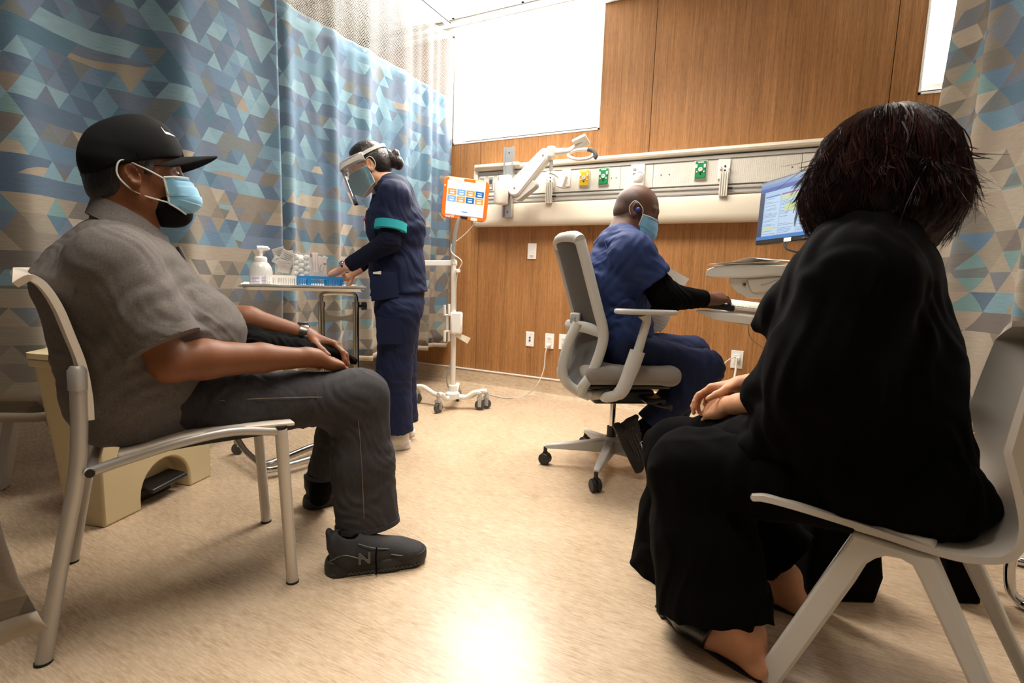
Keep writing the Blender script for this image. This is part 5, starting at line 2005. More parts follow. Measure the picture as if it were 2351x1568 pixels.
# hair: short, greying at the temple
hair = [ell(hp_(-.012, 0, .036), np.array((.101, .081, .090)) * hs, hfr, .01), ell(hp_(-.055, 0, -.02), np.array((.055, .070, .055)) * hs, hfr, .02),
        cut(hp_(.042, 0, .02), hf + UP * -.1), dict(ell(hp_(.03, 0, -.07), np.array((.075, .12, .06)) * hs, hfr, .01), sub=True)]
for d in (-1, 1):
    hair.append(dict(ell(hp_(-.004, d * .085, -.008), np.array((.026, .03, .040)) * hs, hfr, .006), sub=True))
skin_mesh('hair', hair, .004, folds([((1, .3, .2), .011, 1), ((.2, 1, .5), .013, 1), ((.1, .4, 1), .009, 1)], .0012), M_HAIR, MAN)
for d in (-1, 1):
    skin_mesh('sideburn', [cone(hp_(.036, d * .068, .034), hp_(.026, d * .0725, .006), .010 * hs, .006 * hs, .01, (hf, 1.4))], .003,
              folds([((1, .3, .2), .009, 1), ((.2, 1, .5), .011, 1)], .0010), M_HAIRG, MAN)
    MB().tube([hp_(.093, d * .014, .034), hp_(.088, d * .034, .040), hp_(.074, d * .05, .034)], [.003, .004, .002], 6).build('eyebrow', M_HAIRG, MAN)
# cap
CAP = tag(bpy.data.objects.new('cap', None))
COL.objects.link(CAP)
CAP.parent = MAN
cu = hfr[2]
capn = unit(cu + hf * -.02)
cp_ = [ell(hp_(-.004, 0, .046), np.array((.104, .088, .102)) * hs, hfr, .01), ell(hp_(.034, 0, .066), np.array((.080, .076, .092)) * hs, hfr, .03), ell(hp_(-.045, 0, .026), np.array((.060, .080, .07)) * hs, hfr, .03), cut(hp_(.0, 0, .030) , -(cu - hf * .10)),
       dict(ell(hp_(-.004, 0, .030), np.array((.098, .078, .084)) * hs, hfr, .01), sub=True)]
cp_[3] = cut(hp_(.0, 0, .028), -(cu + hf * -.22))
crown = skin_mesh('crown', cp_, .0035, folds([((.3, .3, 1), .09, 1), ((1, -.4, .3), .12, 1)], .0008), M_CAP, CAP)


def bill_fn(u, v):
    w = (v * 2 - 1)
    a = w * 1.25
    r0 = .100
    x0 = .012 + r0 * math.cos(a) * .93
    y0 = .084 * math.sin(a)
    ext = .088 * math.cos(a) ** .8 * u
    x = x0 + ext
    y = y0 * (1 - .06 * u)
    z = .040 + .014 * math.cos(a) + .006 * u - .024 * (y / .084) ** 2 * (1 + .5 * u) - .02 * ext
    return hp_(x, y, z)


MB().grid(bill_fn, 16, 33, .004).build('bill', M_CAP, CAP, bevel=0)
MB().tube([bill_fn(1, v / 24) for v in range(25)], .0026, 6).build('bill_edge', M_CAP, CAP)
skin_mesh('button', [ell(hp_(.004, 0, .040 + .098), (.008, .008, .004), hfr, .002)], .002, None, M_CAP, CAP, 0, .004)
sm = MB()
for yy in (-.3, .9, 2.1):
    pts = []
    for k in range(15):
        t = k / 14 * math.pi * .5
        pts.append(hp_(.006 + .112 * math.sin(t) * math.cos(yy + .6), .0 + .090 * math.sin(t) * math.sin(yy + .6), .044 + .094 * math.cos(t)))
    sm.tube(pts, .0012, 5)
sm.build('crown_seam', M_CAP, CAP)
from mathutils.bvhtree import BVHTree


def surface_hit(o, px, py):
    """where a sight line meets an object's surface, with the normal there"""
    bv = BVHTree.FromPolygons([tuple(v.co) for v in o.data.vertices], [tuple(p.vertices) for p in o.data.polygons])
    off = np.zeros(3)
    q_ = o.parent
    while q_ is not None:
        off += np.array(q_.location)
        q_ = q_.parent
    h = bv.ray_cast(Vector(EYE - off), Vector(unit(ray(px, py))))
    return (np.array(h[0]) + off, unit(h[1])) if h[0] is not None else (None, None)


sp_, sn_ = surface_hit(crown, 381, 303)
if sp_ is not None:
    if np.dot(sn_, NN) < 0:
        sn_ = -sn_
    sx_ = unit(np.cross(UP, sn_))
    sx_ = sx_ if np.dot(sx_, MF) > 0 else -sx_
    em = swoosh(CAP, frame(sp_ - sx_ * .012 - UP * .008, sx_ - UP * .25, z=sn_), .040, M_WHITEP)
    bvc = BVHTree.FromPolygons([tuple(v.co) for v in crown.data.vertices], [tuple(p.vertices) for p in crown.data.polygons])
    for v in em.data.vertices:
        hit = bvc.find_nearest(v.co)
        v.co = hit[0] + hit[1] * (.0008 if np.dot(np.array(hit[1]), sn_) > 0 else -.0008)
# black cloth mask below, surgical mask over it
kq = [ell(hp_(.042, 0, -.066), np.array((.066, .064, .058)) * hs, hfr, .01), ell(hp_(.074, 0, -.092), np.array((.034, .040, .032)) * hs, hfr, .02), cut(hp_(.022, 0, -.09), -(hf + UP * .22)), cut(hp_(.05, 0, -.036), unit(UP - hf * .28))]
skin_mesh('black_mask', kq, .004, None, M_MASKK, MAN)
mk = surgical_mask(hp_, hfr, hs, MAN, top=.000, bot=-.100, reach=.134, side=.080, cheek=.056)
mk['label'] = 'blue pleated surgical mask over a black one'
# polo shirt
polo = [cone(PM(262, 570), PM(250, 650), .078, .140, .05, (NN, 1.5)), cone(PM(250, 655), PM(310, 760), .142, .180, .06, (NN, 1.15)), ell(PM(345, 650), (.095, .150, .115), (MF, NN, UP), .08),
        ell(PM(395, 765), (.190, .200, .145), (MF, NN, UP), .08), cone(PM(320, 780), PM(330, 905), .170, .165, .06, (NN, 1.12)),
        cone(PM(330, 900), PM(345, 955), .165, .135, .05, (NN, 1.25))]
for sg, s_, mid in ((1, sh_n, PM(378, 790, .228)), (-1, sh_f, PM(425, 700, -.225))):
    polo += [cone(PM(270, 590, sg * .07), s_, .075, .086, .05), cone(s_, mid, .090, .084, .025, None, True)]
polo += [cone(PM(300, 1000, .05), PM(430, 955, .09), .09, .085, .05), cone(PM(285, 900, .10), PM(300, 985, .12), .10, .085, .05),
         cut(np.array([0, 0, .474]), -UP, .02), dict(cone(PM(296, 480), PM(312, 560), .072, .074, .01), sub=True)]
dp = folds([((.4, .8, .6), .046, .42), ((.9, -.25, .5), .06, .36), ((.5, .9, -1.0), .11, 1, PM(330, 700, .22), .22), ((-.3, -.5, 1.0), .085, 1.1, PM(330, 880, .1), .2), (MF * .55 + UP * .8 + NN * .1, .10, .55, PM(440, 690, .12), .16), (MF * .5 + UP * .9 - NN * .3, .19, .4)], .0042)
SHIRT = skin_mesh('polo_shirt', polo, .005, dp, M_POLO, MAN)
SHIRT['label'] = 'heather grey polo shirt'
# collar and sleeve hem
zb, zf = PM(200, 448)[2], PM(385, 545)[2]
c0 = (PM(212, 450) + PM(385, 540)) / 2
c0[2] = 0
half_c = np.linalg.norm((PM(385, 540) - PM(212, 450))[:2]) / 2


def collar_fn(u, v):
    a = (u - .5) * 2 * math.pi * .94 + math.pi * 1.0
    front = (1 + math.cos(a)) / 2
    x = math.cos(a) * (half_c + .016 * v)
    y = math.sin(a) * (.078 + .034 * v)
    z = zb * (1 - front) + zf * front - (.046 + .018 * front) * v + .012 * math.sin(math.pi * front) * (1 - v)
    return c0 + MF * x + NN * y + UP * z


MB().grid(collar_fn, 48, 8, .003).build('collar', M_POLO, SHIRT)
cuffc, cuffd = PM(378, 790, .228), unit(PM(378, 790, .228) - sh_n)
MB().lathe([(.080, -.024), (.0862, -.024), (.0858, 0), (.078, .003)], cuffc, 32, frame((0, 0, 0), np.cross(cuffd, [.1, .3, .9]), z=cuffd).to_3x3()).build('sleeve_hem', M_POLO, SHIRT)
MB().tube(curve_pts([PM(243, 541, .20), PM(205, 575, .215), PM(178, 640, .235), PM(160, 690, .22)], 8), .0022, 6).build('shoulder_seam', M_POLO, SHIRT)
pk_ = [PM(395, 565, .02), PM(412, 600, .02), PM(425, 640, .02)]
MB().tube(curve_pts([p + MF * .014 for p in pk_], 6), .006, 8, flat=(NN, 1.6)).build('placket', M_POLO, SHIRT)
# jeans
kn_n, an_n = PM(822, 912, .130), PM(845, 1205, .178)
kn_f, an_f = PM(800, 905, -.13), PM(744, 1090, -.17)
jeans = [ell(PM(330, 940), (.14, .17, .10), (MF, NN, UP), .05), cut(np.array([0, 0, .476]), -UP, .02), cone(PM(340, 945, .085), PM(520, 925, .11), .092, .094, .05), cone(PM(520, 925, .11), kn_n, .092, .080, .04),
         cone(PM(340, 940, -.085), kn_f, .092, .084, .05)]
jeans += [cone(kn_n, PM(834, 1060, .155), .086, .082, .05, (MF, 1.12)), cone(PM(834, 1060, .155), an_n, .080, .082, .03, (MF, 1.24), True),
          cone(kn_f, PM(770, 1000, -.16), .082, .066, .05), cone(PM(770, 1000, -.16), an_f, .066, .062, .03, None, True)]
jd = folds([((.4, .8, .6), .046, .42), ((.9, -.25, .5), .06, .36), ((.8, .9, .7), .06, 1.3, kn_n + np.array([-.03, -.05, -.05]), .12), ((.1, .1, 1), .09, .5, PM(840, 1080, .12), .2), ((.9, 1.2, -.8), .08, .7, PM(600, 930, .12), .2), ((0, .2, 1), .035, .9, PM(845, 1190, .12), .07)], .0045)
JEANS = skin_mesh('jeans', jeans, .005, jd, M_JEANS, MAN)
st = MB()


def on_side(px, py, off, r=.0):
    return PM(px, py, off)


st.tube(curve_pts([PM(505, 920, .208), PM(600, 915, .207), PM(700, 912, .206), PM(740, 912, .205)], 8), .0010, 5)
st.tube(curve_pts([PM(812, 905, .212), PM(822, 960, .222), PM(830, 1060, .238), PM(836, 1190, .260)], 8), .0010, 5)
st.build('seam_stitching', M_STITCH, JEANS)
for (c, d, r) in ((an_n, unit(an_n - PM(834, 1060, .155)), .083), (an_f, unit(an_f - PM(770, 1000, -.16)), .063)):
    Mx = frame((0, 0, 0), MF, z=d).to_3x3()
    sc_ = 1.24 if r > .07 else 1.0
    cm_ = MB()
    prof = [(r - .005, -.014), (r + .002, -.014), (r + .003, .0), (r - .004, .004)]
    n = 36
    vs, fs = [], []
    for rr_, h in prof:
        for k in range(n):
            a = 2 * math.pi * k / n
            vs.append(np.array(c) + np.array(Mx @ Vector((rr_ * sc_ * math.cos(a), rr_ * math.sin(a), h))))
    for i in range(len(prof) - 1):
        for k in range(n):
            k2 = (k + 1) % n
            fs.append((i * n + k, i * n + k2, (i + 1) * n + k2, (i + 1) * n + k))
    cm_.add(vs, fs, True).build('cuff_hem', M_JEANS, JEANS)
# shoes
hl, te = onz(752, 1312, 0), onz(972, 1284, 0)
sk = unit(te - hl)
te = hl + sk * .305
for leg, a_, z_ in ((0, an_n, hl + sk * .09 + UP * .06), (1, an_f, onz(735, 1172, 0) * np.array([1, 1, 0]) + UP * .06)):
    skin_mesh('sock', [cone(z_ + UP * .0, z_ + (a_ - z_) * .5 + UP * .03, .040, .040, .01), cone(z_ + (a_ - z_) * .4, a_ + UP * .04, .040, .045, .02)], .005, None, M_BLACKC, MAN)
sho, g_ = sneaker(hl, te, MAN, M_SHOEB, M_SOLEB, laces=M_BLACKC, H=.120, W=.054, sole_h=.036)
FRM = frame(g_(.36, -.0565, .058), sk, z=-np.cross(UP, sk))
text_mesh('letter_mark', 'N', .052, FRM, mat('shoe_mark_grey', (88, 86, 84), .5), sho, weight=.001)
MB().tube(curve_pts([g_(.48, -.045, .085), g_(.47, -.058, .06), g_(.475, -.063, .02), g_(.47, -.066, .008)], 6), .0025, 6).build('hanging_lace', M_BLACKC, sho)
pan = MB()
for sgn_ in (-1,):
    pan.tube(curve_pts([g_(.03, sgn_ * .040, .055), g_(.16, sgn_ * .052, .075), g_(.30, sgn_ * .055, .062), g_(.42, sgn_ * .053, .050)], 6), .0022, 6)
    pan.tube(curve_pts([g_(.62, sgn_ * .048, .058), g_(.74, sgn_ * .049, .050), g_(.90, sgn_ * .036, .048)], 6), .0020, 6)
    pan.tube(curve_pts([g_(.30, sgn_ * .040, .100), g_(.44, sgn_ * .044, .084), g_(.60, sgn_ * .040, .072)], 6), .0022, 6)
pan.build('overlay_seam', M_DGREY, sho)
trd = MB()
for k in range(22):
    t = .04 + k * .042
    w_ = -.0545 * (1 if .2 < t < .8 else .86)
    trd.tube([g_(t, w_, .010), g_(t + .02, w_ - .002, .018), g_(t + .04, w_, .010)], .0014, 5)
trd.build('tread_line', M_DGREY, sho)
hl2 = onz(702, 1166, 0)
sho2, g2 = sneaker(hl2, hl2 + unit(MF * .9 + NN * -.1) * .305, MAN, M_SHOEB, M_SOLEB, laces=M_BLACKC, H=.120, W=.054, sole_h=.036)
# watch
wd = unit(wr_f - PM(600, 745, -.15))
wc = wr_f - wd * .004
WT = wristband(wc, wd, .033, .024, mat('watch_steel', (96, 92, 84), .3, .9), 'watch', MAN)
for k in range(7):
    a = -1.6 + k * .5
    v = unit(np.cross(wd, NN)) * math.cos(a) + NN * math.sin(a)
    MB().box(wc + v * .035, (.012, .012, .012), frame((0, 0, 0), wd, z=v).to_3x3()).build('link', M_STEEL if k % 2 else M_DGREY, WT, bevel=.002)
MB().lathe([(.0, -.002), (.018, -.002), (.018, .006), (.015, .008), (0, .008)], wc + UP * .035 - NN * .008, 20).build('dial', M_DGREY, WT)
# black jacket on his lap
jk = [cone(PM(570, 790, -.10), PM(680, 800, -.08), .058, .040, .05), cone(PM(600, 800, -.02), PM(760, 815, -.02), .045, .030, .04), cone(PM(560, 790, -.16), PM(720, 810, -.16), .05, .03, .04), cone(PM(740, 808, -.04), PM(815, 828, -.03), .024, .012, .02)]
tag(skin_mesh('black_jacket', jk, .005, folds([((.4, .6, .9), .045, 1), ((.9, -.3, .5), .07, 1), ((.2, 1, -.4), .055, .8)], .0042), M_BLACKC), 'folded black jacket held on the lap of the man in the cap', 'jacket')

# ================================================================== 2. the nurse at the tray
PNn, NF = unit(np.array([.63, -.775, 0])), unit(np.array([-.775, -.63, 0]))
PN = Plane((-1.75, 2.15), PNn)
NU = person('person', 'standing nurse in navy scrubs, face shield and mask, working at the supply tray', tuple(PN(905, 1020) * np.array([1, 1, 0])))
hcn = PN(848, 386)
hfn = unit(NF * .90 - UP * .42)
S2 = .98
q, pn, frn = head_prims(hcn, hfn, PNn, S2)
shn, shf = PN(905, 452, .150), PN(900, 452, -.150)
eln, wrn = PN(893, 556, .185), PN(789, 616, .10)
elf, wrf = PN(880, 560, -.16), PN(812, 623, -.04)
b2 = list(q) + [cone(hcn - frn[2] * .03 - hfn * .02, PN(893, 432), .050, .054, .03), cone(PN(893, 432), PN(912, 480), .06, .09, .05, (PNn, 1.4)), cone(PN(912, 490), PN(915, 600), .10, .10, .05, (PNn, 1.2))]
b2 += limb([shn, eln, wrn], [.045, .038, .024]) + limb([shf, elf, wrf], [.045, .038, .024])
ha, _ = hand(wrn, PN(752, 630, .04) - wrn, UP * .8 + PNn * .4, -PNn + UP * .1, (.35, .4, .45, .5), .4, .92)
hb, tb = hand(wrf, PN(800, 638, .0) - wrf + NF * .06, PNn * .8 + UP * .3, -UP * .2 - NF, (.5, .55, .6, .65), .6, .92)
b2 += ha + hb
skin_mesh('body', b2, .0045, None, M_SKIN_L, NU)
add_eyes(pn, frn, S2, NU)
hr = [ell(pn(-.014, 0, .042), np.array((.104, .084, .092)) * S2, frn, .01), ell(pn(-.045, 0, .0), np.array((.075, .078, .075)) * S2, frn, .03), cut(pn(.060, 0, .045), hfn - frn[2] * .15, .01)]
for d in (-1, 1):
    hr += [dict(ell(pn(.012, d * .088, -.028), np.array((.045, .035, .060)) * S2, frn, .01), sub=True)]
hr += [dict(ell(pn(.055, 0, -.055), np.array((.062, .12, .085)) * S2, frn, .01), sub=True)]
hn = skin_mesh('hair', hr, .004, folds([((1, .4, .3), .016, 1), ((.3, 1, .2), .021, .7)], .0012), mat('dark_brown_hair', (30, 22, 18), .38, bump=(160, .6, (1, .3, 1), .003)), NU)
bunc = PN(901, 368)
bun = [ell(bunc + UP * .0, (.030, .034, .040), None, .012), ell(bunc + UP * .028 - NF * .016, (.020, .022, .028), None, .010), ell(bunc + np.array([0, 0, -.012]) - NF * .030, (.026, .026, .034), None, .010), ell(bunc + NF * .02 + UP * .02, (.018, .024, .032), None, .012)]
skin_mesh('hair_bun', bun, .003, folds([((1, .4, .9), .012, 1), ((.3, 1, .2), .017, .7)], .0016), hn.data.materials[0], hn)
for d in (-1, 1):
    MB().tube([pn(.093, d * .014, .030), pn(.086, d * .034, .036), pn(.072, d * .05, .030)], [.002, .003, .0015], 6).build('eyebrow', M_HAIR, NU)
surgical_mask(pn, frn, S2, NU, top=.002, bot=-.124, reach=.128, side=.084, cheek=.006, m=mat('mask_teal_blue', (112, 168, 186), .7, bump=(900, .15)))
# face shield: brow band, strap, clear visor
FS = tag(bpy.data.objects.new('face_shield', None))
COL.objects.link(FS)
FS.parent = NU


def ring(a, r0, r1, h):
    return pn(-.010 + r0 * math.cos(a), r1 * math.sin(a), h)


MB().tube([ring(a / 20 * 1.45, .128, .094, .052 - .006 * abs(a / 20)) for a in range(-20, 21)], .013, 10, flat=(frn[2], 1.6)).build('brow_foam', M_WHITEP, FS)
vt = MB().grid(lambda u, v: ring((u - .5) * 2.7, .142 + .012 * v, .102, .066 - .030 * v), 30, 4, .003)
vt.build('visor_mount', M_WHITEP, FS)
strap = MB().grid(lambda u, v: pn(-.010 + .112 * math.cos(1.3 + u * (2 * math.pi - 2.6)), .090 * math.sin(1.3 + u * (2 * math.pi - 2.6)), .062 + .020 * math.sin(u * math.pi) - .016 * v), 40, 3, .003)
strap.build('head_strap', M_WHITEP, FS)
M_VISOR = NT('clear_visor')
M_VISOR.b.inputs['Base Color'].default_value = (.97, .98, 1, 1)
M_VISOR.b.inputs['Roughness'].default_value = .04
M_VISOR.b.inputs['Specular IOR Level'].default_value = .7
_tr = M_VISOR.n('ShaderNodeBsdfTransparent')
_ms = M_VISOR.n('ShaderNodeMixShader')
_ms.inputs[0].default_value = .88
M_VISOR.t.links.new(M_VISOR.b.outputs[0], _ms.inputs[1])
M_VISOR.t.links.new(_tr.outputs[0], _ms.inputs[2])
_gl = M_VISOR.n('ShaderNodeBsdfGlossy')
_gl.inputs['Roughness'].default_value = .03
_ms2 = M_VISOR.n('ShaderNodeMixShader')
_lw = M_VISOR.n('ShaderNodeLayerWeight')
_lw.inputs[0].default_value = .25
M_VISOR.t.links.new(_lw.outputs['Fresnel'], _ms2.inputs[0])
M_VISOR.t.links.new(_ms.outputs[0], _ms2.inputs[1])
M_VISOR.t.links.new(_gl.outputs[0], _ms2.inputs[2])
M_VISOR.t.links.new(_ms2.outputs[0], M_VISOR.t.nodes['Material Output'].inputs['Surface'])
MB().grid(lambda u, v: ring((u - .5) * 2.7, .146 + .015 * v, .104 - .004 * v, .062 - .205 * v), 30, 16, .0).build('visor', M_VISOR.m, FS)
# scrubs
top = [cone(PN(905, 450), PN(915, 520), .105, .125, .05, (PNn, 1.30)), cone(PN(915, 520), PN(912, 620), .128, .130, .05, (PNn, 1.15)), cone(PN(912, 620), PN(917, 672), .132, .146, .05, (PNn, 1.18), True)]
for sg, s_, e_ in ((1, shn, eln), (-1, shf, elf)):
    top += [cone(PN(905, 440, sg * .06), s_, .065, .066, .05), cone(s_, s_ + (e_ - s_) * .70, .068, .068, .04, None, True)]
top += [ell(PN(882, 515), (.085, .145, .105), (NF, PNn, UP), .07), cut(PN(850, 695, 0), -unit(UP + NF * -.30)), dict(cone(PN(870, 400), PN(893, 432), .06, .058, .01), sub=True)]
TOPN = skin_mesh('scrub_top', top, .005, folds([((.4, .8, .6), .046, .42), ((.9, -.25, .5), .06, .36), ((.3, .2, 1), .12, .8), ((.8, .5, .9), .09, 1, PN(900, 640, .1), .2), ((1, .2, .2), .15, .8)], .0044), M_NAVY, NU)
sl = []
for s_, e_, w_ in ((shn, eln, wrn), (shf, elf, wrf)):
    sl.append(skin_mesh('sleeve', [cone(s_, e_, .055, .050, .03), cone(e_, e_ + (w_ - e_) * .88, .050, .036, .03, None, True)], .0045, folds([((.6, .4, .9), .035, 1, e_, .13), ((.2, .9, .5), .05, .6)], .0030), M_NAVYD, NU))
bc, bd = shn + (eln - shn) * .66, unit(eln - shn)
MB().lathe([(.068, -.020), (.0785, -.020), (.0785, .020), (.068, .020)], bc, 32, frame((0, 0, 0), np.cross(bd, [.1, .9, .3]), z=bd).to_3x3()).build('teal_band', M_TEAL, TOPN)
pq = [PN(848, 622, .148), PN(912, 626, .168), PN(916, 682, .178), PN(853, 692, .150)]
MB().grid(lambda u, v: (pq[0] * (1 - u) + pq[1] * u) * (1 - v) + (pq[3] * (1 - u) + pq[2] * u) * v + PNn * (.012 * math.sin(math.pi * u)), 8, 8, .004).build('pocket', M_NAVY, TOPN, bevel=.001)
MB().prism([PN(856, 625, .165), PN(875, 622, .172), PN(875, 630, .172), PN(857, 629, .165)], PNn * .002).build('pocket_paper', M_PAPER, TOPN)
bdg = PN(841, 506, .045)
MB().lathe([(.0, 0), (.014, .001), (.014, .005), (.0, .007)], bdg, 16, frame((0, 0, 0), NF, z=PNn).to_3x3()).build('badge_reel', M_RED, TOPN)
MB().box(bdg - UP * .03, (.004, .03, .05)).build('badge_card', M_WHITEP, TOPN, bevel=.001)
pants = [cone(PN(917, 650), PN(918, 690), .125, .128, .04, (PNn, 1.25))]
for off, a, b_, c in ((.085, (915, 720), (905, 850), (917, 990)), (-.085, (918, 720), (918, 850), (930, 968))):
    A_, B_, C_ = PN(*a, off), PN(*b_, off), PN(*c, off)
    C_[2] = max(C_[2], .07)
    pants += [cone(A_, B_, .112, .084, .05), cone(B_, C_, .084, .073, .04, None, True)]
PANT = skin_mesh('scrub_pants', pants, .005, folds([((.4, .8, .6), .046, .42), ((.9, -.25, .5), .06, .36), ((.3, .2, 1), .10, .9), ((.9, .6, .3), .12, .7), ((.2, .5, 1), .045, 1, PN(920, 990, .08), .12)], .0034), M_NAVY, NU)
pq2 = [PN(862, 728, .19), PN(925, 735, .195), PN(925, 790, .190), PN(868, 790, .186)]
MB().grid(lambda u, v: (pq2[0] * (1 - u) + pq2[1] * u) * (1 - v) + (pq2[3] * (1 - u) + pq2[2] * u) * v + PNn * (.008 * math.sin(math.pi * u)), 8, 6, .004).build('leg_pocket', M_NAVY, PANT)
for off, px, py in ((.085, 939, 1026), (-.085, 949, 998)):
    p = onz(px, py, 0)
    sneaker(p, p + unit(NF + PNn * .25) * .265, NU, M_SHOEW, M_SHOEW, H=.10, W=.050, sole_h=.032, tab=False)
wd2 = unit(wrn - eln)
WT2 = wristband(wrn - wd2 * .012, wd2, .028, .014, M_LEATHER, 'watch', NU)
wv = unit(NF * .4 + UP * .6 + PNn * .5 - wd2 * np.dot(NF * .4 + UP * .6 + PNn * .5, wd2))
MB().lathe([(.0, -.002), (.014, -.002), (.014, .005), (.012, .007), (0, .007)], wrn - wd2 * .012 + wv * .029, 20, frame((0, 0, 0), wd2, z=wv).to_3x3()).build('dial', M_STEEL, WT2)
sw_ = tb[0][0]
tag(MB().prism([sw_ + v for v in (np.array([-.016, -.01, -.008]), np.array([.018, .01, -.006]), np.array([.012, .01, .008]), np.array([-.012, -.012, .012]))], PNn * .008).build('gauze_pad', M_PAPER, bevel=.002), 'small white gauze pad held in the nurse\'s fingers', 'gauze')

# ================================================================== 3. office chair and the worker on it
OF, ON = unit(np.array([.83, .56, 0])), unit(np.array([.56, -.83, 0]))
OC = Plane((-.65, 2.43), ON)
OCH = thing('office_chair', 'light grey office chair with mesh back and armrests on five castors', 'chair', tuple(OC(1405, 985) * np.array([1, 1, 0])))
M_OLG = mat('office_grey', (192, 190, 184), .42)
M_MESHD = mat('dark_mesh', (84, 82, 80), .8, bump=(500, .5))
M_FABG = mat('grey_fabric', (128, 120, 112), .9, var=(300, .25), bump=(600, .4), sheen=.2)
hub = OC(1405, 975) * np.array([1, 1, 0])
for k in range(5):
    a = math.radians(203 + 72 * k)
    d = np.array([math.cos(a), math.sin(a), 0])
    w = np.array([-d[1], d[0], 0])
    e = hub + d * .325
    vs = [hub + w * .030 + UP * .085, hub - w * .030 + UP * .085, e - w * .016 + UP * .085, e + w * .016 + UP * .085, hub + w * .024 + UP * .155, hub - w * .024 + UP * .155, e - w * .012 + UP * .105, e + w * .012 + UP * .105]
    MB().hexa(vs).build('leg', M_OLG, OCH, bevel=.007)
    c = hub + d * .325
    cs = MB().tube([c + UP * .09, c + UP * .06], .010, 10)
    yaw = a + 1.2 + k
    ax_ = np.array([math.cos(yaw), math.sin(yaw), 0])
    co = cs.box(c + UP * .055, (.02, .02, .02)).build('castor', M_BLACKP, OCH)
    R = frame((0, 0, 0), np.cross(UP, ax_), z=ax_).to_3x3()
    for sd in (-1, 1):
        MB().lathe([(.006, -.009), (.026, -.009), (.030, -.005), (.030, .005), (.026, .009), (.006, .009)], c + UP * .030 + ax_ * .013 * sd, 20, R).build('wheel', M_BLACKP, co)
MB().lathe([(.036, .080), (.040, .10), (.038, .150), (.030, .165)], hub, 24).build('hub', M_OLG, OCH)
MB().tube([hub + UP * .16, hub + UP * .215], .024, 16).build('column_sleeve', M_BLACKP, OCH)
MB().tube([hub + UP * .21, hub + UP * .36], .015, 14).build('gas_lift', M_CHROME, OCH)


def oc(F, N, z):
    return hub + OF * F + ON * N + UP * z


z_seat = .500
mech = MB().box((0, 0, 0), (1, 1, 1))
MB(frame(oc(.02, 0, .385), OF, z=(0, 0, 1))).box((0, 0, 0), (.30, .20, .07)).box((.12, -.12, 0), (.10, .16, .03)).build('mechanism', M_BLACKP, OCH, bevel=.02)
MB().tube([oc(.10, .05, .37), oc(.16, .20, .365), oc(.19, .24, .37)], [.008, .010, .014], 10).build('lever', M_BLACKP, OCH)
# seat: near edge seen from (1345, 860) to (1570, 850)
sr, sf = OC(1345, 868, .24), OC(1568, 862, .24)
Lf0, Lf1 = float((sr - hub) @ OF), float((sf - hub) @ OF)
ztop = OC(1450, 842, .24)[2]
zc = ztop - .045
seatq = [rbox(oc((Lf0 + Lf1) / 2, 0, zc), ((Lf1 - Lf0) / 2, .255, .042), (OF, ON, UP), .038, .01), cone(oc(Lf1 - .05, -.2, zc - .006), oc(Lf1 - .05, .2, zc - .006), .038, .038, .03)]
skin_mesh('seat_cushion', seatq, .006, None, M_FABG, OCH)
MB(frame(oc((Lf0 + Lf1) / 2 - .02, 0, zc - .052), OF, z=(0, 0, 1))).box((0, 0, 0), ((Lf1 - Lf0) * .9, .44, .022)).build('seat_pan', M_BLACKP, OCH, bevel=.01)
# back frame
rim = [OC(px, py, .22) for px, py in ((1332, 552), (1345, 600), (1360, 660), (1374, 715), (1384, 754), (1384, 785), (1372, 825), (1356, 862), (1338, 888))]
back_w = .44


def rimat(u):
    c = curve_pts(rim, 8)
    i = u * (len(c) - 1)
    k = min(int(i), len(c) - 2)
    return c[k] * (1 - (i - k)) + c[k + 1] * (i - k)


RC = curve_pts(rim, 8)
for off in (0, 1):
    pts = [p - ON * back_w * off for p in RC + [OC(1336, 903, .21), OC(1352, 908, .20)]]
    MB().tube(pts, [.024] * len(pts), 12, flat=(ON, .8)).build('back_rim', M_OLG, OCH)
topc = [rim[0], rim[0] + UP * .018 - ON * .05 - OF * .012, rim[0] + UP * .024 - ON * back_w / 2 - OF * .03, rim[0] + UP * .018 - ON * (back_w - .05) - OF * .012, rim[0] - ON * back_w]
MB().tube(curve_pts(topc, 8), .026, 12).build('top_rail', M_OLG, OCH)


def bowed(u, v, dep=.05):
    return RC[min(int(u * (len(RC) - 1)), len(RC) - 1)] - ON * back_w * v - OF * dep * math.sin(math.pi * v)


MB().grid(lambda u, v: bowed(u, v, .045), len(RC), 14, .004).build('back_mesh', M_MESHD, OCH)
MB().grid(lambda u, v: bowed(u * .985 + .01, .0 + v, .030) + OF * .012, len(RC), 14, .010).build('front_fabric', M_FABG, OCH)
lb = OC(1342, 900, .0)
spine = [rim[5] - OF * .05 - ON * back_w * .5 + OF * -.06, OC(1300, 790, -.05), OC(1283, 850, -.02), OC(1295, 885, 0), OC(1345, 905, .03), oc(-.08, 0, .40)]
for off in (-.085, .085):
    MB().tube(curve_pts([OC(1326, 742, .10 + off), OC(1304, 790, .10 + off), OC(1292, 846, .10 + off), OC(1304, 882, .10 + off), OC(1345, 905, .10 + off), OC(1395, 905, .10 + off)], 8), .022, 12).build('back_support', M_OLG, OCH)
MB().tube(curve_pts([OC(1384, 765, .20), OC(1345, 752, .12), OC(1316, 748, .0), OC(1305, 745, -.15)], 8), .020, 10, flat=(UP, 1.3)).build('cross_bar', M_OLG, OCH)
lum = MB()
for k in range(4):
    lum.tube(curve_pts([OC(1325 + 3 * k, 702 + 11 * k, .02), OC(1345 + 3 * k, 698 + 11 * k, .09), OC(1358 + 2 * k, 700 + 11 * k, .13), OC(1360 + 2 * k, 745, .13)], 5), .004, 6)
lum.build('lumbar_slats', M_GREYP, OCH)
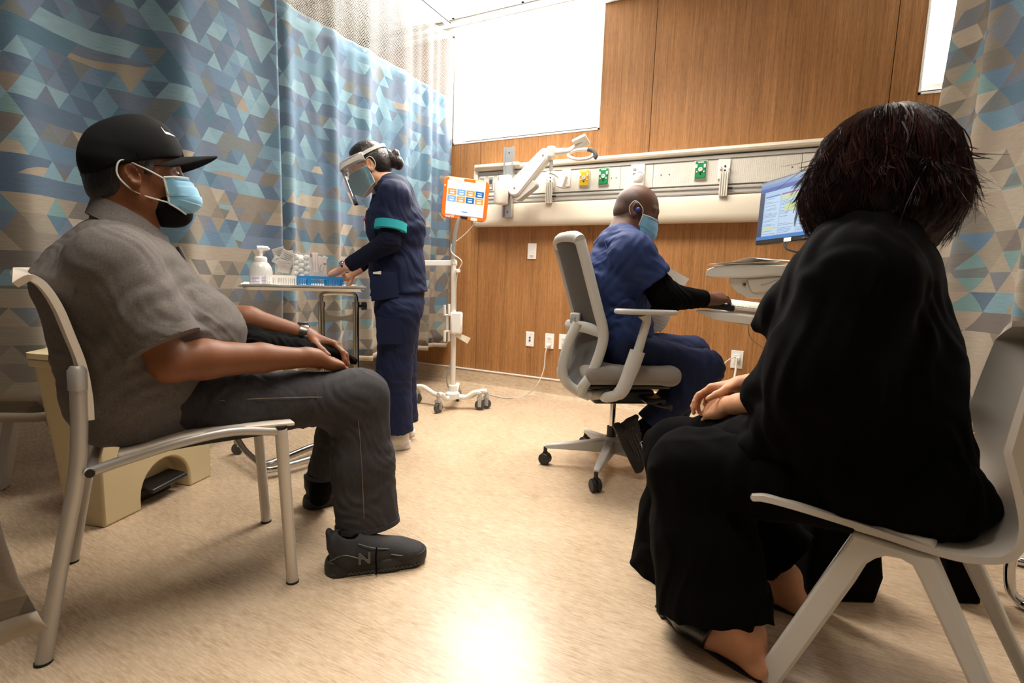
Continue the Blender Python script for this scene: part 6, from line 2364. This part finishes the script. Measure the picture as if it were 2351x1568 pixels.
MB().box(OC(1322, 730, .04), (.05, .04, .05)).build('lumbar_slider', M_OLG, OCH, bevel=.008)
MB().tube([OC(1316, 728, .05), OC(1316, 742, .05)], .016, 12).build('lumbar_knob', M_GREYP, OCH)
# armrests
for sg in (1, -1):
    o = ON * (-.56 if sg < 0 else 0)
    a0, a1 = OC(1418, 714, .28) + o, OC(1550, 717, .28) + o
    padq = [cone(a0 + OF * .03 - UP * .004, a1 - OF * .03, .044, .040, .01), cut(a0 - UP * .012, -UP, .008), cut(a0 + UP * .010, UP, .006)]
    skin_mesh('arm_pad', padq, .004, None, M_OLG, OCH)
    u0, u1, u2 = OC(1487, 738, .28) + o, OC(1466, 812, .27) + o, OC(1448, 815, .27) + o
    MB().tube([OC(1480, 722, .28) + o, OC(1485, 738, .28) + o, OC(1463, 812, .275) + o], [.030, .019, .021], 12).build('arm_post', M_OLG, OCH)
    MB().tube(curve_pts([OC(1464, 806, .275) + o, OC(1448, 850, .275) + o, OC(1425, 900, .27) + o - ON * (.0 if sg > 0 else 0), OC(1392, 912, .22) + o * .86, oc(-.06, 0, .40) + ON * .08 * sg], 7), [.030] * 8 + [.028] * 8 + [.024] * 8 + [.022] * 5, 14, flat=(OF, 1.15)).build('arm_support', M_OLG, OCH)

WKR = person('person', 'seated worker in blue scrubs and mask, bald, typing at the wall workstation', tuple(OC(1430, 830) * np.array([1, 1, 0])))
hcw = OC(1460, 487)
hfw = unit(OF * .90 + ON * .28 - UP * .34)
S3 = 1.0
q, pw, frw = head_prims(hcw, hfw, unit(np.cross(hfw, UP)), S3)
shw, shw2 = OC(1452, 582, .185), OC(1455, 572, -.185)
elw, wrw = OC(1530, 682, .215), OC(1626, 687, .14)
elw2, wrw2 = OC(1480, 690, -.20), OC(1500, 692, -.04)
b3 = list(q) + [cone(hcw - frw[2] * .03 - hfw * .03, OC(1430, 545), .060, .066, .03), cone(OC(1430, 545), OC(1425, 600), .07, .11, .05, (ON, 1.4)), cone(OC(1425, 600), OC(1430, 780), .12, .12, .05, (ON, 1.2))]
b3 += limb([shw, elw, wrw], [.052, .044, .027]) + limb([shw2, elw2, wrw2], [.052, .044, .027])
ha, _ = hand(wrw, OC(1672, 690, .10) - wrw + UP * .02, UP * .8 + ON * .5, -ON * .6 - UP * .2, (.42, .45, .5, .55), .3, 1.05)
hb, _ = hand(wrw2, OC(1460, 688, .05) - wrw2, -OF * .2 + UP * .3 + ON, UP, (.6, .6, .6, .6), .4, 1.02)
b3 += ha
b3 += hand(OC(1482, 690, .0), OC(1468, 686, .06) - OC(1482, 690, .0) + OF * .04, ON, UP, (.5, .55, .6, .6), .4, 1.0)[0]
skin_mesh('body', b3, .0045, None, M_SKIN_D2, WKR)
stb = [ell(pw(-.016, 0, .030), np.array((.0935, .0785, .086)) * S3, frw, .01), ell(pw(-.05, 0, -.02), np.array((.053, .066, .05)), frw, .02), dict(ell(pw(.05, 0, -.04), np.array((.085, .12, .085)), frw, .01), sub=True), dict(ell(pw(.04, 0, .10), np.array((.075, .06, .055)), frw, .02), sub=True)]
for d in (-1, 1):
    stb.append(dict(ell(pw(-.006, d * .085, -.004), np.array((.026, .03, .040)), frw, .006), sub=True))
skin_mesh('stubble_hair', stb, .004, None, mat('shaved_hair', (78, 52, 39), .55, bump=(700, .5), var=(30, .2)), WKR)
for d in (-1, 1):
    MB().tube([pw(.094, d * .014, .034), pw(.088, d * .034, .040), pw(.074, d * .05, .034)], [.002, .003, .002], 6).build('eyebrow', M_HAIR, WKR)
    skin_mesh('earbud', [ell(pw(.004, d * .088, .0), (.010, .009, .013), frw, .002)], .002, None, mat('earbud_blue', (44, 64, 150), .35), WKR, 0, .004)
surgical_mask(pw, frw, S3, WKR, top=-.004, bot=-.118, reach=.130, side=.080, cheek=.034)
top = [cone(OC(1422, 575), OC(1412, 640), .118, .142, .05, (ON, 1.30)), cone(OC(1412, 640), OC(1425, 760), .145, .140, .05, (ON, 1.12)), cone(OC(1425, 760), OC(1432, 825), .140, .140, .05, (ON, 1.15), True)]
for sg, s_, e_ in ((1, shw, elw), (-1, shw2, elw2)):
    top += [cone(OC(1428, 555, sg * .07), s_, .075, .085, .05), cone(s_, s_ + (e_ - s_) * .62, .086, .080, .05, None, True)]
top += [dict(cone(OC(1440, 505), OC(1432, 540), .066, .068, .01), sub=True)]
TW = skin_mesh('scrub_top', top, .005, folds([((.4, .8, .6), .046, .42), ((.9, -.25, .5), .06, .36), ((.5, .3, 1), .11, 1.0), ((.9, .5, -.6), .09, 1, OC(1470, 650, .2), .2), ((1, .4, .2), .14, .7), ((-.4, .5, .9), .075, 1.1, OC(1420, 720, .15), .15)], .0046), M_BLUES, WKR)
nb = unit(OC(1438, 528) - OC(1445, 500))
MB().lathe([(.066, -.010), (.074, -.010), (.078, .010), (.070, .012)], OC(1434, 534), 32, frame((0, 0, 0), OF, z=nb).to_3x3()).build('neck_binding', M_NAVYD, TW)
MB().tube(curve_pts([OC(1385, 545, .09), OC(1402, 590, .165), OC(1420, 600, .195), OC(1425, 640, .20)], 6), .002, 6).build('shoulder_seam', M_BLUES, TW)
for s_, e_, w_ in ((shw, elw, wrw), (shw2, elw2, wrw2)):
    skin_mesh('black_sleeve', [cone(s_ + (e_ - s_) * .35, e_, .068, .062, .03), cone(e_, e_ + (w_ - e_) * .9, .062, .040, .04, None, True)], .0045, folds([((.8, .4, .5), .04, 1, e_, .14), ((.2, .9, .5), .06, .6)], .0038), M_BLACKC, WKR)
M_NAVYW = M_NAVY
knw, anw = OC(1618, 845, .105), OC(1492, 975, .09)
knw2, anw2 = OC(1590, 810, -.12), OC(1540, 985, -.12)
pants = [ell(OC(1432, 800), (.15, .175, .11), (OF, ON, UP), .05), cone(OC(1440, 808, .09), knw, .100, .080, .05), cone(OC(1440, 800, -.09), knw2, .098, .080, .05),
         cone(knw, knw + (anw - knw) * .5, .082, .074, .04), cone(knw + (anw - knw) * .5, anw, .076, .074, .04, None, True), cone(knw2, anw2, .08, .07, .04, None, True)]
skin_mesh('scrub_pants', pants, .005, folds([((.8, .5, .7), .07, 1, knw, .2), ((.3, .2, 1), .12, .7), ((.9, -.2, .4), .09, .8)], .0040), M_NAVYW, WKR)
# feet: toes on the floor, heels raised under the seat
f_toe = onz(1458, 1096, 0)
f_heel = OC(1410, 985, .09 + .06)
f_toe = f_toe * np.array([1, 1, 0]) + UP * .02
fh = f_toe + unit(f_heel - f_toe) * .27
skin_mesh('sock', [cone(fh * .62 + f_toe * .38 + OF * .07, anw, .038, .042, .02), cone(fh * .85 + f_toe * .15 + OF * .05, anw, .034, .04, .02)], .005, None, M_BLACKC, WKR)
s_o, gw = sneaker(fh, f_toe, WKR, M_SHOEB, M_SOLEB, up=OF * 1.0 + UP * .55 + ON * .12, H=.11, W=.047, sole_h=.030, laces=M_BLACKC)
xs = unit(f_toe - fh)
zs = unit((OF * 1.0 + UP * .55 + ON * .12) - xs * np.dot(OF * 1.0 + UP * .55 + ON * .12, xs))
ys = np.cross(zs, xs)
sgn = 1 if ys @ ON > 0 else -1
swoosh(s_o, frame(gw(.36, sgn * .0455, .075), xs * .9 - zs * .3, z=ys * sgn), .050, M_WHITEP)
ln = MB()
for h in (.040, .052, .064, .076):
    ln.tube(curve_pts([gw(.08, sgn * .040, h), gw(.35, sgn * .046, h + .004 * math.sin(h * 90)), gw(.6, sgn * .047, h - .006), gw(.85, sgn * .036, h - .014)], 6), .0020, 6)
ln.build('ripple_line', M_DGREY, s_o)
p = onz(1512, 1030, 0)
sneaker(np.array([p[0], p[1], 0]), np.array([p[0], p[1], 0]) + unit(OF) * .29, WKR, M_SHOEB, M_SOLEB, H=.11, W=.047, sole_h=.03)
# papers in his left hand
for k, (poly, lb) in enumerate((([(1513, 602), (1582, 640), (1568, 662), (1540, 690), (1500, 655)], 'white sheet held up behind the seated worker\'s arm'),
                                ([(1487, 700), (1505, 684), (1540, 720), (1533, 735), (1502, 768), (1478, 740)], 'printed form hanging below the seated worker\'s arm'),
                                ([(1500, 690), (1548, 708), (1530, 748), (1515, 765), (1483, 730)], 'second printed form fanned under the hanging one'))):
    P_ = [OC(px, py, -.06 - .02 * k) for px, py in poly]
    t = tag(MB().prism(P_, ON * .0012).build('paper', M_PAPER), lb, 'paper')
    if k:
        a_, b_, c_ = P_[0], P_[2], P_[4]
        ln = MB()
        for r in range(6):
            s0 = a_ + (c_ - a_) * (.15 + .13 * r) + ON * .0016
            e0_ = s0 + (b_ - a_) * .55
            ln.tube([s0, e0_], .0008, 4)
        ln.build('print_line', M_GREYP, t)

# ================================================================== 4. the woman in black
WW = Plane(WO + WL * .22, WN)
WFv = WF
WOM = person('person', 'seated woman in a black draped top, dark curled bob, seen from behind', tuple(wch(.0, .22, 0)))
hcm = WW(2010, 420)
hcm = WW(2025, 415)
hfm = unit(WF * .75 + WL * .62)
S4 = 1.0
q, pm_, frm_ = head_prims(hcm, hfm, np.cross(UP, hfm), S4)
b4 = list(q) + [cone(hcm - UP * .03, WW(2010, 560), .052, .056, .03), cone(WW(2005, 560), WW(1985, 640), .06, .07, .05, (WN, 1.4)), cone(WW(1985, 640), WW(2000, 1000), .08, .10, .05, (WN, 1.2))]
# forearms and folded hands on the lap
hw1, hw2 = WW(1700, 930, .02), WW(1720, 895, -.12)
b4 += limb([WW(1930, 700, .17), WW(1840, 900, .20), hw1], [.05, .042, .028]) + limb([WW(1930, 690, -.17), WW(1850, 880, -.22), hw2], [.05, .042, .028])
h1, t1 = hand(WW(1675, 930, .01), WW(1600, 945, -.05) - WW(1675, 930, .01), UP * .65 + WN * .6, UP * .6 - WN * .6, (.35, .4, .45, .5), .4, .98)
h2, t2 = hand(WW(1705, 880, -.09), WW(1618, 895, -.05) - WW(1705, 880, -.09), UP * .8 - WN * .3, WN + UP * .2, (.5, .55, .6, .65), .5, .98)
b4 += h1 + h2
# calves and feet
kn4n, an4n = WW(1590, 1085, .14), np.array([.02, 1.285, .10])
kn4f, an4f = WW(1568, 1042, -.10), np.array([.11, 1.60, .10])
b4 += limb([WW(2000, 1000), WW(2060, 1100, .08), kn4n, an4n], [.10, .08, .055, .030]) + limb([WW(2000, 1000), WW(2060, 1090, -.08), kn4f, an4f], [.10, .08, .055, .030])
ftd = unit(np.array([-.155, .075, 0]))
for an, td in ((an4n, ftd), (an4f, unit(np.array([-.17, .05, 0])))):
    g0 = np.array([an[0], an[1], 0])
    b4 += [cone(an, g0 - td * .030 + UP * .032, .030, .027, .02), cone(g0 - td * .034 + UP * .030, g0 + td * .10 + UP * .028, .026, .032, .03), cone(an + UP * -.01, g0 + td * .11 + UP * .032, .029, .026, .03), cone(g0 + td * .10 + UP * .028, g0 + td * .165 + UP * .020, .036, .022, .02)]
skin_mesh('body', b4, .0045, None, M_SKIN_T, WOM)
MB().box(t1[4][0], (.012, .010, .006)).build('thumb_nail', mat('nail_polish', (60, 48, 54), .15), WOM, bevel=.003)
# mules
for nm, an, td, px, py in (('mule', an4n, ftd, 1548, 1450), ('mule', an4f, unit(np.array([-.17, .05, 0])), 0, 0)):
    g0 = np.array([an[0], an[1], 0])
    sd = np.cross(UP, td)
    mu = [cone(g0 + td * .070 + UP * .034, g0 + td * .155 + UP * .026, .050, .040, .02, (sd, 1.05)), cone(g0 + td * .155 + UP * .024, g0 + td * .262 + UP * .012, .037, .006, .02), cut(g0 + UP * .006, -UP, .003), cut(g0 + td * .085 + UP * .03, -unit(td + UP * .25), .004)]
    mo = skin_mesh('mule', mu, .0035, None, M_LEATHER, WOM)
    so_ = []
    for k in range(21):
        t = k / 20
        so_.append((t, .034 * math.sin(math.pi * min(1, .18 + t * .95)) ** .7 if t < .9 else .018 * (1 - t) / .1 + .004))
    poly = [g0 + td * (-.050 + .31 * t) + sd * w for t, w in so_] + [g0 + td * (-.050 + .31 * t) - sd * w for t, w in reversed(so_)]
    MB().prism([p + UP * .001 for p in poly], (0, 0, .007)).build('sole', M_RUBBER, mo, bevel=.002)
# trousers: wide draped legs
tr4 = [ell(WW(2060, 1120), (.17, .20, .11), (WF, WN, UP), .05), cut(np.array([0, 0, .462]), -UP, .02), cone(WW(2080, 1110, .09), kn4n + UP * .012, .115, .098, .05), cone(WW(2080, 1090, -.09), kn4f + UP * .02, .110, .088, .05)]
hemn, hemf = WW(1640, 1400, .17), WW(1552, 1335, -.08)
tr4 += [cone(kn4n, kn4n * .5 + hemn * .5, .10, .112, .05, (WF, 1.12)), cone(kn4n * .5 + hemn * .5, hemn, .110, .118, .04, (WF, 1.22), True),
        cone(kn4f, kn4f * .5 + hemf * .5, .088, .095, .05, (WF, 1.15)), cone(kn4f * .5 + hemf * .5, hemf, .095, .118, .04, (WF, 1.35), True),
        cone(kn4f, an4f + UP * .05, .10, .088, .05, (WF, 1.15), True)]
skin_mesh('wide_trousers', tr4, .006, folds([((.9, .3, .1), .09, 1.2), ((.3, .9, .2), .12, 1.0), ((.9, -.3, .1), .065, .8, hemn, .3)], .0040), M_BLACKC, WOM)
# draped top
cape = [cone(WW(2000, 560), WW(1990, 640), .080, .118, .06, (WN, 1.75)), cone(WW(1985, 640), WW(1990, 840), .122, .155, .08, (WN, 1.45)), cone(WW(1990, 840), WW(1995, 1050), .155, .182, .08, (WN, 1.25)), cone(WW(1995, 1050), WW(1985, 1140), .178, .175, .05, (WN, 1.15)),
        cut(np.array([0, 0, .458]), -UP, .015)]
for sg in (1, -1):
    cape += [cone(WW(1990, 590, sg * .08), WW(1965, 650, sg * .20), .080, .090, .06), cone(WW(1965, 650, sg * .20), WW(1880, 860, sg * .24), .090, .085, .06), cone(WW(1900, 820, sg * .22), WW(1835, 960, sg * .19), .095, .075, .06)]
cape += [cone(WW(1930, 640, .14), WW(1810, 715, .12), .085, .055, .06), cone(WW(1810, 715, .12), WW(1742, 745, .10), .055, .014, .03), cone(WW(1850, 830, .14), WW(1750, 900, .15), .085, .045, .05), cone(WW(1850, 950, .14), WW(1745, 1030, .16), .080, .045, .05),
         cone(WW(1900, 1000, .1), WW(1650, 1020, .08), .10, .050, .05), cone(WW(1900, 960, .0), WW(1620, 990, -.06), .10, .050, .05)]
CAPE = skin_mesh('draped_top', cape, .006, folds([((.95, -.25, .1), .11, 1.3), ((.4, .9, .15), .14, 1.0), ((.9, .1, .55), .08, .8, WW(1820, 850, .2), .3), ((.5, .5, .7), .09, .7, WW(2180, 800, .0), .25)], .0042), M_BLACKC, WOM)
# hair: curled bob
hq = hcm + UP * .012
right = unit(np.cross(_f, UP))
towards = unit(np.array([-hq[0], -hq[1], 0]))
hair = [ell(hq + UP * .030, (.128, .124, .112), None, .03), ell(hq - UP * .045 + right * .075 + towards * .02, (.090, .085, .095), None, .05), ell(hq - UP * .05 - right * .085, (.080, .085, .088), None, .05), ell(hq - UP * .06 + towards * .05, (.105, .075, .09), None, .05),
        ell(hq - UP * .115 + right * .075 - towards * .0, (.060, .065, .070), None, .04), ell(hq - UP * .10 - right * .08, (.055, .06, .06), None, .04), ell(hq + right * .11 - UP * .02, (.052, .06, .06), None, .04), dict(ell(hcm + hfm * .125 - UP * .03, (.075, .075, .11), None, .02), sub=True)]
M_HAIRW = mat('dark_auburn_hair', (30, 14, 13), .45, spec=.25, bump=(150, .8, (1, 1, .12), .004), var=(30, .5, (1, 1, .2)))
HR = skin_mesh('hair', hair, .004, folds([((1, .3, .15), .024, 1), ((.3, 1, .2), .031, 1), ((.6, -.6, .4), .045, 1)], .0016), M_HAIRW, WOM)
r_ = random.Random(11)
from mathutils.bvhtree import BVHTree
_bv = BVHTree.FromPolygons([tuple(v.co) for v in HR.data.vertices], [tuple(p.vertices) for p in HR.data.polygons])
_hq = np.array(hq) - np.array(WOM.location)


def hair_r(d):
    hit = _bv.ray_cast(Vector(_hq + d * .45), Vector(-d))
    return .45 - hit[3] if hit[0] is not None else .13


sd, sd2 = MB(), MB()
side_ax = right
fwd_ax = unit(-_f * np.array([1, 1, 0]))
for cl in range(300):
    az = r_.uniform(-math.pi, math.pi)
    th1 = r_.uniform(1.5, 2.55)
    th0 = r_.uniform(.03, 1.0)
    ph, wob = r_.uniform(0, 6.28), r_.uniform(.05, .20)
    curl = r_.uniform(.010, .040)
    red = r_.random() < .35
    for s_ in range(6):
        a_ = az + r_.uniform(-.06, .06)
        pts = []
        fly = r_.random() < .035
        off = r_.uniform(.0, .006)
        for k in range(12):
            t = k / 11
            th = th0 + (th1 - th0) * t
            az2 = a_ + wob * math.sin(5.2 * t + ph) * (.3 + t)
            d = side_ax * math.sin(az2) * math.sin(th) + fwd_ax * math.cos(az2) * math.sin(th) + UP * math.cos(th)
            d = unit(d)
            p_ = hq + d * (hair_r(d) + off + .004 * math.sin(7 * t + ph) * t)
            if t > .72:
                e_ = (t - .72) / .28
                p_ = p_ + d * curl * e_ * e_ * (1.7 if fly else .7) + UP * curl * e_ * e_ * .6
            if fly:
                p_ = p_ + np.array([math.sin(5 * t + ph), math.cos(4 * t + ph), math.sin(3 * t)]) * .012 * t
            pts.append(p_)
        if np.dot(unit(pts[-1] - hcm), hfm) > .75:
            continue
        (sd2 if red else sd).tube(pts, [.0015] * 7 + [.0013, .001, .0008, .0005, .0002], 3, caps=False)
flick = hq + right * .135 - UP * .035
for k in range(60):
    e_ = flick + right * r_.uniform(.045, .105) + UP * r_.uniform(-.035, .03) + fwd_ax * r_.uniform(-.03, .03)
    b_ = hq + right * .10 + UP * r_.uniform(-.06, .02) + fwd_ax * r_.uniform(-.04, .04)
    m_ = (b_ + e_) / 2 + UP * r_.uniform(-.02, .01)
    sd.tube(curve_pts([b_, m_, e_], 5), [.0012] * 5 + [.0008] * 3 + [.0005] * 2 + [.0002], 3, caps=False)
strands = sd.build('strands', M_HAIRW, HR)
strands['kind'] = 'stuff'
st2 = sd2.build('highlight_strands', mat('auburn_highlight', (56, 25, 21), .42, spec=.35), HR)
st2['kind'] = 'stuff'
# mask strap and earring by the cheek
MB().tube(curve_pts([WW(1872, 462, -.03), WW(1880, 485, -.03), WW(1886, 505, -.03)], 5), .004, 8).build('mask_strap', M_MASKW, WOM)
MB().lathe([(.002, 0), (.008, .01), (.009, .03), (.004, .05)], WW(1893, 505, -.01), 14).build('earring', M_LEATHER, WOM)

# bags on the floor
hb_ = onz(1915, 1384, 0)
HB = thing('handbag', 'black handbag with a chain strap standing under the shell chair', 'handbag', tuple(hb_))
bx = unit(CR * np.array([1, 1, 0]))
HBM = frame(np.array([hb_[0], hb_[1] + .07, 0]), bx, z=(0, 0, 1))
loft(MB(HBM), [rr_ring(-.10, .10, -.06, .06, .004, .02), rr_ring(-.115, .115, -.065, .065, .08, .025), rr_ring(-.10, .10, -.04, .04, .24, .02), rr_ring(-.085, .085, -.012, .012, .30, .008)]).build('body', M_BLACKC, HB, angle=60)
chn = MB()
cpts = curve_pts([WW(1868, 1185, -.28), WW(1872, 1220, -.28), WW(1878, 1260, -.28), WW(1888, 1312, -.28)], 6)
for k, (a_, c_) in enumerate(zip(cpts, cpts[1:])):
    d = unit(c_ - a_)
    x = unit(np.cross(d, [1, .2, 0])) if k % 2 else unit(np.cross(d, [.2, 1, .3]))
    m_ = (a_ + c_) / 2
    chn.tube([m_ + d * .0085 * math.cos(t) + x * .005 * math.sin(t) for t in np.linspace(0, 2 * math.pi, 9)[:-1]], .0014, 5, closed=True)
chn.build('chain', M_CHROME, HB)
tb_ = onz(2192, 1384, 0)
TBM = frame(np.array([tb_[0], tb_[1] + .05, 0]), bx, z=(0, 0, 1))
TBG = thing('tote_bag', 'black bag behind the right shell chair by the chrome pole', 'bag', tuple(tb_))
loft(MB(TBM), [rr_ring(-.05, .055, -.05, .05, .003, .012), rr_ring(-.06, .05, -.05, .05, .12, .014), rr_ring(-.07, .04, -.03, .03, .26, .012)]).build('body', M_BLACKC, TBG, angle=60)
tbm = MB(TBM)
tbm.tube(curve_pts([(-.05, 0, .25), (-.05, 0, .33), (-.015, 0, .36), (.02, 0, .33), (.02, 0, .25)], 5), .006, 8)
tbm.build('handle', M_BLACKC, TBG)
